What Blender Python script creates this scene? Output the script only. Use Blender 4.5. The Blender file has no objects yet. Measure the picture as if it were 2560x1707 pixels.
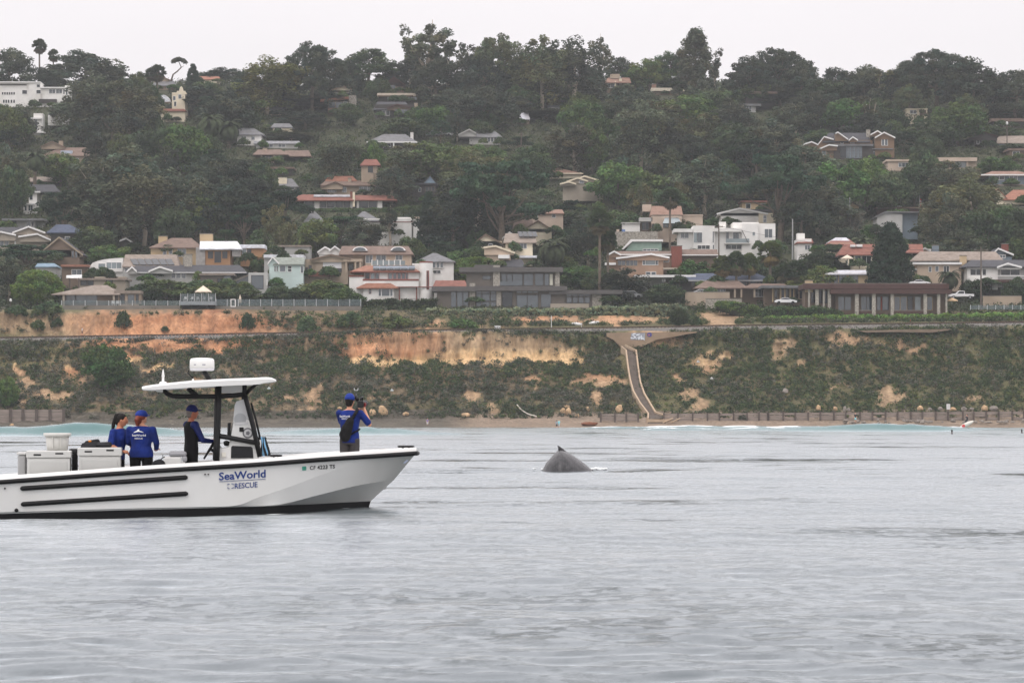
import bpy,math,random
import numpy as np
from mathutils import Vector,Matrix,Euler

# ------------------------------------------------------------------ camera, sky, sun, exposure
SC = bpy.context.scene
COL = SC.collection
F,HZ,CH = 8000.0,1046.0,1.7           # focal length in photo pixels, horizon row, eye height above the water (m)
cam = bpy.data.cameras.new("camera"); camo = bpy.data.objects.new("camera",cam); COL.objects.link(camo)
camo.location = (0,0,CH); camo.rotation_euler = (math.radians(90),0,0)
cam.sensor_width = 36; cam.lens = 36 * F / 2560; cam.shift_y = (HZ - 853.5) / 2560
cam.clip_start = 0.5; cam.clip_end = 6000
SC.camera = camo
SC.render.engine = 'CYCLES'
SC.view_settings.view_transform = 'Standard'; SC.view_settings.look = 'None'
SC.view_settings.exposure = 0.07; SC.view_settings.gamma = 1.0
SC.cycles.volume_bounces = 1; SC.cycles.max_bounces = 8
SC.cycles.use_denoising = True

SUN_EL,SUN_AZ = math.radians(52),math.radians(215)     # high thin-cloud sun behind the camera's shoulder
world = bpy.data.worlds.new("World"); SC.world = world; world.use_nodes = True
wn,wl = world.node_tree.nodes,world.node_tree.links
wn.clear()
wo = wn.new('ShaderNodeOutputWorld'); bg = wn.new('ShaderNodeBackground')
sky = wn.new('ShaderNodeTexSky'); sky.sky_type = 'NISHITA'; sky.sun_disc = False
sky.sun_elevation = SUN_EL; sky.sun_rotation = SUN_AZ; sky.dust_density = 5; sky.air_density = 1.0
tc = wn.new('ShaderNodeTexCoord'); sp = wn.new('ShaderNodeSeparateXYZ')
wl.new(tc.outputs['Generated'],sp.inputs[0])
# a closed overcast deck (standard overcast sky: luminance rises steadily from horizon to zenith, the same all round)
mz = wn.new('ShaderNodeMath'); mz.operation = 'MAXIMUM'; mz.inputs[1].default_value = 0.0; wl.new(sp.outputs['Z'],mz.inputs[0])
ma = wn.new('ShaderNodeMath'); ma.operation = 'MULTIPLY_ADD'; ma.inputs[1].default_value = 1.7; ma.inputs[2].default_value = 1.0; wl.new(mz.outputs[0],ma.inputs[0])
cr = wn.new('ShaderNodeVectorMath'); cr.operation = 'SCALE'; cr.inputs[0].default_value = (0.785,0.752,0.770); 
nzw = wn.new('ShaderNodeTexNoise'); nzw.inputs['Scale'].default_value = 3.0; nzw.inputs['Detail'].default_value = 4; mpw = wn.new('ShaderNodeMapping'); mpw.inputs['Scale'].default_value = (1,1,4); wl.new(tc.outputs['Generated'],mpw.inputs[0]); wl.new(mpw.outputs[0],nzw.inputs['Vector'])
mrw = wn.new('ShaderNodeMapRange'); mrw.inputs[1].default_value = .3; mrw.inputs[2].default_value = .7; mrw.inputs[3].default_value = .955; mrw.inputs[4].default_value = 1.03; wl.new(nzw.outputs[0],mrw.inputs[0])
mmw = wn.new('ShaderNodeMath'); mmw.operation = 'MULTIPLY'; wl.new(ma.outputs[0],mmw.inputs[0]); wl.new(mrw.outputs[0],mmw.inputs[1]); wl.new(mmw.outputs[0],cr.inputs[3])
sc_ = wn.new('ShaderNodeVectorMath'); sc_.operation = 'SCALE'; sc_.inputs[3].default_value = 0.10
wl.new(sky.outputs[0],sc_.inputs[0])
mx = wn.new('ShaderNodeMix'); mx.data_type = 'RGBA'; mx.inputs[0].default_value = 0.96
wl.new(sc_.outputs[0],mx.inputs[6]); wl.new(cr.outputs[0],mx.inputs[7])
wl.new(mx.outputs[2],bg.inputs[0]); bg.inputs[1].default_value = 1.0
wl.new(bg.outputs[0],wo.inputs[0])

sun = bpy.data.lights.new("sun",'SUN'); suno = bpy.data.objects.new("sun",sun); COL.objects.link(suno)
sun.energy = 0.6; sun.angle = math.radians(25); sun.color = (1.0,0.97,0.92)
# direction the light travels: from az 215 (behind, over the left shoulder) downwards
sd = Vector((-0.45 * math.cos(SUN_EL),-0.89 * math.cos(SUN_EL),math.sin(SUN_EL)))
suno.rotation_euler = sd.to_track_quat('Z','Y').to_euler()
suno.location = (0,0,200)

# ------------------------------------------------------------------ helpers
RNG = np.random.default_rng(7)
random.seed(7)
TILES = dict(S=(0,0,1),F=(0,0,.91875),U1=(0,40,3.675),U2=(640,20,3.564),U3=(1280,40,3.675),U4=(1920,80,3.675),
             M1=(0,440,3.675),M2=(640,380,3.675),M3=(1280,420,3.675),M4=(1920,420,3.675),
             B1=(0,740,3.675),B2=(640,740,3.675),B3=(1280,740,3.675),B4=(1920,740,3.675),
             T1=(0,860,3.409),T2=(440,860,3.409),T3=(220,960,5.6),TC=(800,960,8.7125),TW=(1300,1080,7.84))

def tpx(t,x,y):
    o = TILES[t]; return o[0] + x / o[2],o[1] + y / o[2]

def W(px,py,Y):
    return Vector(((px - 1280) / F * Y,Y,CH + (HZ - py) / F * Y))

def mesh_np(name,V,faces,smooth=False):
    V = np.asarray(V,dtype=np.float32)
    me = bpy.data.meshes.new(name)
    if isinstance(faces,np.ndarray):
        n,k = faces.shape
        me.vertices.add(len(V)); me.vertices.foreach_set('co',V.ravel())
        me.loops.add(n * k); me.loops.foreach_set('vertex_index',faces.astype(np.int32).ravel())
        me.polygons.add(n)
        me.polygons.foreach_set('loop_start',np.arange(0,n * k,k,dtype=np.int32))
        try: me.polygons.foreach_set('loop_total',np.full(n,k,dtype=np.int32))
        except Exception: pass
        if smooth: me.polygons.foreach_set('use_smooth',np.ones(n,dtype=bool))
        me.update(calc_edges=True)
    else:
        me.from_pydata([tuple(map(float,v)) for v in V],[],faces)
        if smooth:
            for p in me.polygons: p.use_smooth = True
    return me

def obj(name,me,mat=None,parent=None,loc=None):
    o = bpy.data.objects.new(name,me); COL.objects.link(o)
    if mat is not None and me is not None:
        for m in (mat if isinstance(mat,(list,tuple)) else [mat]):
            me.materials.append(m)
    if parent is not None: o.parent = parent
    if loc is not None: o.location = loc
    return o

def tag(o,label=None,cat=None,group=None,kind=None):
    if label: o['label'] = label
    if cat: o['category'] = cat
    if group: o['group'] = group
    if kind: o['kind'] = kind
    return o

def empty(name,loc,rz=0.0):
    o = bpy.data.objects.new(name,None); COL.objects.link(o)
    o.location = loc; o.rotation_euler = (0,0,rz); o.empty_display_size = .2
    return o

class MB:
    """collects shapes; build() links them as one mesh"""
    def __init__(s,org=(0,0,0)):
        s.v = []; s.f = []; s.o = Vector(org)
    def add(s,vs,fs):
        n = len(s.v); s.v += [Vector(v) - s.o for v in vs]; s.f += [tuple(i + n for i in f) for f in fs]; return s
    def box(s,x0,x1,y0,y1,z0,z1):
        return s.add([(x0,y0,z0),(x1,y0,z0),(x1,y1,z0),(x0,y1,z0),(x0,y0,z1),(x1,y0,z1),(x1,y1,z1),(x0,y1,z1)],
                     [(3,2,1,0),(4,5,6,7),(0,1,5,4),(1,2,6,5),(2,3,7,6),(3,0,4,7)])
    def prism(s,front,dvec):
        """polygon (list of points, counter-clockwise seen from the front) swept by dvec"""
        n = len(front); d = Vector(dvec); a = [Vector(p) for p in front]; b = [p + d for p in a]
        return s.add(a + b,[tuple(range(n)),tuple(range(2 * n - 1,n - 1,-1))] + [((i + 1) % n,i,n + i,n + (i + 1) % n) for i in range(n)])
    def tube(s,path,r,seg=8,cap=True):
        path = [Vector(p) for p in path]; n = len(path)
        rr = r if isinstance(r,(list,tuple)) else [r] * n
        rings = []; ref = None
        for i,p in enumerate(path):
            t = (path[min(i + 1,n - 1)] - path[max(i - 1,0)]).normalized()
            if ref is None:
                ref = t.orthogonal().normalized()
            u = (ref - t * ref.dot(t))
            u = u.normalized() if u.length > 1e-6 else t.orthogonal().normalized()
            ref = u; w = t.cross(u)
            rings.append([p + (u * math.cos(a) + w * math.sin(a)) * rr[i] for a in [2 * math.pi * k / seg for k in range(seg)]])
        vs = [q for g in rings for q in g]
        fs = [(i * seg + k,i * seg + (k + 1) % seg,(i + 1) * seg + (k + 1) % seg,(i + 1) * seg + k) for i in range(n - 1) for k in range(seg)]
        if cap: fs += [tuple(range(seg - 1,-1,-1)),tuple((n - 1) * seg + k for k in range(seg))]
        return s.add(vs,fs)
    def lathe(s,c,prof,seg=20,axis='z'):
        """prof: list of (radius, height)"""
        c = Vector(c); vs = []
        for r,h in prof:
            for k in range(seg):
                a = 2 * math.pi * k / seg
                if axis == 'z': vs.append(c + Vector((r * math.cos(a),r * math.sin(a),h)))
                elif axis == 'y': vs.append(c + Vector((r * math.cos(a),h,r * math.sin(a))))
                else: vs.append(c + Vector((h,r * math.cos(a),r * math.sin(a))))
        n = len(prof)
        fs = [(i * seg + k,i * seg + (k + 1) % seg,(i + 1) * seg + (k + 1) % seg,(i + 1) * seg + k) for i in range(n - 1) for k in range(seg)]
        fs += [tuple(range(seg - 1,-1,-1)),tuple((n - 1) * seg + k for k in range(seg))]
        return s.add(vs,fs)
    def mesh(s,name,smooth=False):
        me = bpy.data.meshes.new(name); me.from_pydata([tuple(v) for v in s.v],[],s.f); me.update()
        if smooth:
            for p in me.polygons: p.use_smooth = True
        return me
    def build(s,name,mat,parent=None,smooth=False,loc=None,bevel=0):
        o = obj(name,s.mesh(name,smooth),mat,parent,loc)
        if bevel:
            b = o.modifiers.new('bevel','BEVEL'); b.width = bevel; b.segments = 2; b.limit_method = 'ANGLE'
        return o

# ------------------------------------------------------------------ numpy noise
_perm = RNG.random((64,64,64)).astype(np.float32)
def vnoise(x,y,z):
    xi = np.floor(x).astype(int); yi = np.floor(y).astype(int); zi = np.floor(z).astype(int)
    fx = x - xi; fy = y - yi; fz = z - zi
    fx = fx * fx * (3 - 2 * fx); fy = fy * fy * (3 - 2 * fy); fz = fz * fz * (3 - 2 * fz)
    def g(a,b,c): return _perm[(xi + a) % 64,(yi + b) % 64,(zi + c) % 64]
    c00 = g(0,0,0) * (1 - fx) + g(1,0,0) * fx; c10 = g(0,1,0) * (1 - fx) + g(1,1,0) * fx
    c01 = g(0,0,1) * (1 - fx) + g(1,0,1) * fx; c11 = g(0,1,1) * (1 - fx) + g(1,1,1) * fx
    return ((c00 * (1 - fy) + c10 * fy) * (1 - fz) + (c01 * (1 - fy) + c11 * fy) * fz) * 2 - 1
def fbm(x,y,z,oct=4,gain=.5):
    x = np.asarray(x,float); y = np.asarray(y,float) + 0 * x; z = np.asarray(z,float) + 0 * x
    s = 0; a = 1.0
    for i in range(oct):
        s = s + a * vnoise(x + 7.3 * i,y + 3.1 * i,z + 5.7 * i); a *= gain; x = x * 2; y = y * 2; z = z * 2
    return s

# ------------------------------------------------------------------ materials
MATS = {}
def srgb(r,g,b):
    f = lambda c: (c / 255 / 12.92) if c / 255 <= .04045 else ((c / 255 + .055) / 1.055) ** 2.4
    return (f(r),f(g),f(b))
def M(name,col=None,rough=.75,var=.12,scale=2.0,bump=0.0,bscale=None,metal=0.0,ior=1.45,stretch=(1,1,1),trans=0.0,dirt=0.0):
    if name in MATS: return MATS[name]
    m = bpy.data.materials.new(name); m.use_nodes = True
    n,l = m.node_tree.nodes,m.node_tree.links
    b = n['Principled BSDF']
    b.inputs['Roughness'].default_value = rough; b.inputs['Metallic'].default_value = metal; b.inputs['IOR'].default_value = ior
    geo = n.new('ShaderNodeNewGeometry'); mp = n.new('ShaderNodeMapping'); mp.inputs['Scale'].default_value = stretch
    l.new(geo.outputs['Position'],mp.inputs[0])
    nz = n.new('ShaderNodeTexNoise'); nz.inputs['Scale'].default_value = scale; nz.inputs['Detail'].default_value = 5
    l.new(mp.outputs[0],nz.inputs['Vector'])
    rp = n.new('ShaderNodeValToRGB')
    c = col
    rp.color_ramp.elements[0].position = .3; rp.color_ramp.elements[0].color = (*[x * (1 - var) for x in c],1)
    rp.color_ramp.elements[1].position = .7; rp.color_ramp.elements[1].color = (*[min(1,x * (1 + var)) for x in c],1)
    l.new(nz.outputs[0],rp.inputs[0])
    out = rp.outputs[0]
    if dirt:
        n2 = n.new('ShaderNodeTexNoise'); n2.inputs['Scale'].default_value = scale * .35; n2.inputs['Detail'].default_value = 8
        l.new(mp.outputs[0],n2.inputs['Vector'])
        r2 = n.new('ShaderNodeValToRGB'); r2.color_ramp.elements[0].position = .45; r2.color_ramp.elements[1].position = .75
        r2.color_ramp.elements[0].color = (1,1,1,1); r2.color_ramp.elements[1].color = (1 - dirt,1 - dirt * 1.1,1 - dirt * 1.25,1)
        l.new(n2.outputs[0],r2.inputs[0])
        mm = n.new('ShaderNodeMix'); mm.data_type = 'RGBA'; mm.blend_type = 'MULTIPLY'; mm.inputs[0].default_value = 1
        l.new(out,mm.inputs[6]); l.new(r2.outputs[0],mm.inputs[7]); out = mm.outputs[2]
    l.new(out,b.inputs['Base Color'])
    if bump:
        nb = n.new('ShaderNodeTexNoise'); nb.inputs['Scale'].default_value = bscale or scale * 4; nb.inputs['Detail'].default_value = 6
        l.new(mp.outputs[0],nb.inputs['Vector'])
        bp = n.new('ShaderNodeBump'); bp.inputs['Strength'].default_value = 1; bp.inputs['Distance'].default_value = bump
        l.new(nb.outputs[0],bp.inputs['Height']); l.new(bp.outputs[0],b.inputs['Normal'])
    MATS[name] = m
    return m

def M_attr(name,rough=.9,bump=.05,bscale=2.0,var=.25,nscale=1.2,stretch=(1,1,1),base=(1,1,1),trans=0.0,objrand=0.0):
    """colour from the mesh's own 'col' attribute, broken up by noise; optional translucency for leaves"""
    if name in MATS: return MATS[name]
    m = bpy.data.materials.new(name); m.use_nodes = True
    n,l = m.node_tree.nodes,m.node_tree.links
    b = n['Principled BSDF']; b.inputs['Roughness'].default_value = rough; b.inputs['Specular IOR Level'].default_value = .25
    at = n.new('ShaderNodeAttribute'); at.attribute_name = 'col'
    geo = n.new('ShaderNodeNewGeometry'); mp = n.new('ShaderNodeMapping'); mp.inputs['Scale'].default_value = stretch
    l.new(geo.outputs['Position'],mp.inputs[0])
    nz = n.new('ShaderNodeTexNoise'); nz.inputs['Scale'].default_value = nscale; nz.inputs['Detail'].default_value = 6
    l.new(mp.outputs[0],nz.inputs['Vector'])
    mr = n.new('ShaderNodeMapRange'); mr.inputs[1].default_value = .25; mr.inputs[2].default_value = .75
    mr.inputs[3].default_value = 1 - var; mr.inputs[4].default_value = 1 + var
    l.new(nz.outputs[0],mr.inputs[0])
    s1 = n.new('ShaderNodeVectorMath'); s1.operation = 'SCALE'
    l.new(at.outputs['Color'],s1.inputs[0]); l.new(mr.outputs[0],s1.inputs[3])
    s2 = n.new('ShaderNodeVectorMath'); s2.operation = 'MULTIPLY'; s2.inputs[1].default_value = base
    l.new(s1.outputs[0],s2.inputs[0])
    out = s2.outputs[0]
    if objrand:
        oi = n.new('ShaderNodeObjectInfo'); hs = n.new('ShaderNodeHueSaturation')
        m1 = n.new('ShaderNodeMapRange'); m1.inputs[3].default_value = 1 - objrand; m1.inputs[4].default_value = 1 + objrand
        m2 = n.new('ShaderNodeMapRange'); m2.inputs[3].default_value = .5 - objrand * .05; m2.inputs[4].default_value = .5 + objrand * .06
        mt = n.new('ShaderNodeMath'); mt.operation = 'FRACT'; mk = n.new('ShaderNodeMath'); mk.operation = 'MULTIPLY'; mk.inputs[1].default_value = 7.31
        l.new(oi.outputs['Random'],m1.inputs[0]); l.new(oi.outputs['Random'],mk.inputs[0]); l.new(mk.outputs[0],mt.inputs[0]); l.new(mt.outputs[0],m2.inputs[0])
        l.new(m1.outputs[0],hs.inputs['Value']); l.new(m2.outputs[0],hs.inputs['Hue']); l.new(out,hs.inputs['Color']); out = hs.outputs[0]
    l.new(out,b.inputs['Base Color'])
    if trans:
        tb = n.new('ShaderNodeBsdfTranslucent'); ms = n.new('ShaderNodeMixShader'); ms.inputs[0].default_value = trans
        l.new(out,tb.inputs[0]); l.new(b.outputs[0],ms.inputs[1]); l.new(tb.outputs[0],ms.inputs[2])
        l.new(ms.outputs[0],n['Material Output'].inputs[0])
    elif bump:
        nb = n.new('ShaderNodeTexNoise'); nb.inputs['Scale'].default_value = bscale; nb.inputs['Detail'].default_value = 8
        l.new(mp.outputs[0],nb.inputs['Vector'])
        bp = n.new('ShaderNodeBump'); bp.inputs['Distance'].default_value = bump
        l.new(nb.outputs[0],bp.inputs['Height']); l.new(bp.outputs[0],b.inputs['Normal'])
    MATS[name] = m
    return m

def set_col(me,C):
    """per-vertex colours (n,3)"""
    a = me.color_attributes.new('col','FLOAT_COLOR','POINT')
    C4 = np.ones((len(C),4),np.float32); C4[:,:3] = C
    a.data.foreach_set('color',C4.ravel())
# ------------------------------------------------------------------ the land: beach, bluff, hillside (profile swept along the shore)
ST = np.array([-900,0,400,820,1060,1350,1560,1800,2240,2560,3460],float)      # photo columns of the stations
def _e(a): return np.array([a[0]] + a + [a[-1]],float)
PROF = [  # (distance in m, photo row at each station)
    (560.,None,-1.5),(598.,None,-.35),(612.,None,.05),(620.,None,.8),
    (627.,_e([1048,1048,1046,1044,1041,1038,1034,1032,1032]),None),
    (631.,_e([1014,1012,1008,1006,1003,1002,1000,997,997]),None),
    (639.,_e([953,943,932,927,930,938,935,930,930]),None),
    (645.5,_e([884,886,893,900,893,884,866,862,866]),None),
    (648.,_e([855,855,840,828,831,838,831,827,820]),None),
    (652.,_e([851,846,838,830,829,828,825,820,815]),None),
    (658.,_e([847,840,834,829,824,821.5,817,812,808]),None),
    (660.,_e([845,837,831,823,819,816,812,806,804]),None),
    (664.5,_e([779,783,792,801,802,799,801,800,799]),None),
    (676.,_e([771,771,773,777,781,776,784,785,783]),None),
]
HILL_Y = np.array([676,690,702,722,748,776,836,900,970,1030,1075,1130,1300.])
HILL_PY = np.array([777,765,742,702,650,600,500,400,300,232,206,222,330.])
def Yg(py):
    """distance of the hillside ground seen at photo row py"""
    if py >= 777: return float(np.interp(py,[777,787,802],[676,670,664]))
    return float(np.interp(-py,-HILL_PY[:11],HILL_Y[:11]))

def xs_of(px,Y): return (px - 1280) / F * Y
CX = np.concatenate([np.arange(-330,-122,4.0),np.arange(-122,122.01,.42),np.arange(126,331,4.0)])
rows = []; rz = []; rkind = []
cp = []
for Yv,pyv,z in PROF:
    if z is not None: zz = np.full_like(CX,z)
    else: zz = CH + (HZ - np.interp(CX,(ST - 1280) / F * Yv,pyv)) / F * Yv
    cp.append((np.full_like(CX,Yv),zz))
for Yv,pyv in list(zip(HILL_Y,HILL_PY))[1:]:
    cp.append((np.full_like(CX,Yv),np.full_like(CX,CH + (HZ - pyv) / F * Yv)))
NSEG = [4,6,5,5,10,26,26,14,6,5,4,16,8] + [8,6,8,9,9,16,16,16,14,10,8,8]
PY_,PZ_,SEG = [],[],[]
for i,ns in enumerate(NSEG):
    for k in range(ns):
        t = k / ns
        PY_.append(cp[i][0] * (1 - t) + cp[i + 1][0] * t); PZ_.append(cp[i][1] * (1 - t) + cp[i + 1][1] * t); SEG.append(i + t)
PY_.append(cp[-1][0]); PZ_.append(cp[-1][1]); SEG.append(len(NSEG))
PY_ = np.array(PY_); PZ_ = np.array(PZ_); SEG = np.array(SEG); XX = np.tile(CX,(len(SEG),1))
# soften the kinks
for _ in range(2):
    PZ_[1:-1] = .25 * PZ_[:-2] + .5 * PZ_[1:-1] + .25 * PZ_[2:]; PY_[1:-1] = .25 * PY_[:-2] + .5 * PY_[1:-1] + .25 * PY_[2:]
# erosion: gullies and flutes pushed in and out along the depth axis, strongest on the steep bands
def band(a,b,s=.6):
    return (1 / (1 + np.exp(-(SEG - a) / s * 4)) * 1 / (1 + np.exp((SEG - b) / s * 4)))[:,None]
big = fbm(XX / 16,PZ_ / 26,XX * 0 + 3,3)
gul = np.abs(fbm(XX / 5,PZ_ / 14,XX * 0 + 9,3)) - .35
flute = np.abs(fbm(XX / 1.7,PZ_ / 9,XX * 0 + 1,3)) - .3
ledge = fbm(XX / 9,PZ_ / .9,XX * 0 + 6,2)
damp = 1 - .92 * (np.exp(-((XX - 25.5) / 9.5) ** 6)) * band(3.5,9,.8) - .9 * np.exp(-((XX - 80) / 13.) ** 6) * band(6.6,9,.5)
PY_ += damp * (band(4,8.6) * (big * 2.2 + gul * 1.6) + band(6.4,8.3) * (flute * 2.3 + ledge * .45) + band(4,6.4) * (flute * .5 + ledge * .3))
leftc = 1 / (1 + np.exp((XX - (-42)) / 4))
PY_ += band(11,12.4) * (big * .8 + flute * 2.0 * leftc + gul * 1.0)
PZ_ += band(13,40) * (fbm(XX / 22,PY_ / 22,XX * 0,3) * .25 - .35)
PZ_ += band(8,9,.3) * (fbm(XX / 6,PY_ / 6,XX * 0 + 2,2) * .5)
PZ_ += band(2.6,4.4) * (fbm(XX / 3.5,PY_ / 1.2,XX * 0 + 4,3) * .32) * np.clip(-XX / 20 + .3,.05,1)
def groundz(X,Y):
    """height of the hillside (Y > 676)"""
    py = np.interp(Y,HILL_Y,HILL_PY); return CH + (HZ - py) / F * Y

def pxpy(X,Y,Z): return 1280 + X / Y * F,HZ - (Z - CH) / Y * F
PXg,PYg = pxpy(XX,PY_,PZ_)

# bare ground on the bluff: (centre column, centre row, half width, half height), in photo pixels
BARE = [(350,812,385,38),(30,805,60,28),(420,860,270,17),(60,948,18,16),(38,915,14,12),(52,985,14,30),(190,930,25,20),(402,920,28,9),
        (1040,866,220,46),(1240,872,195,48),(1180,898,230,16),(900,880,70,26),(1370,890,120,30),(1000,905,90,12),
        (780,990,17,34),(927,995,24,10),(738,998,22,7),(1180,990,26,18),(1240,1018,20,18),(1088,808,26,16),
        (1340,955,18,18),(1500,948,60,17),(1490,990,16,28),(1768,910,30,20),(1818,890,30,15),(1730,985,26,18),(1748,1012,26,14),(1705,950,14,8),
        (1955,868,44,30),(2115,848,62,16),(2250,858,34,20),(2225,993,44,22),(2432,998,26,11),(2084,965,13,8),(2010,905,12,18),(2290,880,30,10),
        (1620,845,110,22),(1810,790,52,30),(1560,798,130,9),(1380,800,110,9),(440,1040,500,10),(130,985,60,14),(480,960,40,14),(560,990,30,12),(330,900,20,14)]
def bare_at(px,py):
    m = np.zeros_like(px,float)
    wx = fbm(px / 26,py / 26,px * 0 + 1.5,3) * 30; wy = fbm(px / 26,py / 26,px * 0 + 8.5,3) * 17
    for cx,cy,rx,ry in BARE:
        d = np.sqrt(((px + wx - cx) / rx) ** 2 + ((py + wy - cy) / ry) ** 2)
        m = np.maximum(m,np.clip((1.12 - d) / .45,0,1))
    return m
bare = bare_at(PXg,PYg)
# rock and soil colours, by stratum
n1 = fbm(XX / 7,PZ_ / 2.2,PY_ / 7,4); n2 = fbm(XX / 2.5,PZ_ / .8,PY_ / 3,3); n3 = fbm(XX / 25,PZ_ / 9,PY_ * 0 + 2,3)
orange = np.array(srgb(176,130,96)); rust = np.array(srgb(148,100,70)); pale = np.array(srgb(198,166,124)); tan = np.array(srgb(158,134,106)); soil = np.array(srgb(104,92,72)); sand = np.array(srgb(134,118,102)); rock = np.array(srgb(88,82,72))
def mixc(a,b,t): return a * (1 - t[...,None]) + b * t[...,None]
C = np.broadcast_to(orange,XX.shape + (3,)).copy()
C = mixc(C,np.broadcast_to(rust,C.shape),np.clip(n1 * .9 + .1,0,1))
C = mixc(C,np.broadcast_to(tan,C.shape),np.clip(n3 * 1.3 + .15,0,1))
palem = np.clip(1 - np.abs(PZ_ - (13.2 + n3 * 1.0 + np.clip(n1,-1,1) * .6)) / 1.7,0,1) * (SEG[:,None] < 8.5)
C = mixc(C,np.broadcast_to(pale,C.shape),np.clip(palem * 1.6,0,1))
low = np.clip((11.2 - PZ_) / 2.5,0,1)
C = mixc(C,np.broadcast_to(tan * 1.02,C.shape),low * .85)
C = mixc(C,np.broadcast_to(tan * .92,C.shape),np.clip((XX - 30) / 15,0,.8))
soil = mixc(np.broadcast_to(soil,C.shape),np.broadcast_to(np.array(srgb(78,82,52)),C.shape),np.clip(.35 + n3 + np.clip((XX - 5) / 30,0,.45),0,.9))
C = mixc(C,soil,np.clip(1 - bare,0,1) * .88)
C = mixc(C,np.broadcast_to(rock,C.shape),np.clip((SEG[:,None] < 4.6) * (1.25 - np.clip((XX + 14) / 8,0,2)),0,1))
rock_ = np.broadcast_to(rock,C.shape) * (1 + .35 * np.clip(fbm(XX / 6,PZ_ / .25,PY_ / 1.2,3),-1,1))[...,None]; rm_ = np.clip((SEG[:,None] < 4.5) * (1.25 - np.clip((XX + 14) / 8,0,2)),0,1); C = mixc(C,rock_,rm_)
C = mixc(C,np.broadcast_to(sand,C.shape),np.clip((SEG[:,None] < 4.3) * np.clip((XX + 14) / 8,0,1),0,1))
C = mixc(C,np.broadcast_to(np.array(srgb(62,64,44)),C.shape),np.clip((SEG[:,None] - 13.2) / .6,0,1))
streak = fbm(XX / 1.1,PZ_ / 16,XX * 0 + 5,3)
C *= (1 + .16 * n2 - .34 * np.clip(streak,-.5,1) * np.clip(bare,0,1))[...,None]  # dark vertical streaks: rust stain, deepened to stand in for gully shade
# red cut banks up the hill
for (cx,cy,rx,ry) in [(1505,355,10,14),(1570,362,16,28),(1770,366,16,8)]:
    m = np.clip((1.2 - np.sqrt(((PXg - cx) / rx) ** 2 + ((PYg - cy) / ry) ** 2)) / .3,0,1); C = mixc(C,np.broadcast_to(rust * 1.2,C.shape),m)

land_m = M_attr('sandstone_and_soil',rough=.95,bump=.55,bscale=.9,var=.34,nscale=.8,stretch=(2.0,2.0,.4))
def grid_part(name,r0,r1):
    sl = slice(r0,r1 + 1); V = np.stack([XX[sl],PY_[sl],PZ_[sl]],-1); nr,nc = V.shape[:2]
    idx = np.arange(nr * nc).reshape(nr,nc)
    Fq = np.stack([idx[:-1,:-1],idx[:-1,1:],idx[1:,1:],idx[1:,:-1]],-1).reshape(-1,4)
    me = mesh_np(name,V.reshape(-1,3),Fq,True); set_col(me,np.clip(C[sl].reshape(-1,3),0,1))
    return obj(name,me,land_m)
rb = [int(np.argmax(SEG >= s)) for s in (4,13)]
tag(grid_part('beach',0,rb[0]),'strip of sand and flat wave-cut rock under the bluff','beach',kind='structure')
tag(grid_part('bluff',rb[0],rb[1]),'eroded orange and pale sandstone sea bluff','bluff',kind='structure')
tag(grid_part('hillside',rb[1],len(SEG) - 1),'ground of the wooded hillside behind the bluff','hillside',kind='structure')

# lookup of the bluff surface: for a photo point, where the ray meets the land (first hit along depth)
def bluff_hit(px,py):
    """first point of the land seen along the ray of a photo point"""
    X0 = (px - 1280) / F
    for r in range(rb[0] - 4,len(SEG) - 1):
        Yv = PY_[r].mean(); c = int(np.clip(np.searchsorted(CX,X0 * Yv),0,len(CX) - 1))
        Yc = PY_[r,c]; row = HZ - (PZ_[r,c] - CH) / Yc * F
        if row <= py: return Vector((X0 * Yc,Yc,PZ_[r,c]))
    return Vector((X0 * 660,660,CH + (HZ - py) / F * 660))

# ------------------------------------------------------------------ the sea
def sea_height(X,Y,dy):
    """sum of sines in world space; a component fades where the mesh is too coarse for it"""
    r = np.random.default_rng(11); z = np.zeros_like(X)
    patch = np.clip(.75 + .55 * fbm(X / 17,Y / 60,X * 0 + 2,3),.25,1.5)
    calm = np.clip((Y - 60) / 40,0,1) * np.clip((330 - Y) / 120,0,1)
    specs = [(14,30,5,.0045),(5,12,8,.0035),(1.6,4.5,16,.0042),(.5,1.5,26,.010),(.2,.5,22,.017)]
    for lo,hi,n,slope in specs:
        for _ in range(n):
            lam = math.exp(r.uniform(math.log(lo),math.log(hi))); k = 2 * math.pi / lam
            th = math.radians(90) + r.normal(0,.75 if lam < 5 else .55)
            amp = slope / k * (1.6 if lam < 5 else 1.2)
            w = np.clip((lam / (dy * 2.2) - .6),0,1)
            pm = patch * (1 - .55 * calm) if lam < 1.6 else 1.0
            ph = r.uniform(0,6.28)
            warp = 0 if lam < 1 else lam * .25 * np.sin((X * math.sin(th) - Y * math.cos(th)) / (lam * 1.7) + ph * 2)
            s = np.sin(k * (X * math.cos(th) + Y * math.sin(th) + warp) + ph)
            z += amp * w * pm * (s if lam < 1.6 else (s + .25 * np.cos(2 * np.arcsin(np.clip(s,-1,1)))))
    return z
nX = 430
ys = np.concatenate([9 * np.exp(np.linspace(0,math.log(292 / 9),640)),np.arange(292.6,535,.62),np.arange(536,642,2.0)]); nY = len(ys); us = np.linspace(-1,1,nX)
SY = np.repeat(ys[:,None],nX,1); SX = us[None,:] * (SY * .24 + 12)
dY = np.gradient(ys)[:,None] + 0 * SX
SZ = sea_height(SX,SY,np.maximum(dY,np.gradient(SX,axis=1)))
foam = np.zeros_like(SX)
def spx(px,Y): return (px - 1280) / F * Y
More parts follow.
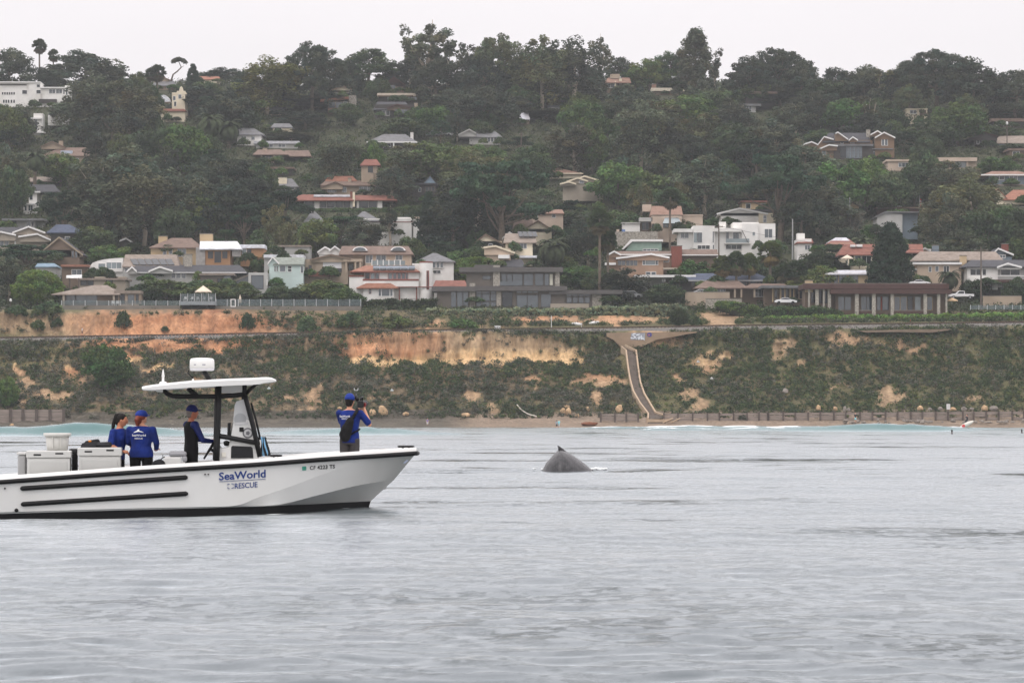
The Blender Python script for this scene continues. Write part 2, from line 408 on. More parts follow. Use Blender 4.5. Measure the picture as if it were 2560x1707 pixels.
def swell(Yc,amp,x0,x1,edge,wf,wb,foamy=0.0,foam_x=None,bend=0.0,seed=0):
    """one shoreward wave: a ridge across X, its long back towards the open sea"""
    global SZ,foam
    a = amp * np.clip((SX - x0) / edge,0,1) * np.clip((x1 - SX) / edge,0,1)
    a = a * a * (3 * amp - 2 * a) / (amp * amp) if amp else a
    a = a * (1 + .38 * fbm(SX / 7,SX * 0 + seed,SX * 0,3))
    yc = Yc + bend * fbm(SX / 22,SX * 0 + seed + 4,SX * 0,2)
    d = SY - yc
    g = np.where(d < 0,np.exp(-(d / wf) ** 2),np.exp(-(d / wb) ** 2))
    g = g * (1 + .10 * fbm(SX / 2.2,SY / 3.5,SX * 0 + seed,3))
    SZ = SZ + a * g
    if foamy:
        fm = np.clip(a / max(amp,.01),0,1) * np.exp(-(np.clip(np.abs(d - .3) - .6 * foamy,0,9) / (.55 * foamy)) ** 2) * np.clip(.75 + .9 * fbm(SX / 2.4,SY / 1.2,SX * 0 + seed + 1,3),0,1)
        if foam_x is not None: fm = fm * np.clip((SX - foam_x[0]) / 3,0,1) * np.clip((foam_x[1] - SX) / 3,0,1)
        foam = np.maximum(foam,fm)
swell(318,.98,-75,spx(640,318),14,2.3,1.4,0,bend=3,seed=1)
swell(338,1.08,spx(540,338),spx(1230,338),16,2.6,1.4,.2,(spx(700,338),spx(1100,338)),bend=3,seed=2)
swell(352,.75,-80,spx(420,352),12,2.4,1.6,.4,(-90,spx(300,352)),bend=4,seed=3)
swell(420,1.02,spx(1880,420),spx(2480,420),8,2.2,1.1,.35,(spx(1900,420),spx(2420,420)),bend=2,seed=5)
swell(450,.55,spx(1560,450),spx(2050,450),6,2.4,1.2,1.3,None,bend=4,seed=6)
swell(520,.45,spx(1380,520),spx(2150,520),8,2.6,1.4,1.6,None,bend=6,seed=7)
swell(470,.5,spx(2230,470),75,6,3,1.4,1.3,(spx(2240,470),spx(2430,470)),bend=3,seed=8)
# the bow of the moving boat lifts the water a little, the stern sits in its trough
BWx,BWy,STx,STy = (905 - 1280) / F * 58.6,58.3,(60 - 1280) / F * 57,56.9
SZ += .13 * np.exp(-((SX - BWx) / 1.5) ** 2 - ((SY - BWy) / 1.8) ** 2) - .08 * np.exp(-((SX - STx) / 2.2) ** 2 - ((SY - STy) / 1.8) ** 2)
bowl = [(-4.25,57.35),(-3.75,57.5),(-3.3,57.85),(-2.85,58.25),(-2.62,58.62)]
for (ax,ay),(bx_,by_) in zip(bowl[:-1],bowl[1:]):
    tt = np.clip(((SX - ax) * (bx_ - ax) + (SY - ay) * (by_ - ay)) / ((bx_ - ax) ** 2 + (by_ - ay) ** 2),0,1); dd_ = np.hypot(SX - ax - tt * (bx_ - ax),(SY - ay - tt * (by_ - ay)) * .8)
    foam = np.maximum(foam,np.clip(1 - dd_ / .34,0,1) * np.clip(.45 + .9 * fbm(SX / .35,SY / .35,SX * 0,2),0,.9))
# wash along the beach
foam = np.maximum(foam,np.clip(.2 + .9 * fbm(SX / 6,SY / 4,SX * 0 + 3,3),0,1) * np.clip((SY - 560) / 12,0,1) * np.clip((608 - SY) / 10,0,1) * (SX > -5) * .8)
SZ *= np.where(SY > 600,.4,1)
V = np.stack([SX,SY,SZ],-1); idx = np.arange(nY * nX).reshape(nY,nX)
Fq = np.stack([idx[:-1,:-1],idx[:-1,1:],idx[1:,1:],idx[1:,:-1]],-1).reshape(-1,4)
sea_me = mesh_np('sea',V.reshape(-1,3),Fq,True)
fa = sea_me.attributes.new('foam','FLOAT','POINT'); fa.data.foreach_set('value',foam.ravel().astype(np.float32))
fa = sea_me.attributes.new('shallow','FLOAT','POINT'); fa.data.foreach_set('value',np.clip((SY - 285) / 30,0,1).ravel().astype(np.float32))
GR,FK = .225,.42
sm = bpy.data.materials.new('sea_water'); sm.use_nodes = True
n,l = sm.node_tree.nodes,sm.node_tree.links; b = n['Principled BSDF']

geo = n.new('ShaderNodeNewGeometry'); mp = n.new('ShaderNodeMapping'); mp.inputs['Scale'].default_value = (1,.55,1); l.new(geo.outputs['Position'],mp.inputs[0])
na = n.new('ShaderNodeTexNoise'); na.inputs['Scale'].default_value = 4.6; na.inputs['Detail'].default_value = 5; na.inputs['Roughness'].default_value = .62; l.new(mp.outputs[0],na.inputs['Vector'])
v1 = n.new('ShaderNodeVectorMath'); v1.operation = 'SUBTRACT'; v1.inputs[1].default_value = (.5,.5,.5); l.new(na.outputs['Color'],v1.inputs[0])
v2 = n.new('ShaderNodeVectorMath'); v2.operation = 'MULTIPLY'; v2.inputs[1].default_value = (.63,.63,0); l.new(v1.outputs[0],v2.inputs[0])
# glassy slicks between the wind ripples, drawn out along the shore
mp2 = n.new('ShaderNodeMapping'); mp2.inputs['Scale'].default_value = (.042,.060,1); l.new(geo.outputs['Position'],mp2.inputs[0])
ns = n.new('ShaderNodeTexNoise'); ns.inputs['Scale'].default_value = 1.0; ns.inputs['Detail'].default_value = 7; ns.inputs['Roughness'].default_value = .72; l.new(mp2.outputs[0],ns.inputs['Vector'])
sk = n.new('ShaderNodeMapRange'); sk.inputs[1].default_value = .54; sk.inputs[2].default_value = .66; sk.inputs[3].default_value = 1.0; sk.inputs[4].default_value = .22; l.new(ns.outputs[0],sk.inputs[0])
sy_ = n.new('ShaderNodeSeparateXYZ'); l.new(geo.outputs['Position'],sy_.inputs[0]); sr = n.new('ShaderNodeMapRange'); sr.inputs[1].default_value = 30; sr.inputs[2].default_value = 70; sr.inputs[3].default_value = .62; sr.inputs[4].default_value = .22; l.new(sy_.outputs['Y'],sr.inputs[0]); l.new(sr.outputs[0],sk.inputs[4])
vk = n.new('ShaderNodeVectorMath'); vk.operation = 'SCALE'; l.new(v2.outputs[0],vk.inputs[0]); l.new(sk.outputs[0],vk.inputs[3]); v2 = vk
v3 = n.new('ShaderNodeVectorMath'); v3.operation = 'ADD'; l.new(geo.outputs['Normal'],v3.inputs[0]); l.new(v2.outputs[0],v3.inputs[1])
v4 = n.new('ShaderNodeVectorMath'); v4.operation = 'NORMALIZE'; l.new(v3.outputs[0],v4.inputs[0]); 
# sky mirrored by the ripples (glossy), strength from the water's Fresnel reflectance on the gentler wave slopes
vf = n.new('ShaderNodeVectorMath'); vf.operation = 'MULTIPLY'; vf.inputs[1].default_value = (FK,FK,FK); l.new(v2.outputs[0],vf.inputs[0])
vg = n.new('ShaderNodeVectorMath'); vg.operation = 'ADD'; l.new(geo.outputs['Normal'],vg.inputs[0]); l.new(vf.outputs[0],vg.inputs[1])
vh = n.new('ShaderNodeVectorMath'); vh.operation = 'NORMALIZE'; l.new(vg.outputs[0],vh.inputs[0])
fr = n.new('ShaderNodeFresnel'); fr.inputs['IOR'].default_value = 1.333; l.new(vh.outputs[0],fr.inputs['Normal'])
gl = n.new('ShaderNodeBsdfGlossy'); gl.inputs['Roughness'].default_value = GR; gl.inputs['Color'].default_value = (.93,.972,1,1); gr = n.new('ShaderNodeMath'); gr.operation = 'MULTIPLY'; gr.inputs[1].default_value = GR; l.new(sk.outputs[0],gr.inputs[0]); l.new(gr.outputs[0],gl.inputs['Roughness']); l.new(v4.outputs[0],gl.inputs['Normal'])
body = n.new('ShaderNodeBsdfDiffuse'); wmix = n.new('ShaderNodeMixShader'); l.new(fr.outputs[0],wmix.inputs[0]); l.new(body.outputs[0],wmix.inputs[1]); l.new(gl.outputs[0],wmix.inputs[2]); n.remove(b)
# deep water is dark; over the sand bars it is stirred up and green
sh = n.new('ShaderNodeAttribute'); sh.attribute_name = 'shallow'; mxs = n.new('ShaderNodeMix'); mxs.data_type = 'RGBA'; mxs.inputs[6].default_value = (.022,.038,.044,1); mxs.inputs[7].default_value = (.046,.13,.126,1)
l.new(sh.outputs['Fac'],mxs.inputs[0]); l.new(mxs.outputs[2],body.inputs[0])
fb = n.new('ShaderNodeBsdfDiffuse'); fb.inputs[0].default_value = (.86,.89,.89,1)
at = n.new('ShaderNodeAttribute'); at.attribute_name = 'foam'; ms = n.new('ShaderNodeMixShader')
nf = n.new('ShaderNodeTexNoise'); nf.inputs['Scale'].default_value = 1.6; nf.inputs['Detail'].default_value = 8; l.new(geo.outputs['Position'],nf.inputs['Vector'])
ad = n.new('ShaderNodeMath'); ad.operation = 'ADD'; l.new(at.outputs['Fac'],ad.inputs[0]); l.new(nf.outputs[0],ad.inputs[1])
mr = n.new('ShaderNodeMapRange'); mr.inputs[1].default_value = .82; mr.inputs[2].default_value = 1.15; l.new(ad.outputs[0],mr.inputs[0])
l.new(mr.outputs[0],ms.inputs[0]); l.new(wmix.outputs[0],ms.inputs[1]); l.new(fb.outputs[0],ms.inputs[2]); l.new(ms.outputs[0],n['Material Output'].inputs[0])
sea = tag(obj('sea',sea_me,sm),'rippled grey sea with low green breakers near the beach','sea',kind='structure')
# ------------------------------------------------------------------ houses
glass_m = M('window_glass',(.055,.072,.085),.08,.25,.35,ior=1.9)
glassb_m = M('dark_window_glass',(.018,.022,.026),.1,.25,.35,ior=1.6)
glassl_m = M('pale_window_glass',(.17,.21,.22),.12,.25,.35,ior=1.9)
WT = M('white_trim',(.74,.73,.71),.6,.06,1)
def stucco(name,r,g,b,v=.07): return M(name,srgb(r,g,b),.9,v,.6,.01,6,dirt=.18)
def shingle(name,r,g,b): return M(name,srgb(r,g,b),.92,.22,1.4,.03,5,stretch=(1,1,3),dirt=.25)
WHITE = stucco('white_stucco',226,224,220); CREAM = stucco('cream_stucco',222,210,186); TAUPE = stucco('taupe_siding',158,148,134); GREY = stucco('grey_siding',176,175,172); YEL = stucco('yellow_stucco',188,166,132)
TANW = stucco('tan_stucco',166,150,132); PEACH = stucco('peach_stucco',190,172,156); SALM = stucco('salmon_brick',160,132,112); MINT = stucco('mint_siding',190,206,202); BROWN = stucco('brown_siding',112,96,82); DARK = stucco('charcoal_siding',66,62,60); BEIGE = stucco('beige_stucco',196,176,156); SLATE = stucco('slate_blue_siding',112,124,134); PLY = stucco('orange_plywood',168,128,94); DTAUPE = stucco('dark_taupe_cladding',104,97,90)
R_GREY = shingle('grey_shingles',112,112,114); R_BRN = shingle('brown_shingles',116,98,88); R_DK = shingle('charcoal_shingles',70,70,74); R_BLUE = shingle('blue_roofing',72,80,98); R_RED = shingle('terracotta_tiles',128,84,72); R_ORG = shingle('orange_tiles',146,102,84); R_WHT = shingle('white_roof_sheet',216,218,224); R_TAUPE = shingle('taupe_shingles',138,126,116); R_TIMB = M('red_brown_timber',srgb(70,44,38),.7,.2,1.2); R_GRN = shingle('grey_green_shingles',132,138,130); R_MET = shingle('pale_metal_roof',190,190,196); R_ROSE = shingle('faded_rose_tiles',138,110,96)
STONE = M('rubble_stone',srgb(150,144,134),.9,.45,3.2,.06,3.2); REDBRICK = M('red_brick',srgb(118,66,54),.9,.2,4,.02); CONC = M('concrete',srgb(118,113,105),.9,.12,.8,.01,dirt=.2); REDTRIM = M('rust_red_trim',srgb(120,62,50),.7,.15,1)
HOUSES = []; RECTS = []
class House:
    def __init__(s,name,label,tile,bx,by,cat='house',Y=None,dY=0.0):
        s.t = tile; px,py = tpx(tile,bx,by); s.Y = min(Y or 9999,Yg(py)) + dY; p = W(px,py,s.Y); s.org = p
        s.e = tag(empty(name,tuple(p)),label,cat); s.zb = p.z; s.rects = []; HOUSES.append(s); s.box_px = None
    def bounds(s):
        rc = s.rects; return min(q[0] for q in rc),min(q[1] for q in rc),max(q[2] for q in rc),max(q[3] for q in rc)
    def w(s,x,y,d=0.0): return W(*tpx(s.t,x,y),s.Y + d)
    def rect(s,x0,y0,x1,y1):
        a = tpx(s.t,x0,y0); b = tpx(s.t,x1,y1); RECTS.append((a[0],a[1],b[0],b[1],s.Y)); s.rects.append((a[0],a[1],b[0],b[1]))
    def box(s,nm,m,x0,y0,x1,y1,d0=0.0,d1=8.0,base=False,bevel=0):
        a = s.w(x0,y1,d0); b = s.w(x1,y0,d0); z0 = a.z - 2.5 if base else a.z
        mb = MB(s.org); mb.box(a.x,b.x,s.Y + d0,s.Y + d1,z0,b.z); s.rect(x0,y0,x1,y1)
        return mb.build(nm,m,s.e,bevel=bevel)
    def wall(s,m,x0,y0,x1,y1,d0=0.0,d1=8.0): return s.box('wall',m,x0,y0,x1,y1,d0,d1,True)
    def flat(s,m,x0,y0,x1,y1,d0=-.6,d1=9.0): return s.box('roof',m,x0,y0,x1,y1,d0,d1)
    def hip(s,m,x0,x1,ye,rx0,rx1,yr,d0=-.6,d1=9.0,th=.22,nm='roof'):
        """roof with its ridge along the shore; rx0==x0 gives a gable end"""
        dm = (d0 + d1) / 2; a = s.w(x0,ye,d0); b = s.w(x1,ye,d0); k = (s.Y + dm)
        r0 = W(*tpx(s.t,rx0,yr),k); r1 = W(*tpx(s.t,rx1,yr),k)
        if rx0 == x0: r0.x = a.x
        if rx1 == x1: r1.x = b.x
        c = Vector((b.x,s.Y + d1,b.z)); d = Vector((a.x,s.Y + d1,a.z)); u = Vector((0,0,-th)); s.rect(x0,yr,x1,ye)
        mb = MB(s.org); mb.add([a,b,c,d,r0,r1,a + u,b + u,c + u,d + u],[(0,1,5,4),(1,2,5),(2,3,4,5),(3,0,4),(6,7,1,0),(7,8,2,1),(8,9,3,2),(9,6,0,3),(9,8,7,6)])
        o = mb.build(nm,m,s.e)
        return o
    def gable(s,rm,wm,xl,yl,xp,yp,xr,yr,d0=0.0,d1=8.0,over=.5,trim=None,th=.2):
        """gable end towards the sea"""
        L,Pk,Rr = s.w(xl,yl,d0),s.w(xp,yp,d0),s.w(xr,yr,d0); dv = Vector((0,d1 - d0 + over,0)); ov = Vector((0,-over,0)); s.rect(xl,yp,xr,max(yl,yr))
        up = Vector((0,0,th)); dn = Vector((0,0,-.03))
        o = MB(s.org)
        for A,B in ((L,Pk),(Pk,Rr)):
            o.prism([A + ov,B + ov,B + ov + up,A + ov + up],dv)
        ro = o.build('roof',rm,s.e)
        if wm is not None:
            i = .12; l2 = L.lerp(Pk,.06); r2 = Rr.lerp(Pk,.06); g = MB(s.org); g.prism([Vector((l2.x,l2.y,min(L.z,Rr.z) - .4)),Vector((r2.x,r2.y,min(L.z,Rr.z) - .4)),r2 + dn,Pk + dn,l2 + dn],Vector((0,d1 - d0 - .2,0))); g.build('gable_wall',wm,s.e)
        if trim is not None:
            for A,B in ((L,Pk),(Pk,Rr)):
                t = MB(s.org); q = Vector((0,-over - .06,0)); t.prism([A + q + Vector((0,0,-.18)),B + q + Vector((0,0,-.18)),B + q + up + Vector((0,0,.02)),A + q + up + Vector((0,0,.02))],(0,.05,0)); t.build('bargeboard',trim,s.e)
        return ro
    def fascia(s,m,x0,x1,y0,y1,d=-.66): return s.box('fascia',m,x0,y0,x1,y1,d,d + .05)
    def win(s,x0,y0,x1,y1,nx=1,ny=1,d=0.0,fm=None,gm=None,nm='window',fw=.09):
        fm = fm or WT; gm = gm or glass_m; a = s.w(x0,y1,d); b = s.w(x1,y0,d); yF = s.Y + d - .10; yB = s.Y + d + .02
        fw = min(fw,(b.x - a.x) * .2,(b.z - a.z) * .2)
        mb = MB(s.org); mb.box(a.x - fw,a.x,yF,yB,a.z - fw,b.z + fw); mb.box(b.x,b.x + fw,yF,yB,a.z - fw,b.z + fw); mb.box(a.x,b.x,yF,yB,a.z - fw,a.z); mb.box(a.x,b.x,yF,yB,b.z,b.z + fw)
        for i in range(1,nx): x = a.x + (b.x - a.x) * i / nx; mb.box(x - fw * .4,x + fw * .4,yF + .02,yB,a.z,b.z)
        for i in range(1,ny): z = a.z + (b.z - a.z) * i / ny; mb.box(a.x,b.x,yF + .025,yB,z - fw * .4,z + fw * .4)
        o = mb.build(nm,fm,s.e); g = MB(s.org); g.box(a.x,b.x,s.Y + d - .04,s.Y + d - .01,a.z,b.z); g.build('pane',gm,o); return o
    def door(s,*a,**k): return s.win(*a,nm='glass_door',**k)
    def chim(s,m,x0,y0,x1,y1,d0=2.0,d1=3.2,cap=True):
        a = s.w(x0,y1,d0); b = s.w(x1,y0,d0); mb = MB(s.org); mb.box(a.x,b.x,s.Y + d0,s.Y + d1,a.z - 1.5,b.z); o = mb.build('chimney',m,s.e)
        if cap: c = MB(s.org); c.box(a.x - .08,b.x + .08,s.Y + d0 - .08,s.Y + d1 + .08,b.z + .003,b.z + .16); c.build('cap',CONC,o)
    def posts(s,m,xs,y0,y1,wd,d0=-.5,nm='post'):
        for x in xs: s.box(nm,m,x,y0,x + wd,y1,d0,d0 + .4)
    def dormer(s,cx,w,y0,y1,d=0.0):
        a = s.w(cx - w / 2,y1,d); b = s.w(cx + w / 2,y0,d); mb = MB(s.org); hw = (b.x - a.x) / 2; hh = b.z - a.z; c = Vector(((a.x + b.x) / 2,s.Y + d,a.z)); n = 12
        pts = [c + Vector((hw * math.cos(math.pi * i / n),0,hh * math.sin(math.pi * i / n))) for i in range(n + 1)]; mb.prism(pts[::-1] if False else pts,(0,3.0,0)); o = mb.build('arched_dormer',WT,s.e)
        pi = [c + Vector((hw * .78 * math.cos(math.pi * i / n),-.03,.06 + hh * .72 * math.sin(math.pi * i / n))) for i in range(n + 1)]; g = MB(s.org); g.prism(pi,(0,.02,0)); g.build('pane',glass_m,o)
    def solar(s,x0,x1,y0,y1,n,dm,d1,skew=0):
        for i in range(n):
            xa = x0 + (x1 - x0) * i / n; xb = x0 + (x1 - x0) * (i + .9) / n; mb = MB(s.org); mb.prism([s.w(xa + skew,y1,dm),s.w(xb + skew,y1,dm),s.w(xb,y0,d1),s.w(xa,y0,d1)],(0,-.05,.1)); mb.build('solar_panel',glassb_m,s.e)

def front_row():
    # --- low pavilion and what stands behind it
    h = House('pavilion_house','low dark bungalow with a wide shingled hip roof behind the glass railing','M1',880,1205,Y=684)
    h.wall(DTAUPE,570,1078,1085,1205); h.hip(R_TAUPE,470,1105,1085,860,985,1003,-1.2,9); h.win(610,1090,690,1165,2,d=-.02,fm=DARK); h.win(700,1088,890,1162,2,fm=DARK,gm=glass_m); h.box('wall_panel',BROWN,895,1088,1030,1165,-.06,0); h.posts(TAUPE,[1035,575],1082,1205,18,-1.0)
    h.flat(R_TAUPE,1050,1052,1292,1080,-.8,6); h.wall(TANW,1085,1080,1285,1205,-.2,6); h.win(1100,1090,1145,1170,d=-.2,fm=BROWN,gm=glassb_m); h.win(1175,1092,1232,1165,d=-.2,fm=BROWN); h.win(1250,1090,1274,1165,d=-.2,fm=BROWN,gm=glassb_m)
    h = House('stucco_house','brown-grey flat-roofed block with blunt chimneys behind the low bungalow','M1',930,1060,Y=697)
    h.wall(TAUPE,720,952,1150,1060); h.flat(R_TAUPE,705,938,1165,955); h.box('chimney',TAUPE,868,925,960,945,1,3); h.win(740,962,860,1005,2,fm=BROWN,gm=glassb_m); h.win(975,960,1035,1010,fm=BROWN,gm=glassb_m); h.box('parapet',TAUPE,1080,925,1148,937,0,5)
    # --- grey house with black roof, solar roof behind
    h = House('grey_house','long grey house with a black shingled roof and small white front gable','M1',1600,960,Y=707)
    h.wall(GREY,1190,884,2010,960); h.hip(R_DK,1195,2262,886,1250,2200,818,-.8,9); h.fascia(WT,1195,2262,884,891,-.86); h.gable(R_DK,GREY,1366,880,1470,838,1592,876,-1.4,3,trim=WT); h.gable(R_DK,GREY,1165,882,1215,838,1260,880,-1.3,3,trim=WT)
    for x in (1430,1575,1620,1670): h.win(x,893,x + 36,938)
    h.win(1400,885,1460,915,2,d=-.0); h.win(1785,893,1822,940); h.win(1840,893,1870,938); h.chim(STONE,1690,722,1762,835,3,4.4)
    h = House('solar_house','taupe-roofed house with a row of slanted black solar panels','M1',1350,920,Y=711)
    h.wall(GREY,1128,828,1640,925); h.hip(R_TAUPE,1122,1650,830,1150,1620,722,-.6,9); h.solar(1195,1580,765,818,6,-.25,2.2,30); h.win(1150,845,1175,880); h.chim(STONE,1680,735,1700,800)
    h = House('curved_house','white house with an arched roofline and long strip windows','M1',950,925,Y=713)
    a = h.w(790,925); pts = [(790,925),(1130,925),(1130,752),(1050,756),(960,766),(900,780),(850,798),(815,845),(790,850)]
    mb = MB(h.org); mb.prism([h.w(x,y) for x,y in pts],(0,9,0)); mb.build('wall',WHITE,h.e); h.rect(790,752,1130,925); h.win(905,806,965,850,1,gm=glassl_m); h.win(980,796,1115,850,3,gm=glassl_m); h.box('parapet',WHITE,920,858,1125,880,-.5,0)
    h = House('tan_cottage','small brown cottage with a bright orange roof edge','M1',690,935,Y=711)
    h.wall(BROWN,570,832,800,940); h.flat(R_ORG,560,814,812,834,-.8,7); h.win(662,862,748,906,2)
    h = House('tarp_roof_house','small house with a pale blue covered roof behind the grey tree','M1',420,900,Y=716)
    h.wall(GREY,330,830,520,900); h.hip(M('blue_tarp',srgb(120,142,158),.6,.15,1),322,530,832,345,500,802,-.4,6)
    # --- craftsman at the left end
    h = House('craftsman_house','taupe craftsman house with white-edged double front gables','M1',170,700)
    h.wall(TAUPE,-60,545,440,700); h.gable(R_BRN,TAUPE,115,525,265,468,420,525,-.3,8,trim=WT); h.gable(R_BRN,TAUPE,-120,580,10,515,150,545,-.9,6,trim=WT); h.hip(R_DK,-60,300,540,-40,240,470,1,9); h.gable(R_BRN,TAUPE,170,560,345,535,470,590,-1,4,trim=WT)
    h.win(0,588,34,648,d=-.02); h.win(48,588,80,648,d=-.02); h.win(255,538,285,580,d=-.35); h.win(300,538,332,580,d=-.35); h.box('corner_board',WT,133,548,146,655,-.06,-.003)
    h = House('flat_roofed_house','small pale house under a long thin flat roof above the craftsman house','M1',235,480,Y=798)
    h.wall(GREY,150,410,325,485); h.flat(R_GREY,15,390,402,410,-1.5,8); h.win(243,416,282,462,gm=glass_m); h.win(292,416,312,462,gm=glassb_m); h.wall(GREY,330,415,395,470,2,8)
    h = House('two_storey_house','narrow two-storey white and grey house with dark roof behind the cypress','M1',280,330)
    h.wall(WHITE,265,148,340,260); h.hip(R_DK,240,530,145,262,500,80,-.6,8); h.fascia(WT,228,370,140,155); h.wall(WHITE,215,262,330,330,-1.5,6); h.flat(WT,198,250,320,264,-2,6); h.win(272,170,300,220); h.win(228,272,244,320,d=-1.5); h.win(262,272,300,320,2,d=-1.5)
    h = House('ridge_roof_house','dark house with a broad grey roof under the big date palm','M1',380,95)
    h.wall(DARK,240,45,540,95); h.hip(R_TAUPE,215,555,50,250,520,8,-.8,8); h.win(300,55,380,85,3,fm=DARK,gm=glassb_m)
    h = House('blue_roof_house','dark house with a low blue-grey hip roof beside the crooked cypress','M1',600,640,Y=748)
    h.wall(DARK,470,512,740,645); h.hip(R_BLUE,425,765,518,520,640,446,-.8,8); h.win(600,560,640,590); h.win(640,596,690,625,gm=glassl_m)
    h = House('steep_roof_house','brown house with long steep dark roof slopes and narrow windows','M1',600,775,Y=727)
    h.gable(R_DK,BROWN,395,690,545,566,765,730,0,8,trim=M('brown_trim',srgb(150,136,116),.8)); h.wall(BROWN,440,680,730,780); h.win(660,690,680,750,fm=BROWN); h.win(690,690,710,750,fm=BROWN)
    h = House('small_gable_house','small dark-roofed house with thin white eaves between the trees','M1',1180,670)
    h.wall(DARK,1120,605,1245,680); h.gable(R_DK,DARK,1100,600,1160,575,1260,640,-.4,6,trim=WT); h.win(1150,620,1190,650)
    # --- yellow house, construction house
    h = House('yellow_house','pale yellow house with a brown hip roof and two tall yellow chimneys','M1',1600,745,Y=724)
    h.wall(YEL,1385,650,1830,750); h.hip(R_BRN,1368,1850,656,1575,1760,570,-.8,10); h.chim(YEL,1455,556,1532,640,3,5); h.chim(YEL,1835,534,1952,640,4,6); h.win(1635,672,1665,738); h.win(1675,672,1706,738); h.win(1500,680,1526,735); h.win(1555,672,1582,715)
    h = House('unfinished_house','house under construction with bare orange plywood walls and white sheeted roof','M1',2000,815,Y=720)
    h.wall(PLY,1886,665,2116,815); h.hip(R_WHT,1832,2216,668,1838,2180,600,-1.0,8); h.box('plastic_sheet',M('plastic_sheet',srgb(150,146,142),.5,.25,1.5,.03),1800,655,1884,818,-.3,5); h.win(1910,692,1958,758,fm=PLY,gm=glassb_m); h.door(1970,692,2032,796,fm=PLY,gm=glassb_m); h.win(2042,692,2090,758,fm=PLY,gm=glassb_m); h.box('plastic_sheet',MATS['plastic_sheet'],2134,680,2206,740,-.3,2)
    h = House('plywood_wing','low unfinished wing with white roof edge and plywood front','M1',2300,725,Y=724)
    h.wall(PLY,2210,665,2425,730); h.flat(R_WHT,2190,630,2430,664,-.6,7); h.win(2225,672,2262,718,gm=glassl_m); h.win(2270,672,2310,718,fm=PLY,gm=glassb_m)
    h = House('glass_gable_house','dark modern house with a big triangular glass gable','M1',2250,1010,Y=701)
    h.wall(DTAUPE,1840,905,2120,1000,1,8); h.flat(R_TAUPE,1830,896,2150,912,.4,8); h.win(2060,920,2120,950,d=1,fm=DARK,gm=glass_m); h.win(2000,945,2040,980,d=1,fm=DARK,gm=glassb_m)
    h.gable(R_GREY,glass_m,2105,985,2352,886,2460,940,-.5,8,trim=DTAUPE); h.wall(DTAUPE,2195,985,2460,1010); h.posts(REDTRIM,[2310],915,1000,10,-.75)
    h = House('concrete_cube_house','grey concrete cube with one large dark window by the mint house','M2',40,1262,Y=697)
    h.wall(GREY,-70,1108,106,1262); h.win(-40,1135,66,1256,fm=DARK,gm=glass_m); h.box('door',WT,98,1170,106,1225,-.05,0)
front_row()

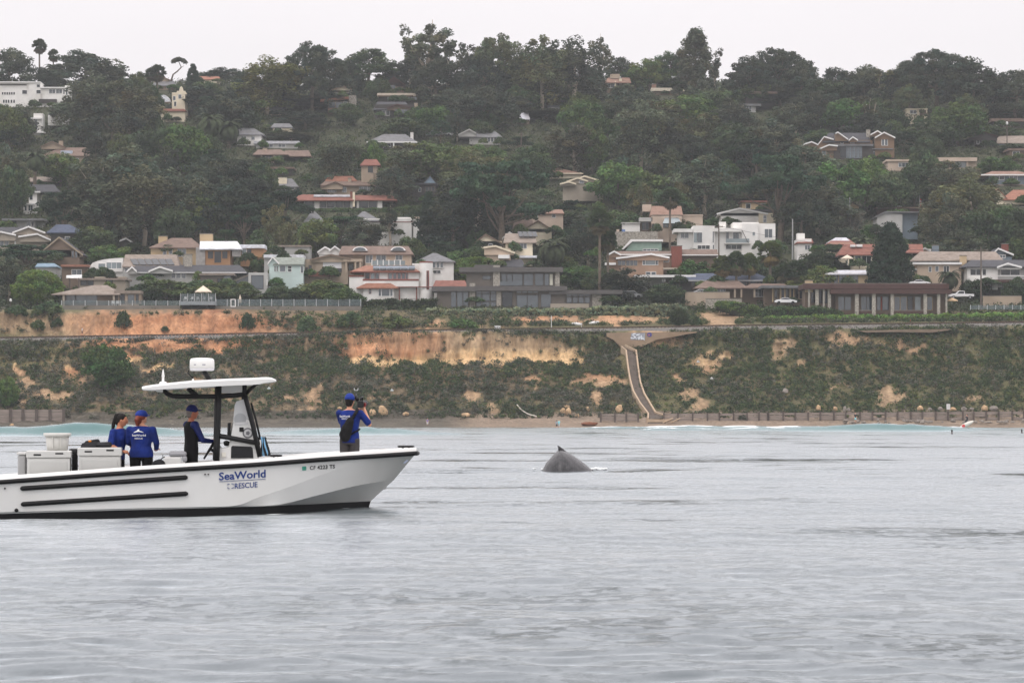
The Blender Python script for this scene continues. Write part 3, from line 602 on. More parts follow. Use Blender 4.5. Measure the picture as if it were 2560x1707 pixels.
def centre_row():
    h = House('mint_house','pale mint house with a grey-green gabled roof and white windows','M2',280,1228,Y=701)
    h.wall(MINT,122,1028,436,1166,0,8); h.wall(GREY,132,1166,330,1230,.5,7); h.gable(R_GRN,MINT,108,1032,155,968,215,1032,-.1,8,trim=WT); h.hip(R_GRN,155,440,1030,155,440,968,-.5,8); h.win(220,1046,270,1098,1,1); h.win(170,1050,180,1098,gm=glassb_m); h.win(190,1050,200,1098,gm=glassb_m); h.win(294,1048,325,1098,1,2,gm=glassb_m); h.win(412,1050,434,1110); h.box('garage_door',WT,145,1180,190,1225,.42,.5)
    h = House('tan_house','tan house with a low brown gable and a big white window shade','M2',700,1135,Y=705)
    h.wall(TANW,545,985,845,1110); h.gable(R_BRN,TANW,495,995,690,948,872,985,-.6,8,trim=BROWN); h.wall(TANW,437,985,545,1138,.3,7); h.win(615,1002,786,1068,fm=TANW,gm=M('window_shade',(.68,.68,.69),.7,.05,1),nm='shaded_window'); h.win(615,1072,786,1104,3,fm=BROWN,gm=glassb_m)
    h.wall(TANW,800,985,972,1105,2,8); h.box('porch_roof',TANW,800,982,975,1008,-1,2); h.posts(TANW,[820,905,950],1008,1105,16,-.9); h.win(840,1030,895,1085,d=2,fm=BROWN,gm=glassb_m); h.win(456,1062,475,1130,d=.3,fm=BROWN,gm=glassb_m); h.win(486,1042,510,1118,d=.3,fm=BROWN,gm=glassb_m); h.hip(R_RED,480,720,1135,500,700,1105,-2,-.2)
    h = House('arched_dormer_house','beige two-storey house with two arched white dormers in a brown roof','M2',1200,1045,Y=712)
    h.wall(BEIGE,1005,932,1425,1050); h.hip(R_BRN,760,1448,938,790,1400,864,-.8,10); h.dormer(955,138,868,908,.2); h.dormer(1305,138,868,906,.2); h.win(1010,942,1070,1018,2); h.door(1106,942,1192,1040,2); h.win(1285,938,1342,992,2); h.wall(BEIGE,800,935,1005,1000,1.5,8)
    e = h
    for i,x in enumerate(range(1060,1372,52)): h.box('balcony_post',WT,x,990,x + 9,1042,-1.5,-1.35)
    h.box('balcony_glass',glassl_m,1066,998,1370,1038,-1.44,-1.41); h.box('balcony_slab',BEIGE,1050,1042,1380,1052,-1.6,0)
    h = House('white_gable_house','small white house with several bright white roof gables','M2',690,950,Y=720)
    h.wall(WHITE,580,915,810,960); h.gable(R_WHT,WHITE,565,925,635,876,690,905,-.2,7,trim=WT); h.gable(R_WHT,WHITE,670,915,725,870,810,930,-.6,7,trim=WT); h.win(690,905,720,935)
    h = House('flat_white_roof_house','low house with a long bright white flat roof behind the mint house','M2',250,1000,Y=716)
    h.wall(GREY,75,970,430,1010); h.flat(R_WHT,70,943,435,972,-.6,8); h.chim(REDBRICK,130,938,146,985,1,2)
    h = House('pale_box_house','plain pale grey box house behind the palms','M2',380,935,Y=738)
    h.wall(GREY,265,862,492,945); h.flat(R_TAUPE,170,856,500,872,-.4,6)
    # --- mediterranean villa with tower
    h = House('white_villa','white villa with orange tile roofs and a round white tower','M2',1240,1358,Y=690)
    h.wall(WHITE,990,1240,1480,1358,1.2,10); h.wall(WHITE,995,1095,1500,1240,1.0,10); h.wall(WHITE,856,1145,990,1240,.5,8); h.box('coping',REDTRIM,850,1132,992,1146,.3,8)
    h.box('balcony_wall',WHITE,985,1182,1492,1237,-.2,1.0); h.box('balcony_rail',REDTRIM,980,1167,1496,1182,-.3,.1); h.hip(R_ORG,862,1505,1098,1000,1420,1044,-.2,9); h.fascia(REDTRIM,870,1500,1096,1103,-.26)
    h.box('roof_glazing',M('roof_glazing',srgb(176,184,196),.35,.1,1),1078,1050,1460,1082,.6,.75); h.solar(1075,1465,1045,1084,6,.1,1.6)
    # tower
    c = h.w(1562,1345,1.5); t = h.w(1562,1020,1.5); rr = (h.w(1625,1200).x - h.w(1500,1200).x) / 2; mb = MB(h.org); mb.lathe((c.x,c.y,c.z - 2),[(rr,0),(rr,t.z - c.z + 2)],24); mb.build('tower',WHITE,h.e,True).data.shade_flat(); mb = MB(h.org); mb.lathe((c.x,c.y,t.z),[(rr * 1.03,0),(rr * 1.03,.25),(rr * .9,.3)],24); mb.build('tower_rim',REDTRIM,h.e); h.rect(1500,1015,1625,1340)
    a = h.w(1566,1262); b = h.w(1590,1090); mb = MB(h.org); mb.box(a.x,b.x,c.y - rr - .04,c.y - rr + .3,a.z,b.z); o = mb.build('slot_window',REDTRIM,h.e); mb = MB(h.org); mb.box(a.x + .2,b.x - .2,c.y - rr - .06,c.y - rr - .041,a.z + .15,b.z - .15); mb.build('pane',glassb_m,o)
    h.box('side_wall',WHITE,1435,1024,1502,1090,2.5,6); h.win(1005,1112,1042,1164,d=1.0,fm=REDTRIM,gm=glassb_m); PK = M('rose_frame',srgb(190,140,136),.7)
    for x0,x1 in ((1055,1090),(1096,1130),(1215,1250),(1262,1290),(1302,1330),(1340,1368),(1375,1395)): h.win(x0,1116,x1,1166,d=1.0,fm=PK,gm=glassl_m if x0 in (1055,1215) else glass_m)
    h.wall(WHITE,985,1242,1268,1358,-.6,1.2); h.hip(R_ORG,922,1308,1246,1060,1200,1184,-1.4,2.2); h.win(1128,1258,1148,1322,d=-.6); h.win(1156,1258,1226,1322,d=-.6); h.win(1234,1258,1254,1322,d=-.6); h.win(1040,1262,1056,1300,d=-.6,fm=REDTRIM)
    h.win(1270,1262,1302,1316,d=1.2,gm=glassb_m); h.door(1328,1262,1356,1328,d=1.2,fm=REDTRIM,gm=glassb_m); h.door(1362,1262,1388,1328,d=1.2,fm=REDTRIM,gm=glassb_m); h.posts(REDTRIM,[1312,1470],1240,1358,10,.2); h.box('porch_beam',REDTRIM,1265,1236,1770,1243,-.2,.1)
    h = House('hip_roof_cottage','white cottage with a pyramid-like grey roof and slanted roof windows','M2',1680,1105,Y=709)
    h.wall(WHITE,1480,1004,1815,1120); h.hip(R_GREY,1462,1832,1006,1625,1655,928,-.8,10)
    for x in (1625,1660,1695): h.win(x,1012,x + 24,1062,1,d=-.3)
    h.win(1630,1088,1695,1116,2,gm=glassb_m)
    h = House('terracotta_wing','low wing with a terracotta tile roof between villa and dark modern house','M2',1780,1250,Y=697)
    h.wall(WHITE,1635,1232,1940,1260); h.hip(R_RED,1622,1945,1236,1650,1920,1180,-.5,8)
centre_row()

def modern_row():
    h = House('modern_house','dark flat-roofed modern house with stone piers and walls of glass','S',1310,770,Y=683)
    D2 = M('dark_fascia',srgb(84,80,78),.6,.1,1)
    h.wall(DTAUPE,1092,726,1180,770,0,8); h.flat(D2,1079,716,1190,728,-1,9); h.wall(DTAUPE,1180,724,1412,770,.6,10); h.flat(D2,1186,715,1418,727,-.8,10.5); h.wall(DTAUPE,1374,733,1504,770,1.0,9); h.flat(D2,1372,725,1556,735,-.4,9.5)
    h.wall(DTAUPE,1166,680,1400,716,1.6,9); h.flat(D2,1148,668,1408,680,.4,10); h.flat(D2,1186,662,1250,668.5,2,8)
    for a in ((1233,664,1250,716,.9),(1174,708,1188,770,-.2),(1388,680,1399,716,1.2),(1241,728,1253,770,.1),(1481,736,1504,770,.7)): h.box('stone_pier',STONE,a[0],a[1],a[2],a[3] + (0),a[4],a[4] + .9)
    for x0,x1 in ((1128,1140),(1143,1156),(1158,1170)): h.door(x0,730,x1,767,d=0,fm=DARK,gm=glass_m,fw=.06)
    for x0,x1 in ((1191,1203),(1206,1224),(1227,1240)):
        h.win(x0,735,x1,752,d=.6,fm=DARK,fw=.06); h.win(x0,755,x1,766,d=.6,fm=DARK,fw=.06); h.win(x0,729,x1,733,d=.6,fm=DARK,fw=.05)
    h.win(1256,730,1280,767,d=.6,fm=DARK,gm=glassb_m); h.door(1292,738,1317,768,d=.6,fm=DARK); h.door(1319,738,1345,768,d=.6,fm=DARK); h.door(1353,736,1377,767,d=.6,fm=DARK)
    for x in (1292,1306,1320,1334): h.win(x,728,x + 11,732,d=.6,fm=DARK,fw=.05,gm=glassl_m)
    for x in (1384,1396): h.win(x,743,x + 10,757,d=1.0,fm=DARK,fw=.06)
    for x in (1417,1432,1447,1462): h.win(x,743,x + 12,757,d=1.0,fm=DARK,fw=.06); h.win(x,736,x + 12,740,d=1.0,fm=DARK,fw=.05)
    for x0,x1 in ((1254,1266),(1268,1280),(1282,1306),(1310,1332),(1338,1358)): h.win(x0,685,x1,713,1,2,d=1.6,fm=DARK,fw=.07)
    h.win(1362,685,1372,713,d=1.6,fm=DARK); h.win(1374,685,1382,713,d=1.6,fm=DARK,gm=M('curtain',(.55,.53,.44),.8,.1,1)); h.win(1207,690,1226,698,2,d=1.6,fm=DARK); h.box('terrace_wall',TAUPE,1376,759,1472,770,-.6,0)
    h.box('balcony_glass',glass_m,1250,704,1300,714,.5,.54)
    h = House('mid_century_house','salmon brick mid-century house with white eaves and a fat red chimney','M3',1180,980,Y=712)
    h.wall(SALM,1000,822,1390,985); h.gable(R_TAUPE,SALM,955,832,1278,792,1446,826,-.8,7,trim=WT); h.hip(R_BRN,930,1480,800,935,1480,764,1,9); h.fascia(WT,985,1480,790,801,.9); h.gable(R_BRN,SALM,872,805,938,768,1000,800,0,7,trim=WT); h.wall(SALM,885,805,1000,910,.6,7); h.box('porch_roof',WT,855,870,955,890,-.5,2)
    h.win(1202,828,1222,890); h.win(1228,828,1314,890,1,gm=glassl_m); h.win(1320,828,1340,890); h.win(975,848,1040,892,2,fm=TANW,d=0.0); h.win(1050,848,1150,896,3,fm=TANW); h.win(1232,956,1270,982); h.win(1282,956,1320,982); h.wall(SALM,1390,815,1470,960,1.5,7); h.win(1392,826,1440,864,3,d=1.5,gm=glassb_m); h.box('deck_roof',TAUPE,1390,915,1520,932,-.5,2); h.chim(REDBRICK,1466,718,1562,900,.5,3.5)
    h.wall(BROWN,1560,795,1880,850,2,8); h.hip(R_BRN,1530,1895,800,1550,1895,748,1,9); h.fascia(WT,1528,1892,795,804,.94)
    h = House('butterfly_roof_house','mint green house front under a slanted white-edged roof','M3',1230,765,Y=727)
    mb = MB(h.org); mb.prism([h.w(x,y) for x,y in ((1040,760),(1375,760),(1375,676),(1105,676))],(0,7,0)); mb.build('wall',M('mint_green_wall',srgb(136,158,146),.85,.1,1),h.e); mb = MB(h.org); mb.prism([h.w(x,y,-.6) for x,y in ((1008,745),(1022,748),(1105,676),(1388,676),(1388,656),(1090,656))],(0,8.5,0)); mb.build('roof',WT,h.e); h.rect(1010,655,1390,760); h.win(1205,745,1340,762,4)
    h = House('carport','open carport under a long thin white flat roof','M3',1400,1042,Y=703)
    h.flat(WT,1128,982,1690,1004,-1,7); h.wall(GREY,1200,1004,1400,1045,4,7); h.posts(GREY,[1210,1380,1400,1470,1560],1004,1045,9,-.5); h.wall(BROWN,1410,1004,1640,1045,5,7)
    h = House('blue_roof_bungalow','dark wide bungalow with a faded blue hip roof behind fan palms','M3',1950,1090,Y=700)
    h.wall(DARK,1530,1030,2352,1110); h.hip(R_BLUE,1500,2420,1034,1700,2250,968,-1,11); h.fascia(GREY,1505,2410,1030,1039,-1.06)
    for x in range(1650,2340,90): h.win(x,1045,x + 50,1085,fm=BROWN,gm=glassb_m)
    h = House('brown_hip_house','low house with a dark brown roof and tan porch posts','M3',2000,1185,Y=692)
    h.wall(BROWN,1700,1098,2420,1190,1.5,8); h.hip(R_BRN,1672,2170,1100,1780,2080,1036,-.8,9); h.hip(R_BRN,2120,2560,1098,2200,2500,1062,-1,8); h.posts(TANW,[1850,2040,2100,2220,2330],1098,1190,16,-.6); h.win(1865,1110,1960,1150,2,d=1.5); h.win(2230,1115,2320,1180,3,d=1.5,gm=glassb_m)
    h = House('white_modern_house','large bright white cubic modern house with balconies and tall windows','M3',1950,745,Y=741)
    h.wall(WHITE,1530,575,1680,748,.5,8); h.box('canopy',WHITE,1488,558,1660,590,-.8,8); h.wall(WHITE,1665,530,1862,748,-.2,9); h.wall(WHITE,1862,580,2240,748,.8,9); h.box('canopy',WHITE,1856,552,2110,586,-.8,8); h.wall(WHITE,2110,510,2262,748,0,9); h.box('parapet',WHITE,2030,500,2268,555,1.2,9); h.wall(WHITE,2262,510,2420,748,1.5,10); h.box('chimney',WHITE,1905,495,1966,560,2,4)
    h.win(1552,598,1620,644,2,d=.5); h.door(1662 + 8,594,1700,684,d=-.2,gm=glassl_m); h.door(1704,594,1746,684,d=-.2,gm=glass_m); h.win(1844,585,1854,685,d=-.2); h.door(1966,590,1992,684,d=.8); h.door(2032,594,2056,684,d=.8); h.door(2060,594,2084,684,d=.8); h.win(2322,562,2390,640,2,d=1.5); h.win(2210,590,2232,620,d=0,gm=glassl_m)
    h.box('balcony_glass',glassl_m,1965,650,2180,688,-.6,-.56); h.box('balcony_slab',WHITE,1955,688,2190,696,-.7,.8); h.win(1706,712,1816,745,3,d=-.2,gm=glassb_m); h.win(1966,708,2206,745,5,d=.8,gm=glassb_m); h.win(1845,708,1856,745,d=-.2); mb = MB(h.org); mb.tube([h.w(2112,570,-.7),h.w(2170,690,-.7)],.07,6); mb.build('stair_rail',DARK,h.e)
    h = House('grey_barn_house','pale grey clapboard house with a long low white gable end','M3',2130,515,Y=776)
    h.gable(R_DK,WHITE,1880,425,2090,374,2352,425,0,10,trim=WT); h.wall(WHITE,1920,415,2265,515); h.wall(CREAM,2265,415,2420,515,-.3,8); h.flat(R_DK,2140,380,2430,400,3,9); h.win(2310,438,2336,500,1,2,d=-.3)
    h = House('yellow_upper_house','yellow house with dark upper windows half hidden by the straight-trunked pine','M3',2230,400,Y=815)
    h.wall(YEL,2110,312,2345,402); h.flat(R_RED,2100,300,2352,314); h.win(2150,330,2190,372,gm=glassb_m); h.win(2290,330,2330,372,gm=glassb_m)
    h = House('peach_stucco_house','peach stucco house with faded rose roof, glass awning and parapet wing','M3',1450,582,Y=764)
    h.wall(PEACH,1280,430,1560,585,0,9); h.hip(R_ROSE,1270,1570,432,1285,1555,350,0,9); h.wall(PEACH,1540,430,1752,520,2,9); h.box('parapet',PEACH,1200,335,1280,400,6,9); h.box('parapet',PEACH,1530,428,1756,440,1.8,9)
    mb = MB(h.org); mb.prism([h.w(1385,512,-2.2),h.w(1555,512,-2.2),h.w(1530,460,0),h.w(1405,460,0)],(0,-.06,.08)); mb.build('glass_awning',glassl_m,h.e)
    for x in range(1390,1560,26): h.win(x,515,x + 20,545,d=-.05,fm=BROWN,gm=glass_m)
    h.wall(BROWN,1180,490,1285,582,2,6); h.box('porch_roof',GREY,1170,455,1290,492,0,6); h.win(1192,500,1255,570,2,d=2,gm=glassb_m,fm=BROWN); h.win(1285,515,1305,552,gm=glassb_m,fm=BROWN); h.wall(WHITE,1010,508,1175,572,1,6); h.box('roof',GREY,1000,500,1180,510,.5,6.5)
    h = House('rubble_terrace','tan dry-stone garden terrace with clutter below the peach house','M3',1090,625,'terrace',Y=758)
    h.box('terrace_wall',STONE,950,585,1340,640,0,3,True); h.box('planter',PEACH,960,565,985,590,.2,1); h.box('crate',M('blue_crate',srgb(90,120,170),.6),1010,565,1040,588,.3,1)
    h = House('tile_roof_house','long peach house with a faded orange tile roof behind the fan palms','M3',280,485,Y=776)
    h.wall(PEACH,90,412,470,490); h.hip(R_ROSE,70,480,415,90,460,382,-.6,8); h.win(200,425,235,455,2); h.win(370,425,400,455,gm=glassb_m)
    h = House('white_gable_end_house','white gable-ended house with a dark brown roof','M3',250,600,Y=756)
    h.gable(R_BRN,CREAM,120,560,240,490,375,575,0,8,trim=BROWN); h.wall(CREAM,140,560,365,610); h.hip(R_BRN,0,200,575,20,190,480,.5,8)
    h = House('pale_yellow_house','pale yellow house with taupe roof and slanted solar panels','M3',80,800,Y=724)
    h.wall(CREAM,-60,680,190,800); h.hip(R_TAUPE,-80,225,684,-60,215,602,-.6,9); h.solar(50,225,588,632,4,1.2,3.2,15); h.win(12,688,48,738,1); h.win(78,688,134,738,2); h.box('roof',R_WHT,60,805,230,825,-3,0)
modern_row()
def right_row():
    h = House('timber_stone_house','red-brown timber house with rubble stone columns and wrap-around eaves','M4',1150,1348,Y=676)
    STC = M('column_stone',srgb(158,152,142),.9,.4,4,.05,4)
    h.wall(BROWN,620,1150,1640,1350,1.8,10); h.flat(R_TIMB,320,1065,1662,1112,0,11); h.flat(R_TIMB,575,1116,1692,1156,-1.4,10); h.flat(M('roof_membrane',srgb(110,100,94),.9,.15,.6),335,1058,1640,1066,.5,10.5)
    for x,wd,y0 in ((800,33,1156),(956,34,1156),(1128,28,1156),(1430,30,1156),(1555,28,1156),(1632,16,1156),(505,16,1112),(550,30,1112),(370,16,1112),(436,30,1112)): h.box('stone_column',STC,x,y0,x + wd,1352,-.8 if x > 600 else .6,(-.8 if x > 600 else .6) + .6)
    for x0,x1,m,f in ((646,700,glass_m,BROWN),(706,762,glass_m,BROWN),(856,902,glass_m,BROWN),(906,954,glass_m,BROWN),(1002,1032,glass_m,BROWN),(1052,1108,glass_m,R_TIMB),(1160,1210,glass_m,YEL),(1218,1274,glass_m,YEL),(1286,1324,glassb_m,DARK),(1350,1402,glassl_m,BROWN),(1462,1508,glass_m,YEL)): h.door(x0,1184,x1,1304,d=1.8,fm=f,gm=m,fw=.1)
    h.box('rail',R_TIMB,833,1312,957,1334,-.7,-.5); h.box('rail',R_TIMB,1156,1312,1432,1334,-.7,-.5); h.box('rail_cap',CONC,833,1304,957,1312,-.72,-.45); h.box('rail_cap',CONC,1156,1304,1432,1312,-.72,-.45); h.box('front_door',M('red_door',srgb(150,60,44),.6),1036,1182,1050,1304,1.74,1.8)
    h.hip(R_MET,935,1168,1094,1035,1060,1060,3,7,nm='skylight'); h.chim(YEL,345,1036,412,1075,2,4); h.wall(BROWN,340,1110,620,1350,3,10); h.win(395,1130,432,1240,d=3,fm=BROWN,gm=glassb_m); h.win(470,1130,500,1240,d=3,fm=R_TIMB,gm=glassb_m); h.win(525,1130,548,1240,d=3,fm=R_TIMB)
    h = House('glass_lounge','low dark flat-roofed pavilion with amber posts behind the white sedan','M4',160,1225,Y=683)
    h.wall(BROWN,-30,1100,340,1230,3,8); h.flat(R_GREY,-60,1078,345,1102,-1,9); h.posts(YEL,[40,110,150,200,232],1102,1230,9,.5)
    for x in (60,125,165,215,250,290): h.win(x,1115,x + 26,1200,d=3,fm=TANW,gm=glassb_m)
    h = House('yellow_flat_house','yellow stucco house with a pale metal roof behind the timber house','M4',780,1062,Y=700)
    h.wall(YEL,506,965,1010,1075); h.hip(R_MET,525,1048,972,640,960,938,-.8,9); h.wall(WHITE,1012,1004,1078,1075,.3,5); h.box('parapet',YEL,503,955,540,968,0,6)
    for x0,x1 in ((524,540),(564,576),(610,640),(655,714),(750,824),(936,1006)): h.win(x0,990,x1,1058,2 if x1 - x0 > 50 else 1,fm=DARK)
    h = House('beige_house','beige two-storey house with ribbed grey-brown roofs and blank side wall','M4',1560,1065,Y=704)
    h.wall(BEIGE,1370,880,1775,1032); h.wall(BEIGE,1300,930,1372,1070,1,7); h.wall(BEIGE,1400,1032,1700,1075,.8,7); h.hip(R_TAUPE,1330,2165,846,1400,2090,768,1.5,10); h.flat(WT,1318,866,1782,886,-.8,8); h.chim(YEL,1768,808,1826,890,.5,2); h.win(1478,908,1500,954); h.win(1538,904,1566,948); h.win(1616,902,1662,960,2,gm=glassb_m); h.win(1412,1046,1455,1064,2,d=.8,gm=glassb_m)
    h.gable(R_TAUPE,BEIGE,1290,975,1340,940,1375,925,.8,6,trim=WT)
    h = House('balcony_house','white house with a dark roof, picture windows and dark carport below','M4',2080,1062,Y=699)
    h.wall(WHITE,1830,902,2112,1012); h.hip(R_DK,1788,2480,906,1870,2400,845,-1,9); h.wall(GREY,2112,902,2440,990,.8,8); h.win(1860,932,1962,984,2,gm=glassb_m); h.win(1972,932,2002,984,gm=glassb_m); h.win(2140,922,2312,984,2,d=.8,gm=glassb_m); h.box('balcony',R_TIMB,2000,1025,2440,1052,-2,1); h.box('balcony_rail',WT,2110,988,2440,994,-1.9,-1.8); h.box('balcony_wall',WHITE,1850,1005,2010,1062,-1,0); h.posts(DARK,[2050,2150,2280],1052,1150,8,-1.5); h.wall(DARK,1980,1052,2420,1165,3,8); h.gable(R_DK,WHITE,2100,915,2200,880,2330,915,-.6,4,trim=WT)
    h = House('slate_gable_house','slate grey house with a white-edged gable and brick chimney','M4',2150,840,Y=720)
    h.gable(R_DK,SLATE,2060,795,2112,742,2255,800,0,8,trim=WT); h.wall(SLATE,2075,790,2240,845); h.win(2105,800,2180,825,3); h.chim(REDBRICK,2150,700,2210,755,3,4.5)
    h = House('ribbed_roof_house','house of grey ribbed roof slopes with bright skylight boxes','M4',1480,800,Y=722)
    h.gable(R_TAUPE,BEIGE,1340,810,1440,738,1520,790,0,8,trim=GREY); h.chim(SLATE,1515,714,1570,790,2,4); h.box('skylight',WT,1440,745,1500,760,1,3); h.wall(BEIGE,1350,800,1600,840)
    h = House('red_tile_villa','low villa with broad red tile roofs and two white skylights','M4',880,900,Y=715)
    h.wall(CREAM,790,795,1000,905); h.hip(R_RED,652,1000,795,700,980,700,-.8,9); h.win(800,810,850,890,fm=WT); h.win(865,810,945,885,2,gm=glassb_m); h.box('skylight',WT,760,705,805,726,1.6,3); h.box('skylight',WT,815,702,868,724,1.8,3); h.wall(CREAM,1255,770,1330,850,2,8); h.hip(R_RED,1240,1430,775,1260,1420,700,0,8); h.posts(CREAM,[735],830,895,10,-1)
    h = House('skylight_roof_house','house with a pale flat-topped roof rimmed in red tiles','M4',690,765,Y=735)
    h.wall(CREAM,570,690,800,770); h.hip(R_RED,535,805,700,600,745,652,-.6,8); h.hip(R_MET,550,770,682,620,720,640,1.5,6); h.win(575,712,640,758,2)
    h = House('white_arch_house','little white stucco house with a curved parapet and red roof','M4',330,765,Y=735)
    h.wall(WHITE,270,650,400,770); h.hip(R_RED,265,420,685,290,400,648,-.6,6); h.box('parapet',WHITE,268,600,338,655,2,5); h.win(340,710,385,750,2)
    h = House('grey_siding_barn','plain grey-white clapboard building with a low shed roof','M4',1150,590,Y=766)
    mb = MB(h.org); mb.prism([h.w(x,y) for x,y in ((1000,590),(1235,590),(1235,425),(1085,412),(1002,445))],(0,9,0)); mb.build('wall',GREY,h.e); h.rect(1000,400,1385,590); mb = MB(h.org); mb.prism([h.w(x,y,-.5) for x,y in ((985,455),(1085,412),(1390,412),(1390,400),(1080,398),(982,446))],(0,10,0)); mb.build('roof',R_GREY,h.e); h.wall(SLATE,1235,415,1375,560,1,9)
    h = House('long_dark_house','long dark red-brown house with flat roofs below the flagpole','M4',1150,420,Y=808)
    h.wall(R_TIMB,1000,368,1385,425); h.flat(R_BRN,985,358,1400,372); h.wall(R_TIMB,625,378,760,460,1,7); h.flat(R_BRN,610,370,790,382,0,8); h.gable(R_BRN,YEL,740,345,775,322,840,358,2,7); h.win(1200,375,1300,400,4,fm=BROWN,gm=glassb_m); h.box('skylight',WT,1190,346,1232,360,1,2)
    h = House('blue_grey_house','blue-grey house with a tan low roof and white fascia','M4',2180,150)
    h.wall(SLATE,2030,68,2440,165); h.hip(R_ROSE,1955,2460,66,2060,2300,30,-1,9); h.fascia(WT,1958,2460,58,70,-1.06); h.win(2080,74,2170,108,2,gm=glassb_m); h.win(2220,74,2290,108,2); h.wall(WHITE,2050,150,2120,180,-1.5,3); h.flat(R_TAUPE,2100,150,2440,170,-2,4)
    h = House('orange_roof_house','house with wide orange-brown tile roof behind olive trees','M4',2280,320)
    h.wall(CREAM,2100,285,2440,330); h.hip(R_ORG,2160,2480,290,2250,2420,202,-.6,9); h.gable(R_ORG,CREAM,2050,280,2110,195,2200,290,0,7); h.box('awning',WT,2288,358,2420,400,-4,0)
right_row()

def hill_row():
    h = House('stepped_white_house','big stepped white modernist house at the crest with many small windows','U1',330,830,Y=1018)
    h.wall(WHITE,-140,612,262,830); h.wall(WHITE,262,608,372,830,-.6,9); h.wall(WHITE,372,660,610,830,0,9); h.wall(WHITE,596,640,636,770,-.4,6); h.flat(WT,-145,604,370,614,-1,10); h.flat(WT,366,654,640,664,-.7,9.5); h.box('roof_shadow_strip',DARK,-140,630,245,640,-.06,0)  # solid dark strip stands for the shade under the roof edge
    for x in range(18,140,21): h.win(x,702,x + 14,724,gm=glassb_m,fw=.05)
    for x in (28,50,72,98,122): h.win(x,772,x + 15,800,gm=glassb_m,fw=.05)
    h.win(205,684,248,718,gm=glassb_m); h.win(338,632,366,656,d=-.6,gm=glassb_m); h.win(335,682,374,714,d=-.6,gm=glassb_m); h.win(452,676,508,712,2); h.win(516,676,570,712,2); h.win(582,676,594,720); h.win(605,672,620,726,d=-.4); h.box('terrace',DARK,355,765,520,800,-.7,-.02)
    h = House('white_stair_tower','slim white stair tower with stacked slabs on the slope','U1',345,1085,Y=980)
    h.wall(WHITE,312,940,372,1090); h.flat(WT,280,934,378,948,-.8,5); h.wall(WHITE,308,895,390,934,.3,5); h.win(320,955,342,1040,gm=glass_m); h.wall(WHITE,440,890,640,930,6,12); h.box('slab',WT,300,1060,400,1075,-1,4)
    h = House('crest_tan_house','tan house with a grey roof right on the crest','U1',1500,670)
    h.wall(TANW,1400,636,1605,675); h.hip(R_GREY,1385,1615,640,1440,1595,596,-.6,8); h.gable(R_ROSE,TANW,1410,600,1485,560,1560,592,3,8); h.win(1440,645,1490,664,2); h.win(1530,645,1560,664)
    h = House('crest_orange_house','orange-roofed house peeping over the crest beside the small cypress','U1',1800,610)
    h.wall(CREAM,1740,582,2020,612); h.hip(R_ORG,1735,2030,584,1760,2010,556,-.4,7); h.chim(CREAM,1733,568,1752,600,0,1)
    h = House('mission_house','white mission-style house with a stepped bell gable','U1',1600,960,Y=985)
    h.wall(CREAM,1580,705,1700,870); mb = MB(h.org); mb.prism([h.w(x,y,-.1) for x,y in ((1580,720),(1720,720),(1700,690),(1685,690),(1678,660),(1665,645),(1652,660),(1645,690),(1628,690),(1620,705),(1580,705))],(0,.6,0)); mb.build('bell_gable',CREAM,h.e); h.wall(CREAM,1430,870,1700,990,-1,7); h.hip(R_RED,1420,1710,872,1440,1690,852,-1.5,2); h.win(1590,740,1612,775,d=0,gm=glass_m); h.win(1640,725,1665,760); h.wall(CREAM,1430,760,1470,870,1,6); mb = MB(h.org); c = h.w(1500,790,0); mb.prism([c + Vector((2.0 * math.cos(a),0,3.8 * math.sin(a) * .55)) for a in [math.pi * i / 10 for i in range(11)]],(0,5,0)); mb.build('barrel_roof',R_WHT,h.e); h.win(1600,790,1618,830,gm=glassb_m)
    h = House('brown_roof_house','wide brown-roofed house with a pale skylight above the big date palm','U1',620,1360)
    h.wall(TANW,420,1285,780,1370); h.hip(R_BRN,370,830,1285,560,800,1210,-.6,9); h.gable(R_BRN,TANW,375,1205,480,1158,600,1210,3,9,trim=BROWN); h.box('skylight',M('skylight_glass',srgb(168,176,190),.3),556,1238,664,1274,.6,1.6); h.chim(TANW,540,1150,575,1200,5,6.5); h.win(570,1320,620,1345,gm=glassb_m); h.win(660,1310,720,1340,2)
    h = House('white_hip_house','white house with a steep grey hip roof among palms','U1',2290,1185)
    h.wall(WHITE,2180,1085,2400,1190); h.hip(R_GREY,2135,2430,1090,2210,2330,1030,-.6,9); h.win(2310,1110,2340,1140,gm=glass_m); h.win(2220,1110,2260,1150,2)
    h = House('orange_fascia_house','mid-century house with a sloping orange roof edge and glass front','U2',720,945)
    h.wall(BROWN,640,830,825,950); mb = MB(h.org); mb.prism([h.w(x,y,-.8) for x,y in ((570,838),(825,812),(825,790),(575,815))],(0,9,0)); mb.build('roof',R_ORG,h.e); h.win(650,842,705,890,1,fm=BROWN); h.win(712,842,772,892,1,fm=BROWN); h.win(780,840,812,892,fm=WT,gm=glassl_m); h.box('deck_wall',R_ROSE,640,895,825,925,-1,0); h.wall(STONE,828,780,890,950,.5,6); h.rect(575,775,890,940)
    h = House('low_gable_house','brown low-gabled house with a pale front above the orange-fascia house','U2',750,800,Y=1010)
    h.gable(R_BRN,CREAM,640,745,780,702,855,728,0,8,trim=BROWN); h.wall(TANW,665,735,850,810); h.win(715,760,840,785,3,gm=glassb_m)
    h = House('crest_white_roof_house','pale-roofed house glimpsed under the great round pine','U2',450,720,Y=1040)
    h.wall(GREY,400,690,500,730); h.gable(R_GREY,GREY,395,700,450,640,500,690,-.2,6,trim=WT); h.win(435,690,460,715)
    h = House('red_brown_cabin','dark red-brown cabin in the pines at the crest','U2',1250,745,Y=1020)
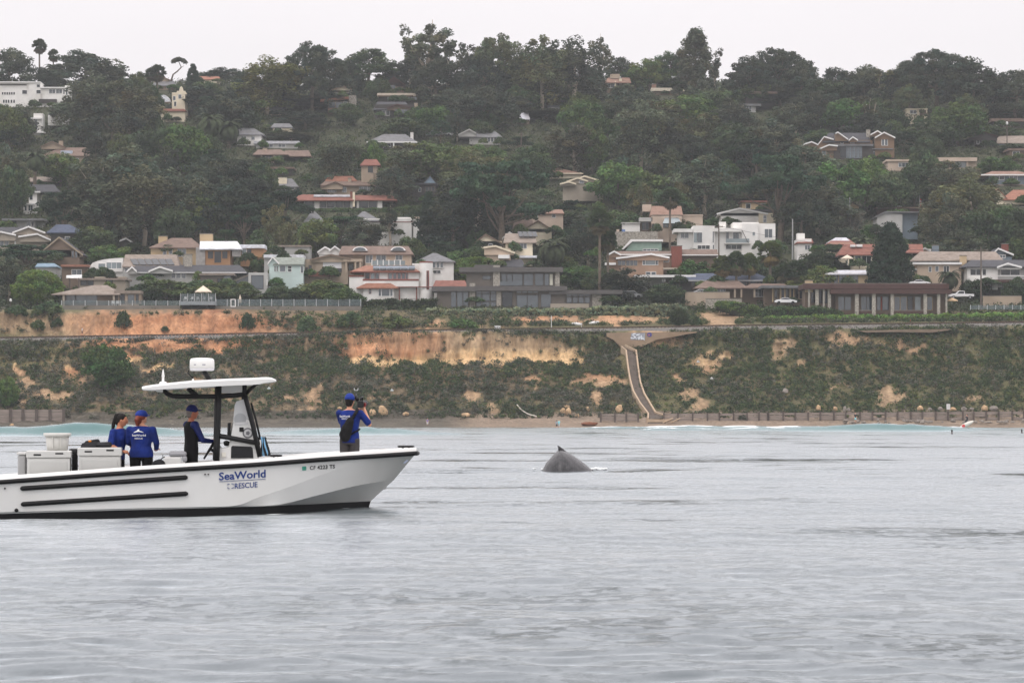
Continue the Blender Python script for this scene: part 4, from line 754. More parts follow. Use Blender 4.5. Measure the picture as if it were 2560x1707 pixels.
    h.gable(R_TIMB,R_TIMB,1160,670,1230,622,1330,690,0,8,trim=R_TIMB); h.wall(BROWN,1180,670,1310,750); h.win(1200,690,1240,720,2,fm=BROWN)
    h = House('glass_flat_house','glass-fronted house with a thin pale flat roof','U2',1260,835,Y=995)
    h.wall(DARK,1090,790,1435,840); h.flat(M('tan_flat_roof',srgb(196,182,166),.8),1080,760,1440,786,-1.2,9); h.fascia(BROWN,1084,1400,778,790,-1.26)
    for x0,x1,g in ((1170,1225,glassl_m),(1232,1265,glassb_m),(1295,1370,glassl_m),(1378,1432,glassl_m)): h.win(x0,794,x1,826,fm=DARK,gm=g)
    h = House('dark_gable_house','dark brown shingled house with a broad front gable','U2',1240,965,Y=975)
    h.wall(DARK,1060,860,1410,970); h.hip(R_DK,1045,1400,905,1080,1330,838,-.6,10); h.gable(R_TIMB,BROWN,1165,900,1255,862,1410,902,-1.2,6,trim=R_TIMB); h.win(1125,915,1150,958,gm=glass_m); h.win(1160,915,1190,958,gm=glassb_m); h.win(1240,905,1350,945,4,d=-1.2,gm=glass_m,fm=BROWN); h.chim(TANW,1408,850,1440,920,2,3.5)
    h = House('white_fascia_house','grey hip-roofed house with a bright white fascia and white posts','U2',1220,1245)
    h.wall(DARK,1060,1200,1400,1250); h.hip(R_GREY,980,1440,1196,1140,1330,1125,-.8,10); h.fascia(WT,984,1436,1190,1202,-.86); h.posts(WT,[1128,1220,1345],1200,1245,12,-.7); h.chim(WHITE,1375,1110,1402,1190,2,3.2); h.win(1150,1210,1200,1236,fm=WT,gm=glassb_m)
    h = House('white_bay_house','grey-roofed house with a rounded bay of white-framed windows','U2',2080,1210)
    h.wall(GREY,1900,1150,2180,1215); h.hip(R_GREY,1805,2195,1150,1930,2110,1082,-.8,10)
    for x in range(2010,2150,28): h.win(x,1155,x + 20,1195,fm=WT)
    h.gable(R_GREY,GREY,1800,1135,1900,1085,1960,1120,-1.2,5,trim=GREY)
    h = House('small_grey_cottage','small grey cottage tucked beside the dark pine','U2',220,1130)
    h.wall(CREAM,150,1062,320,1110); h.hip(R_GREY,130,330,1064,160,300,1030,-.4,7); h.win(168,1068,225,1092,2,gm=glassb_m); h.wall(DARK,140,1105,330,1135,-1,5)
    h = House('low_white_roof_house','long house with a flat pale blue-white roof','U2',170,1240)
    h.wall(GREY,0,1208,370,1250); h.flat(R_MET,-20,1186,385,1210); h.win(90,1214,150,1240,2); h.win(200,1214,260,1240,2)
    h = House('brown_ranch_house','brown ranch house with a deep porch behind tree trunks','U2',120,1380)
    h.wall(BROWN,0,1305,240,1385,1.5,8); h.hip(R_BRN,-30,290,1305,20,220,1262,-1.2,9); h.hip(R_BRN,230,490,1320,260,470,1270,1,8); h.posts(TANW,[42,150,160],1305,1380,10,-.8); h.win(60,1318,140,1370,3,d=1.5,fm=TANW,gm=glass_m); h.chim(TANW,60,1250,100,1290,3,4)
    h = House('tiny_white_house','tiny white roof corner at the tree line','U2',175,950)
    h.wall(CREAM,115,905,240,960); h.hip(R_GREY,105,250,908,130,230,882,-.4,6); h.win(150,920,200,945)
    h = House('crest_brown_house','brown tile-roofed house high on the crest beside the dense dark tree','U3',950,700)
    h.wall(BROWN,840,600,1090,705); h.hip(R_ROSE,850,1095,612,870,1080,568,-1,8); h.box('upper_storey',TANW,905,535,990,575,2,6); h.chim(CREAM,985,575,1010,615,0,1.2); h.win(870,625,940,660,2,gm=glassb_m); h.posts(CREAM,[835,945],600,700,9,-.8)
    h = House('cream_roof_house','long low house with a cream roof below the tapering eucalyptus','U3',1430,715)
    h.wall(BROWN,1300,686,1560,720); h.flat(M('cream_roof',srgb(206,196,178),.8),1278,662,1475,690); h.flat(CREAM,1470,676,1590,690,1,8); h.chim(R_ROSE,1285,630,1325,665,2,3.5); h.win(1380,692,1440,712,3,fm=BROWN,gm=glassb_m)
    h = House('slate_corner_house','small house with a pale slate roof corner and reddish wall','U3',110,990)
    h.wall(BROWN,65,945,160,1000); h.hip(R_MET,55,165,948,90,150,890,-.4,6); h.win(80,955,120,985)
    h = House('grey_shed','little grey shed roof between tree crowns','U3',380,880)
    h.wall(GREY,335,840,430,885); h.flat(R_GREY,325,825,440,842,-.4,5); h.win(350,850,390,872,gm=glassb_m)
    h = House('rose_roof_house','broad low house with a faded rose roof and two roof vents','U3',420,1490)
    h.wall(CREAM,230,1440,640,1500); h.hip(R_ROSE,175,655,1448,260,420,1396,-.8,10); h.fascia(CREAM,400,655,1444,1452,-.86); h.win(300,1455,380,1480,3); h.box('roof_vent',WT,290,1402,306,1420,2,3); h.box('roof_vent',WT,355,1402,372,1420,2,3)
    h = House('triple_gable_house','grey house with three stepped pale gable edges','M3',620,210,Y=828)
    h.gable(R_TAUPE,TAUPE,590,110,665,78,860,135,2,9,trim=CREAM); h.gable(R_TAUPE,TAUPE,500,130,605,95,700,125,.8,8,trim=CREAM); h.gable(R_TAUPE,TAUPE,440,150,520,130,590,150,-.2,6,trim=CREAM); h.wall(TAUPE,470,145,840,215,1,8); h.win(620,120,660,140,d=.8)
    h = House('flat_green_roof_house','dark flat-roofed house with long horizontal eaves among trees','U3',2230,880)
    h.wall(DARK,2150,715,2420,770,6,12); h.flat(R_BRN,2130,695,2440,716,5,13); h.wall(GREY,2060,825,2240,880); h.flat(R_GREY,2040,808,2290,828,-1,7); h.win(2070,830,2110,860,gm=glassb_m); h.win(2130,832,2200,862,3)
    h = House('craftsman_mansion','brown shingled craftsman mansion with many white-edged gables and tall glass bay','U4',720,1160)
    BS = stucco('brown_shingle_wall',122,100,80)
    h.wall(BS,300,1040,620,1165,0,9); h.gable(R_TAUPE,BS,280,1050,400,1012,460,1040,-.4,8,trim=WT); h.gable(R_TAUPE,BS,470,1078,560,1040,640,1050,-.8,6,trim=WT); h.gable(R_DK,BS,460,1035,515,965,600,990,2.5,9,trim=WT); h.hip(R_DK,500,940,1010,560,920,928,2,10); h.gable(R_DK,BS,618,935,640,924,735,990,1.4,6,trim=WT); h.gable(R_DK,BS,740,1000,778,968,825,998,1.2,5,trim=WT); h.wall(BS,540,995,960,1050,2.5,9)
    h.wall(DARK,605,1045,965,1165,-.5,7); h.flat(R_GREY,590,1030,968,1048,-1.2,8); h.win(665,1052,715,1155,1,d=-.5,gm=glassb_m,fm=DARK)
    for x in range(722,862,36): h.win(x,1056,x + 30,1156,1,2,d=-.5,gm=glass_m,fm=SLATE)
    h.gable(R_TAUPE,BS,980,975,1065,926,1168,975,-.4,8,trim=WT); h.gable(R_TAUPE,BS,940,948,1005,912,1060,945,2,8,trim=WT); h.wall(BS,985,972,1160,1075,-.2,8); h.win(1045,985,1068,1042,d=-.2); h.win(1074,985,1098,1042,d=-.2); h.chim(STONE,905,900,940,965,4,5.5); h.win(368,1068,398,1108); h.win(498,1092,530,1130,d=0); h.win(760,1000,790,1022,d=2.5); h.wall(DARK,960,1075,1140,1165,.4,7); h.win(965,1100,1005,1150,2,d=.4,gm=glass_m); h.win(1085,1100,1125,1155,2,d=.4); h.flat(R_GREY,955,1070,1150,1080,-.6,7); h.win(670,995,690,1025,d=2.5)
    h = House('peach_flat_house','long low peach flat-roofed house with dark glass and one pale panel','U4',1600,1262)
    h.wall(PEACH,1100,1180,1390,1262,-.4,8); h.wall(PEACH,1390,1185,1915,1265,.8,9); h.flat(PEACH,1086,1172,1395,1190,-.8,8); h.flat(PEACH,1330,1154,1922,1188,-.6,9.5); h.posts(PEACH,[1340,1386,1705,1826],1188,1262,12,-.4)
    for x0,x1,g in ((1398,1425,glassb_m),(1430,1475,glass_m),(1480,1520,glassb_m),(1525,1600,glass_m),(1610,1700,glassb_m),(1718,1820,glassl_m)): h.win(x0,1190,x1,1246,d=.8,fm=TANW,gm=g)
    h.win(1200,1205,1290,1240,3,d=-.4,gm=glass_m); h.win(1355,1205,1380,1245,d=-.4,gm=glass_m)
    h = House('white_box_house','small white box house with an open corner balcony','U4',1370,835)
    h.wall(CREAM,1272,712,1392,838); h.wall(CREAM,1392,765,1462,838,0,7); h.flat(CREAM,1268,704,1466,714,-.2,8); h.posts(CREAM,[1455],714,765,8,0); h.win(1306,722,1362,752,2,gm=glassb_m); h.box('balcony_back',BROWN,1392,714,1460,765,2,5); h.win(1398,800,1450,825,2,gm=glass_m); h.box('rail',BROWN,1395,745,1470,768,-.4,-.3)
    h = House('dark_ranch_house','dark house with a long brown low-pitched roof and a white dish','U4',2190,875)
    h.wall(DARK,2075,820,2420,880); h.flat(R_BRN,2050,795,2440,824); h.win(2090,830,2120,860,gm=glassb_m); h.posts(TANW,[2125,2190],822,870,9)
    h = House('wide_eaves_house','dark house with wide gull-wing eaves and grey roof behind trees','U4',2080,1050)
    h.wall(DARK,1890,960,2100,1055); h.gable(R_TIMB,DARK,1830,985,1960,915,2115,970,-1,8); h.hip(R_TAUPE,2060,2460,1020,2130,2420,955,0,9); h.wall(SLATE,2120,1015,2440,1060,.6,8); h.win(1920,985,1990,1030,3,gm=glassb_m); h.hip(R_GREY,1880,2000,915,1900,1980,872,6,12)
    h = House('lower_brown_house','brown house half hidden at the slope with dark windows','U4',2290,1170)
    h.wall(BROWN,2220,1085,2420,1175); h.flat(R_BRN,2205,1070,2440,1090); h.win(2250,1100,2310,1140,2,gm=glassb_m)
    # middle hill, around the red roofs
    h = House('red_roof_ranch','long white ranch house with red tile roof and dark glass between white piers','M2',800,520)
    h.wall(DARK,430,440,1170,525,1.2,9); h.hip(R_RED,350,900,442,400,890,392,-1,9); h.hip(R_RED,895,1295,440,905,1250,398,-.4,9); h.box('roof_skylight',R_WHT,530,392,872,412,1.2,1.8)
    for x,wd in ((536,46),(868,20),(925,20),(1116,44)): h.box('pier',WHITE,x,448,x + wd,522,.6,1.4)
    for x0,x1 in ((445,530),(586,646),(652,722),(730,796),(804,864),(948,1030),(1036,1110)): h.win(x0,456,x1,512,1,d=1.2,fm=GREY,gm=glassb_m)
    h.chim(CREAM,888,366,908,450,-.6,.8); h.chim(R_RED,865,360,888,400,1,2)
    h = House('tower_house','tan house with a square red-capped tower and orange roofs','M2',900,392,Y=858)
    h.wall(TANW,968,118,1115,290,2,8); h.hip(R_RED,955,1145,120,1000,1110,68,1.4,8.6); h.win(1028,132,1075,190,d=2,fm=TANW,gm=glassb_m); h.wall(TANW,640,295,1190,395,0,8); h.hip(R_BRN,590,1190,305,640,1180,262,-1,9); h.hip(R_ORG,635,930,266,660,890,222,3,10); h.gable(R_BRN,TANW,590,330,730,280,800,310,-1.5,3); h.chim(TANW,845,245,875,290,2,3); h.win(660,332,735,370,2,d=0); h.win(795,325,830,370); h.win(950,320,1060,365,3); h.win(1100,322,1170,370,2); h.chim(TANW,1055,195,1080,270,.8,2)
    h = House('white_chimney_house','grey-roofed house with a large square white chimney','M2',240,345)
    h.wall(GREY,130,312,370,350); h.hip(R_GREY,80,392,318,140,330,245,-.6,9); h.chim(CREAM,205,236,282,300,1,3); h.win(310,322,350,345)
    h = House('dark_slope_house','dark timber house with a blue window on the slope','M2',220,210)
    h.wall(DARK,110,150,340,215); h.flat(R_BRN,95,138,350,155); h.win(125,195,180,225,1,gm=M('blue_glass',(.12,.2,.3),.1,.2,1,ior=1.8)); h.win(220,165,260,190,gm=glassb_m)
    h = House('white_wall_compound','long white walled house with dark pyramid roofs and a red stripe','M2',1000,760,Y=768)
    h.wall(WHITE,975,612,1430,765,0,8); h.box('red_stripe',R_RED,975,640,1440,648,-.06,-.003); h.wall(WHITE,640,655,810,775,.5,8); h.hip(R_GREY,875,1150,632,980,1000,546,-.5,9); h.hip(R_GREY,440,640,640,510,540,545,0,9); h.wall(GREY,470,630,620,700,.8,8); h.win(690,680,720,730,gm=glassb_m); h.win(750,680,775,730,gm=glassb_m); h.wall(WHITE,1300,600,1420,625,1,7); h.box('roof',PEACH,1450,595,1530,612,0,6); h.wall(WHITE,1445,610,1530,700,.5,7)
    h = House('dark_barn_house','dark weathered house with pale blue gable above the pines','M2',1540,455,Y=836)
    h.wall(DARK,1430,300,1660,460); h.flat(R_DK,1420,285,1670,302); h.gable(R_GREY,M('pale_blue_gable',srgb(150,172,190),.8),1540,290,1600,225,1650,285,.5,6); h.win(1560,320,1640,360,3,fm=BROWN,gm=glassb_m); h.win(1495,330,1515,365,fm=GREY)
    h = House('cream_gable_house','cream house with two blunt white gables behind the thick trunk','M2',2180,880,Y=730)
    h.gable(R_BRN,CREAM,2005,840,2110,760,2270,850,0,7,trim=BROWN); h.wall(CREAM,2025,820,2260,885); h.gable(R_TAUPE,TAUPE,2260,800,2330,740,2420,800,-.5,6,trim=GREY); h.wall(TAUPE,2275,790,2410,890,-.2,6); h.win(2140,845,2170,870,gm=glassb_m)
    h = House('tan_porch_house','tan low house with a slanted eave and white car port roof','M2',2220,985,Y=714)
    h.wall(BEIGE,2110,890,2340,985); h.gable(R_TAUPE,BEIGE,2090,880,2200,866,2380,930,-.6,7,trim=CREAM); h.box('awning',WT,2225,945,2330,978,-1.5,0); h.hip(R_DK,2240,2480,1055,2280,2440,985,-3,4)
hill_row()
# ------------------------------------------------------------------ vegetation kits
def cards(cent,rad,nper,size,rng,flat=1.0,tint=None,up=.35,hollow=.45):
    """leaf clumps: for every centre a puff of small randomly turned quads; returns verts, quads, colours"""
    cent = np.asarray(cent,float); rad = np.asarray(rad,float)
    n = len(cent); idx = np.repeat(np.arange(n),nper)
    d = rng.normal(size=(len(idx),3)); d /= np.linalg.norm(d,axis=1)[:,None]
    r = rng.uniform(hollow,1,len(idx)) ** .7
    rr = rad[idx]
    off = d * (r * rr)[:,None]; off[:,2] *= flat
    P = cent[idx] + off
    nrm = d * .7 + rng.normal(size=d.shape) * .6; nrm[:,2] += up; nrm /= np.linalg.norm(nrm,axis=1)[:,None]
    a = np.cross(nrm,rng.normal(size=d.shape)); a /= np.linalg.norm(a,axis=1)[:,None] + 1e-9; b = np.cross(nrm,a)
    s = size * rng.uniform(.55,1.25,len(idx)); s2 = s * rng.uniform(.45,.9,len(idx))
    a *= s[:,None]; b *= s2[:,None]
    V = np.stack([P - a,P + b * .9 - a * .1,P + a,P - b * .9 + a * .2],1).reshape(-1,3)
    Q = np.arange(len(V)).reshape(-1,4)
    t = tint[idx] if tint is not None else np.ones((len(idx),3))
    t = t * rng.uniform(.82,1.18,len(idx))[:,None]
    return V,Q,np.repeat(t,4,0)

def tints(n,rng,base,spread=.22,warm=.12):
    v = 1 + rng.normal(0,spread,n).clip(-.5,.6); h = rng.normal(0,warm,n)
    return np.stack([base[0] * v * (1 + h),base[1] * v,base[2] * v * (1 - h * .6)],1).clip(.004,.9)

leaf_m = M_attr('leaves',rough=.75,var=.18,nscale=.5,trans=.22,objrand=.22,base=(1.22,1.28,1.2))
bark_m = M('bark',srgb(104,92,80),.95,.25,2.0,.03)
pale_bark = M('pale_bark',srgb(168,154,138),.9,.2,2.0,.02)
G_PINE = (.040,.050,.033); G_EUC = (.060,.066,.042); G_OLIVE = (.075,.082,.036); G_BROAD = (.050,.072,.030); G_DARK = (.020,.038,.020); G_BRIGHT = (.080,.125,.026); G_GREY = (.10,.096,.080)

def grow(kind,seed):
    """(crown mesh, trunk mesh, nominal height, nominal width) of one tree of a kind"""
    r = np.random.default_rng(seed); mb = MB(); C = []; R = []; flat = .7; size = .36; nper = 60; base = G_PINE; hol = .4
    def limb(a,b,r0,r1,sag=0.0):
        a = Vector(a); b = Vector(b); m = (a + b) / 2 + Vector((r.normal(0,.12),r.normal(0,.12),sag)) * (b - a).length * .4
        mb.tube([a,(a + m) / 2,m,(m + b) / 2,b],[r0,r0 * .85,(r0 + r1) / 2,r1 * 1.1,r1],6)
    if kind in ('pine','bigpine'):
        H,Wd = (14,13) if kind == 'pine' else (19,20); n = 96 if kind == 'pine' else 240
        for i in range(n):
            a = r.uniform(0,6.283); q = math.sqrt(r.uniform(0,1)); zt = .98 - .42 * q ** 2.2
            z = H * (zt - abs(r.normal(0,.21)) - .02) ; z = max(z,H * r.uniform(.16,.34))
            lob = 1 + .13 * math.sin(3 * a + seed) + .08 * math.sin(7 * a + seed * 2)
            C.append((math.cos(a) * q * Wd * .47 * lob,math.sin(a) * q * Wd * .47 * lob,z - .9)); R.append(r.uniform(.75,1.45))
        flat = .62; size = .30; nper = 74; base = G_PINE
        mb.tube([(0,0,-1),(.2,0,H * .25),(-.1,.15,H * .5),(.1,0,H * .75)],[H * .028,H * .022,H * .016,H * .006],8)
        for k in range(9):
            c = C[int(r.integers(len(C)))]; z0 = H * r.uniform(.3,.6); limb((0,0,z0),(c[0] * .85,c[1] * .85,max(c[2] - .5,z0 + .3)),H * .010,.05)
    elif kind in ('eucalyptus','thin'):
        H,Wd = (18,12) if kind == 'eucalyptus' else (18,9.5); nl = 9 if kind == 'eucalyptus' else 8
        mb.tube([(0,0,-1),(.25,.1,H * .2),(-.2,0,H * .42),(.1,.1,H * .62)],[.42,.34,.26,.14],8)
        for k in range(nl):
            a = r.uniform(0,6.283); q = r.uniform(.25,1) * Wd * .42; z = H * r.uniform(.48,.93) * (1 - .12 * q / Wd)
            if k == 0: q *= .2; z = H * .94
            e = Vector((math.cos(a) * q,math.sin(a) * q,z)); s0 = Vector((0,0,H * r.uniform(.2,.5))); limb(s0,e,.17,.04,.1)
            for j in range(8 if kind == 'eucalyptus' else 4):
                t = r.uniform(.5,1.05); p = s0.lerp(e,t) + Vector(r.normal(0,.85 if kind == 'eucalyptus' else .7,3)); C.append(tuple(p)); R.append(r.uniform(.65,1.35) if kind == 'eucalyptus' else r.uniform(.55,.95))
        if kind == 'eucalyptus':
            for j in range(44):
                a = r.uniform(0,6.283); q = math.sqrt(r.uniform(0,1)) * Wd * .42; C.append((math.cos(a) * q,math.sin(a) * q,H * r.uniform(.12,.8))); R.append(r.uniform(.8,1.5))
        flat = 1.05; size = .31; nper = 72 if kind == 'eucalyptus' else 58; base = G_EUC
    elif kind == 'spire':
        H,Wd = 20,10
        for i in range(110):
            z = r.uniform(.14,.97); q = (1 - z) ** .62 * math.sqrt(r.uniform(.1,1)) * Wd * .5; a = r.uniform(0,6.283)
            C.append((math.cos(a) * q,math.sin(a) * q,z * H)); R.append(r.uniform(.7,1.3))
        mb.tube([(0,0,-1),(0.1,0,H * .4),(0,0,H * .85)],[.4,.25,.06],8); flat = .9; size = .32; base = G_EUC
    elif kind == 'broad':
        H,Wd = 8,9
        for i in range(95):
            d = r.normal(size=3); d /= np.linalg.norm(d); q = r.uniform(.55,1)
            lob = 1 + .12 * math.sin(4 * math.atan2(d[1],d[0]) + seed)
            C.append((d[0] * q * Wd * .43 * lob,d[1] * q * Wd * .43 * lob,H * .54 + d[2] * q * H * .40)); R.append(r.uniform(.6,1.15))
        mb.tube([(0,0,-1),(.1,0,H * .25),(0,.1,H * .55)],[.28,.2,.1],7); flat = .85; size = .27; nper = 62; base = G_BROAD
        for k in range(5): c = C[int(r.integers(len(C)))]; limb((0,0,H * .3),(c[0] * .8,c[1] * .8,c[2]),.1,.03)
    elif kind == 'dome':     # dense clipped round crown
        H,Wd = 8,10
        for i in range(200):
            d = r.normal(size=3); d /= np.linalg.norm(d)
            if d[2] < -.5: d[2] *= -1
            C.append((d[0] * Wd * .455,d[1] * Wd * .455,H * .46 + d[2] * H * .43)); R.append(r.uniform(.45,.75))
        mb.tube([(0,0,-1),(0,0,H * .4)],[.3,.2],7); flat = .8; size = .22; nper = 48; base = G_BRIGHT; hol = .1
        for i in range(40):
            d = r.normal(size=3); d /= np.linalg.norm(d); C.append((d[0] * Wd * .3,d[1] * Wd * .3,H * .45 + d[2] * H * .28)); R.append(1.2)
    elif kind == 'cypress':  # layered flat plates
        H,Wd = 12,15
        for k in range(16):
            a = r.uniform(0,6.283); q = r.uniform(.1,.78) * Wd * .5; z = H * (.95 - .5 * (q / (Wd * .5)) ** 1.5 - r.uniform(0,.28)); pw = r.uniform(1.3,2.9)
            ctr = (math.cos(a) * q,math.sin(a) * q,z); limb((0,0,H * r.uniform(.2,.5)),(ctr[0],ctr[1],z - .3),.14,.05,-.05)
            for j in range(10):
                aa = r.uniform(0,6.283); qq = math.sqrt(r.uniform(0,1)) * pw; C.append((ctr[0] + math.cos(aa) * qq,ctr[1] + math.sin(aa) * qq,z + r.normal(0,.22))); R.append(r.uniform(.55,1.0))
        mb.tube([(0,0,-1),(.4,.1,H * .25),(-.1,0,H * .55)],[.5,.38,.2],8); flat = .42; size = .26; nper = 56; base = G_DARK
    elif kind == 'cone':     # dense dark conical crown
        H,Wd = 13,9
        for i in range(190):
            z = r.uniform(0.06,.97); prof = min(1,.45 + z * 2.2) * (1 - max(0,z - .22) / .80) ** .75; q = prof * Wd * .47 * r.uniform(.75,1); a = r.uniform(0,6.283)
            C.append((math.cos(a) * q,math.sin(a) * q,z * H)); R.append(r.uniform(.5,.9))
        mb.tube([(0,0,-1),(0,0,H * .6)],[.45,.2],8); flat = .8; size = .27; nper = 58; base = G_DARK
        for i in range(40):
            z = r.uniform(.15,.7); a = r.uniform(0,6.283); C.append((math.cos(a) * Wd * .2,math.sin(a) * Wd * .2,z * H)); R.append(1.3)
    elif kind == 'bush':
        H,Wd = 3,4.2
        for i in range(34):
            a = r.uniform(0,6.283); q = math.sqrt(r.uniform(0,1)); C.append((math.cos(a) * q * Wd * .42,math.sin(a) * q * Wd * .42,H * (.18 + .62 * (1 - q * q) * r.uniform(.6,1)))); R.append(r.uniform(.42,.75))
        mb.tube([(0,0,-.6),(0.05,0,H * .5)],[.09,.04],5); flat = .8; size = .2; nper = 46; base = G_BROAD; hol = .2
        for k in range(4): c = C[k]; limb((0,0,0),(c[0] * .8,c[1] * .8,c[2]),.05,.02)
    elif kind == 'bare':     # twiggy grey shrub
        H,Wd = 5,6
        for k in range(46):
            a = r.uniform(0,6.283); q = r.uniform(.2,1) * Wd * .48; z = H * r.uniform(.4,1) * (1 - .35 * q / Wd); limb((r.normal(0,.2),r.normal(0,.2),0),(math.cos(a) * q,math.sin(a) * q,z),.06,.012,.15)
            for j in range(3): C.append((math.cos(a) * q * r.uniform(.6,1),math.sin(a) * q * r.uniform(.6,1),z * r.uniform(.7,1))); R.append(.5)
        size = .11; nper = 34; base = G_GREY; flat = 1
    C = np.array(C); R = np.array(R)
    V,Q,K = cards(C,R * 1.16,int(nper * 1.25),size,r,flat,tints(len(C),r,base),hollow=hol)
    me = mesh_np(kind + '_crown',V,Q); set_col(me,K); me.materials.append(leaf_m)
    tm = mb.mesh(kind + '_trunk',True); tm.materials.append(pale_bark if kind in ('eucalyptus','thin','bare') else bark_m)
    return me,tm,H,Wd

def palm(kind,seed):
    r = np.random.default_rng(seed); V = []; Fc = []; K = []
    def tri(a,b,c,k):
        n = len(V); V.extend([a,b,c]); Fc.append((n,n + 1,n + 2)); K.extend([k] * 3)
    mb = MB()
    if kind == 'fanpalm':
        H,Wd = 16,4.4; top = Vector((.0,0,H - 2.1))
        mb.tube([(0,0,-1),(.1,0,H * .3),(.08,0,H * .7),(0,0,H - 1.9)],[.26,.2,.17,.16],8)
        for k in range(80):
            a = r.uniform(0,6.283); el = r.uniform(-1.35,1.45); dead = el < -.55
            d = Vector((math.cos(a) * math.cos(el),math.sin(a) * math.cos(el),math.sin(el))); L = r.uniform(.8,1.15)
            hub = top + d * L; col = np.array((.11,.085,.05) if dead else (.045,.062,.026)) * r.uniform(.7,1.3)
            side = d.cross(Vector((0,0,1))).normalized() if abs(d.z) < .98 else Vector((1,0,0)); upv = side.cross(d)
            tri(tuple(top),tuple(hub + side * .03),tuple(hub - side * .03),col)
            for j in range(11):
                an = (j - 5) / 5 * 1.25; dd = (d * math.cos(an) + side * math.sin(an)); tip = hub + dd * r.uniform(.75,1.0) - Vector((0,0,.25 * abs(an) + .15)); w = side * math.cos(an) * .15 - d * math.sin(an) * .15
                tri(tuple(hub + w * .3),tuple(hub + dd * .55 + w),tuple(tip),col); tri(tuple(hub - w * .3),tuple(hub + dd * .55 - w),tuple(tip),col)
    else:
        H,Wd = 8,8.5; top = Vector((0,0,H - 3.0))
        mb.tube([(0,0,-1),(.05,0,(H - 3) * .5),(0,0,H - 2.8)],[.5,.42,.5],9)
        for k in range(95):
            a = r.uniform(0,6.283); el = r.uniform(-.85,1.4); L = r.uniform(3.4,4.5); col = np.array((.050,.062,.030) if el > -.45 else (.10,.085,.05)) * r.uniform(.75,1.3)
            h = Vector((math.cos(a),math.sin(a),0)); p = top.copy(); e = el; prev = p.copy(); S = h.cross(Vector((0,0,1)))
            for j in range(9):
                d = h * math.cos(e) + Vector((0,0,1)) * math.sin(e); p = prev + d * (L / 9); e -= .22 + .06 * max(0,math.cos(el))
                lw = .75 * math.sin(math.pi * min(1,(j + 1.3) / 10)) + .12
                for sg in (-1,1):
                    for q in (0,.5):
                        b0 = prev.lerp(p,q); tip = b0 + S * sg * lw * r.uniform(.8,1.1) + d * .45 - Vector((0,0,.22 * lw)); tri(tuple(b0),tuple(b0 + d * .34),tuple(tip),col)
                tri(tuple(prev),tuple(prev + S * .06),tuple(p),col); tri(tuple(prev),tuple(prev - S * .06),tuple(p),col)
                prev = p
    me = mesh_np(kind + '_crown',np.array(V),np.array(Fc)); set_col(me,np.array(K).clip(.005,1)); me.materials.append(leaf_m)
    tm = mb.mesh(kind + '_trunk',True); tm.materials.append(bark_m)
    return me,tm,H,Wd

KIT = {}
for k,nv in (('pine',4),('bigpine',2),('eucalyptus',4),('thin',2),('spire',1),('broad',4),('dome',1),('cypress',2),('cone',1),('bush',4),('bare',2)):
    KIT[k] = [grow(k,100 + 13 * i + len(k)) for i in range(nv)]
for k in ('fanpalm','datepalm'): KIT[k] = [palm(k,5 + i) for i in range(2)]
# crowns of the same shapes in other leaf colours
TINT = {}
def tinted(me,f,key):
    if (me.name,key) in TINT: return TINT[(me.name,key)]
    m2 = me.copy(); a = m2.color_attributes['col']; buf = np.empty(len(a.data) * 4,np.float32); a.data.foreach_get('color',buf)
    buf = buf.reshape(-1,4); buf[:,:3] *= np.array(f); a.data.foreach_set('color',buf.ravel()); TINT[(me.name,key)] = m2
    return m2
TI = dict(n=(1,1,1),o=(1.5,1.35,.95),g=(1.1,1.35,.85),d=(.62,.66,.66),y=(1.8,1.6,.8),b=(1.2,1.1,.95),k=(1.15,1.2,1.15),l=(1.7,1.75,1.3))
NAMES = dict(pine='pine_tree',bigpine='pine_tree',eucalyptus='eucalyptus_tree',thin='eucalyptus_tree',spire='eucalyptus_tree',broad='leafy_tree',dome='round_tree',cypress='cypress_tree',cone='cypress_tree',bush='shrub',bare='bare_shrub',fanpalm='fan_palm',datepalm='date_palm')
DEFLAB = dict(pine=('dark spreading pine among the houses on the hill','tree','pines among the hillside houses'),bigpine=('very broad dark pine high on the hill','tree','broad pines on the hill'),
              eucalyptus=('tall loose-crowned eucalyptus among the houses on the hill','tree','eucalyptus trees on the hill'),thin=('thin see-through eucalyptus on the hill','tree','thin eucalyptus trees on the hill'),spire=('tall tapering eucalyptus on the hill','tree','tapering eucalyptus trees'),
              broad=('rounded green leafy garden tree between hillside houses','tree','leafy garden trees on the hill'),dome=('dense clipped round tree','tree','clipped round trees'),cypress=('dark flat-layered cypress on the hill','tree','layered cypresses on the hill'),cone=('dense dark conical tree','tree','conical trees'),
              bush=('low rounded green shrub in a hillside garden','shrub','garden shrubs on the hill'),bare=('twiggy grey leafless shrub on the hill','shrub','bare shrubs on the hill'),fanpalm=('tall fan palm with a small tufted head','palm','fan palms on the hill'),datepalm=('feathery date palm with a wide drooping head','palm','date palms on the hill'))
_ct = [0]
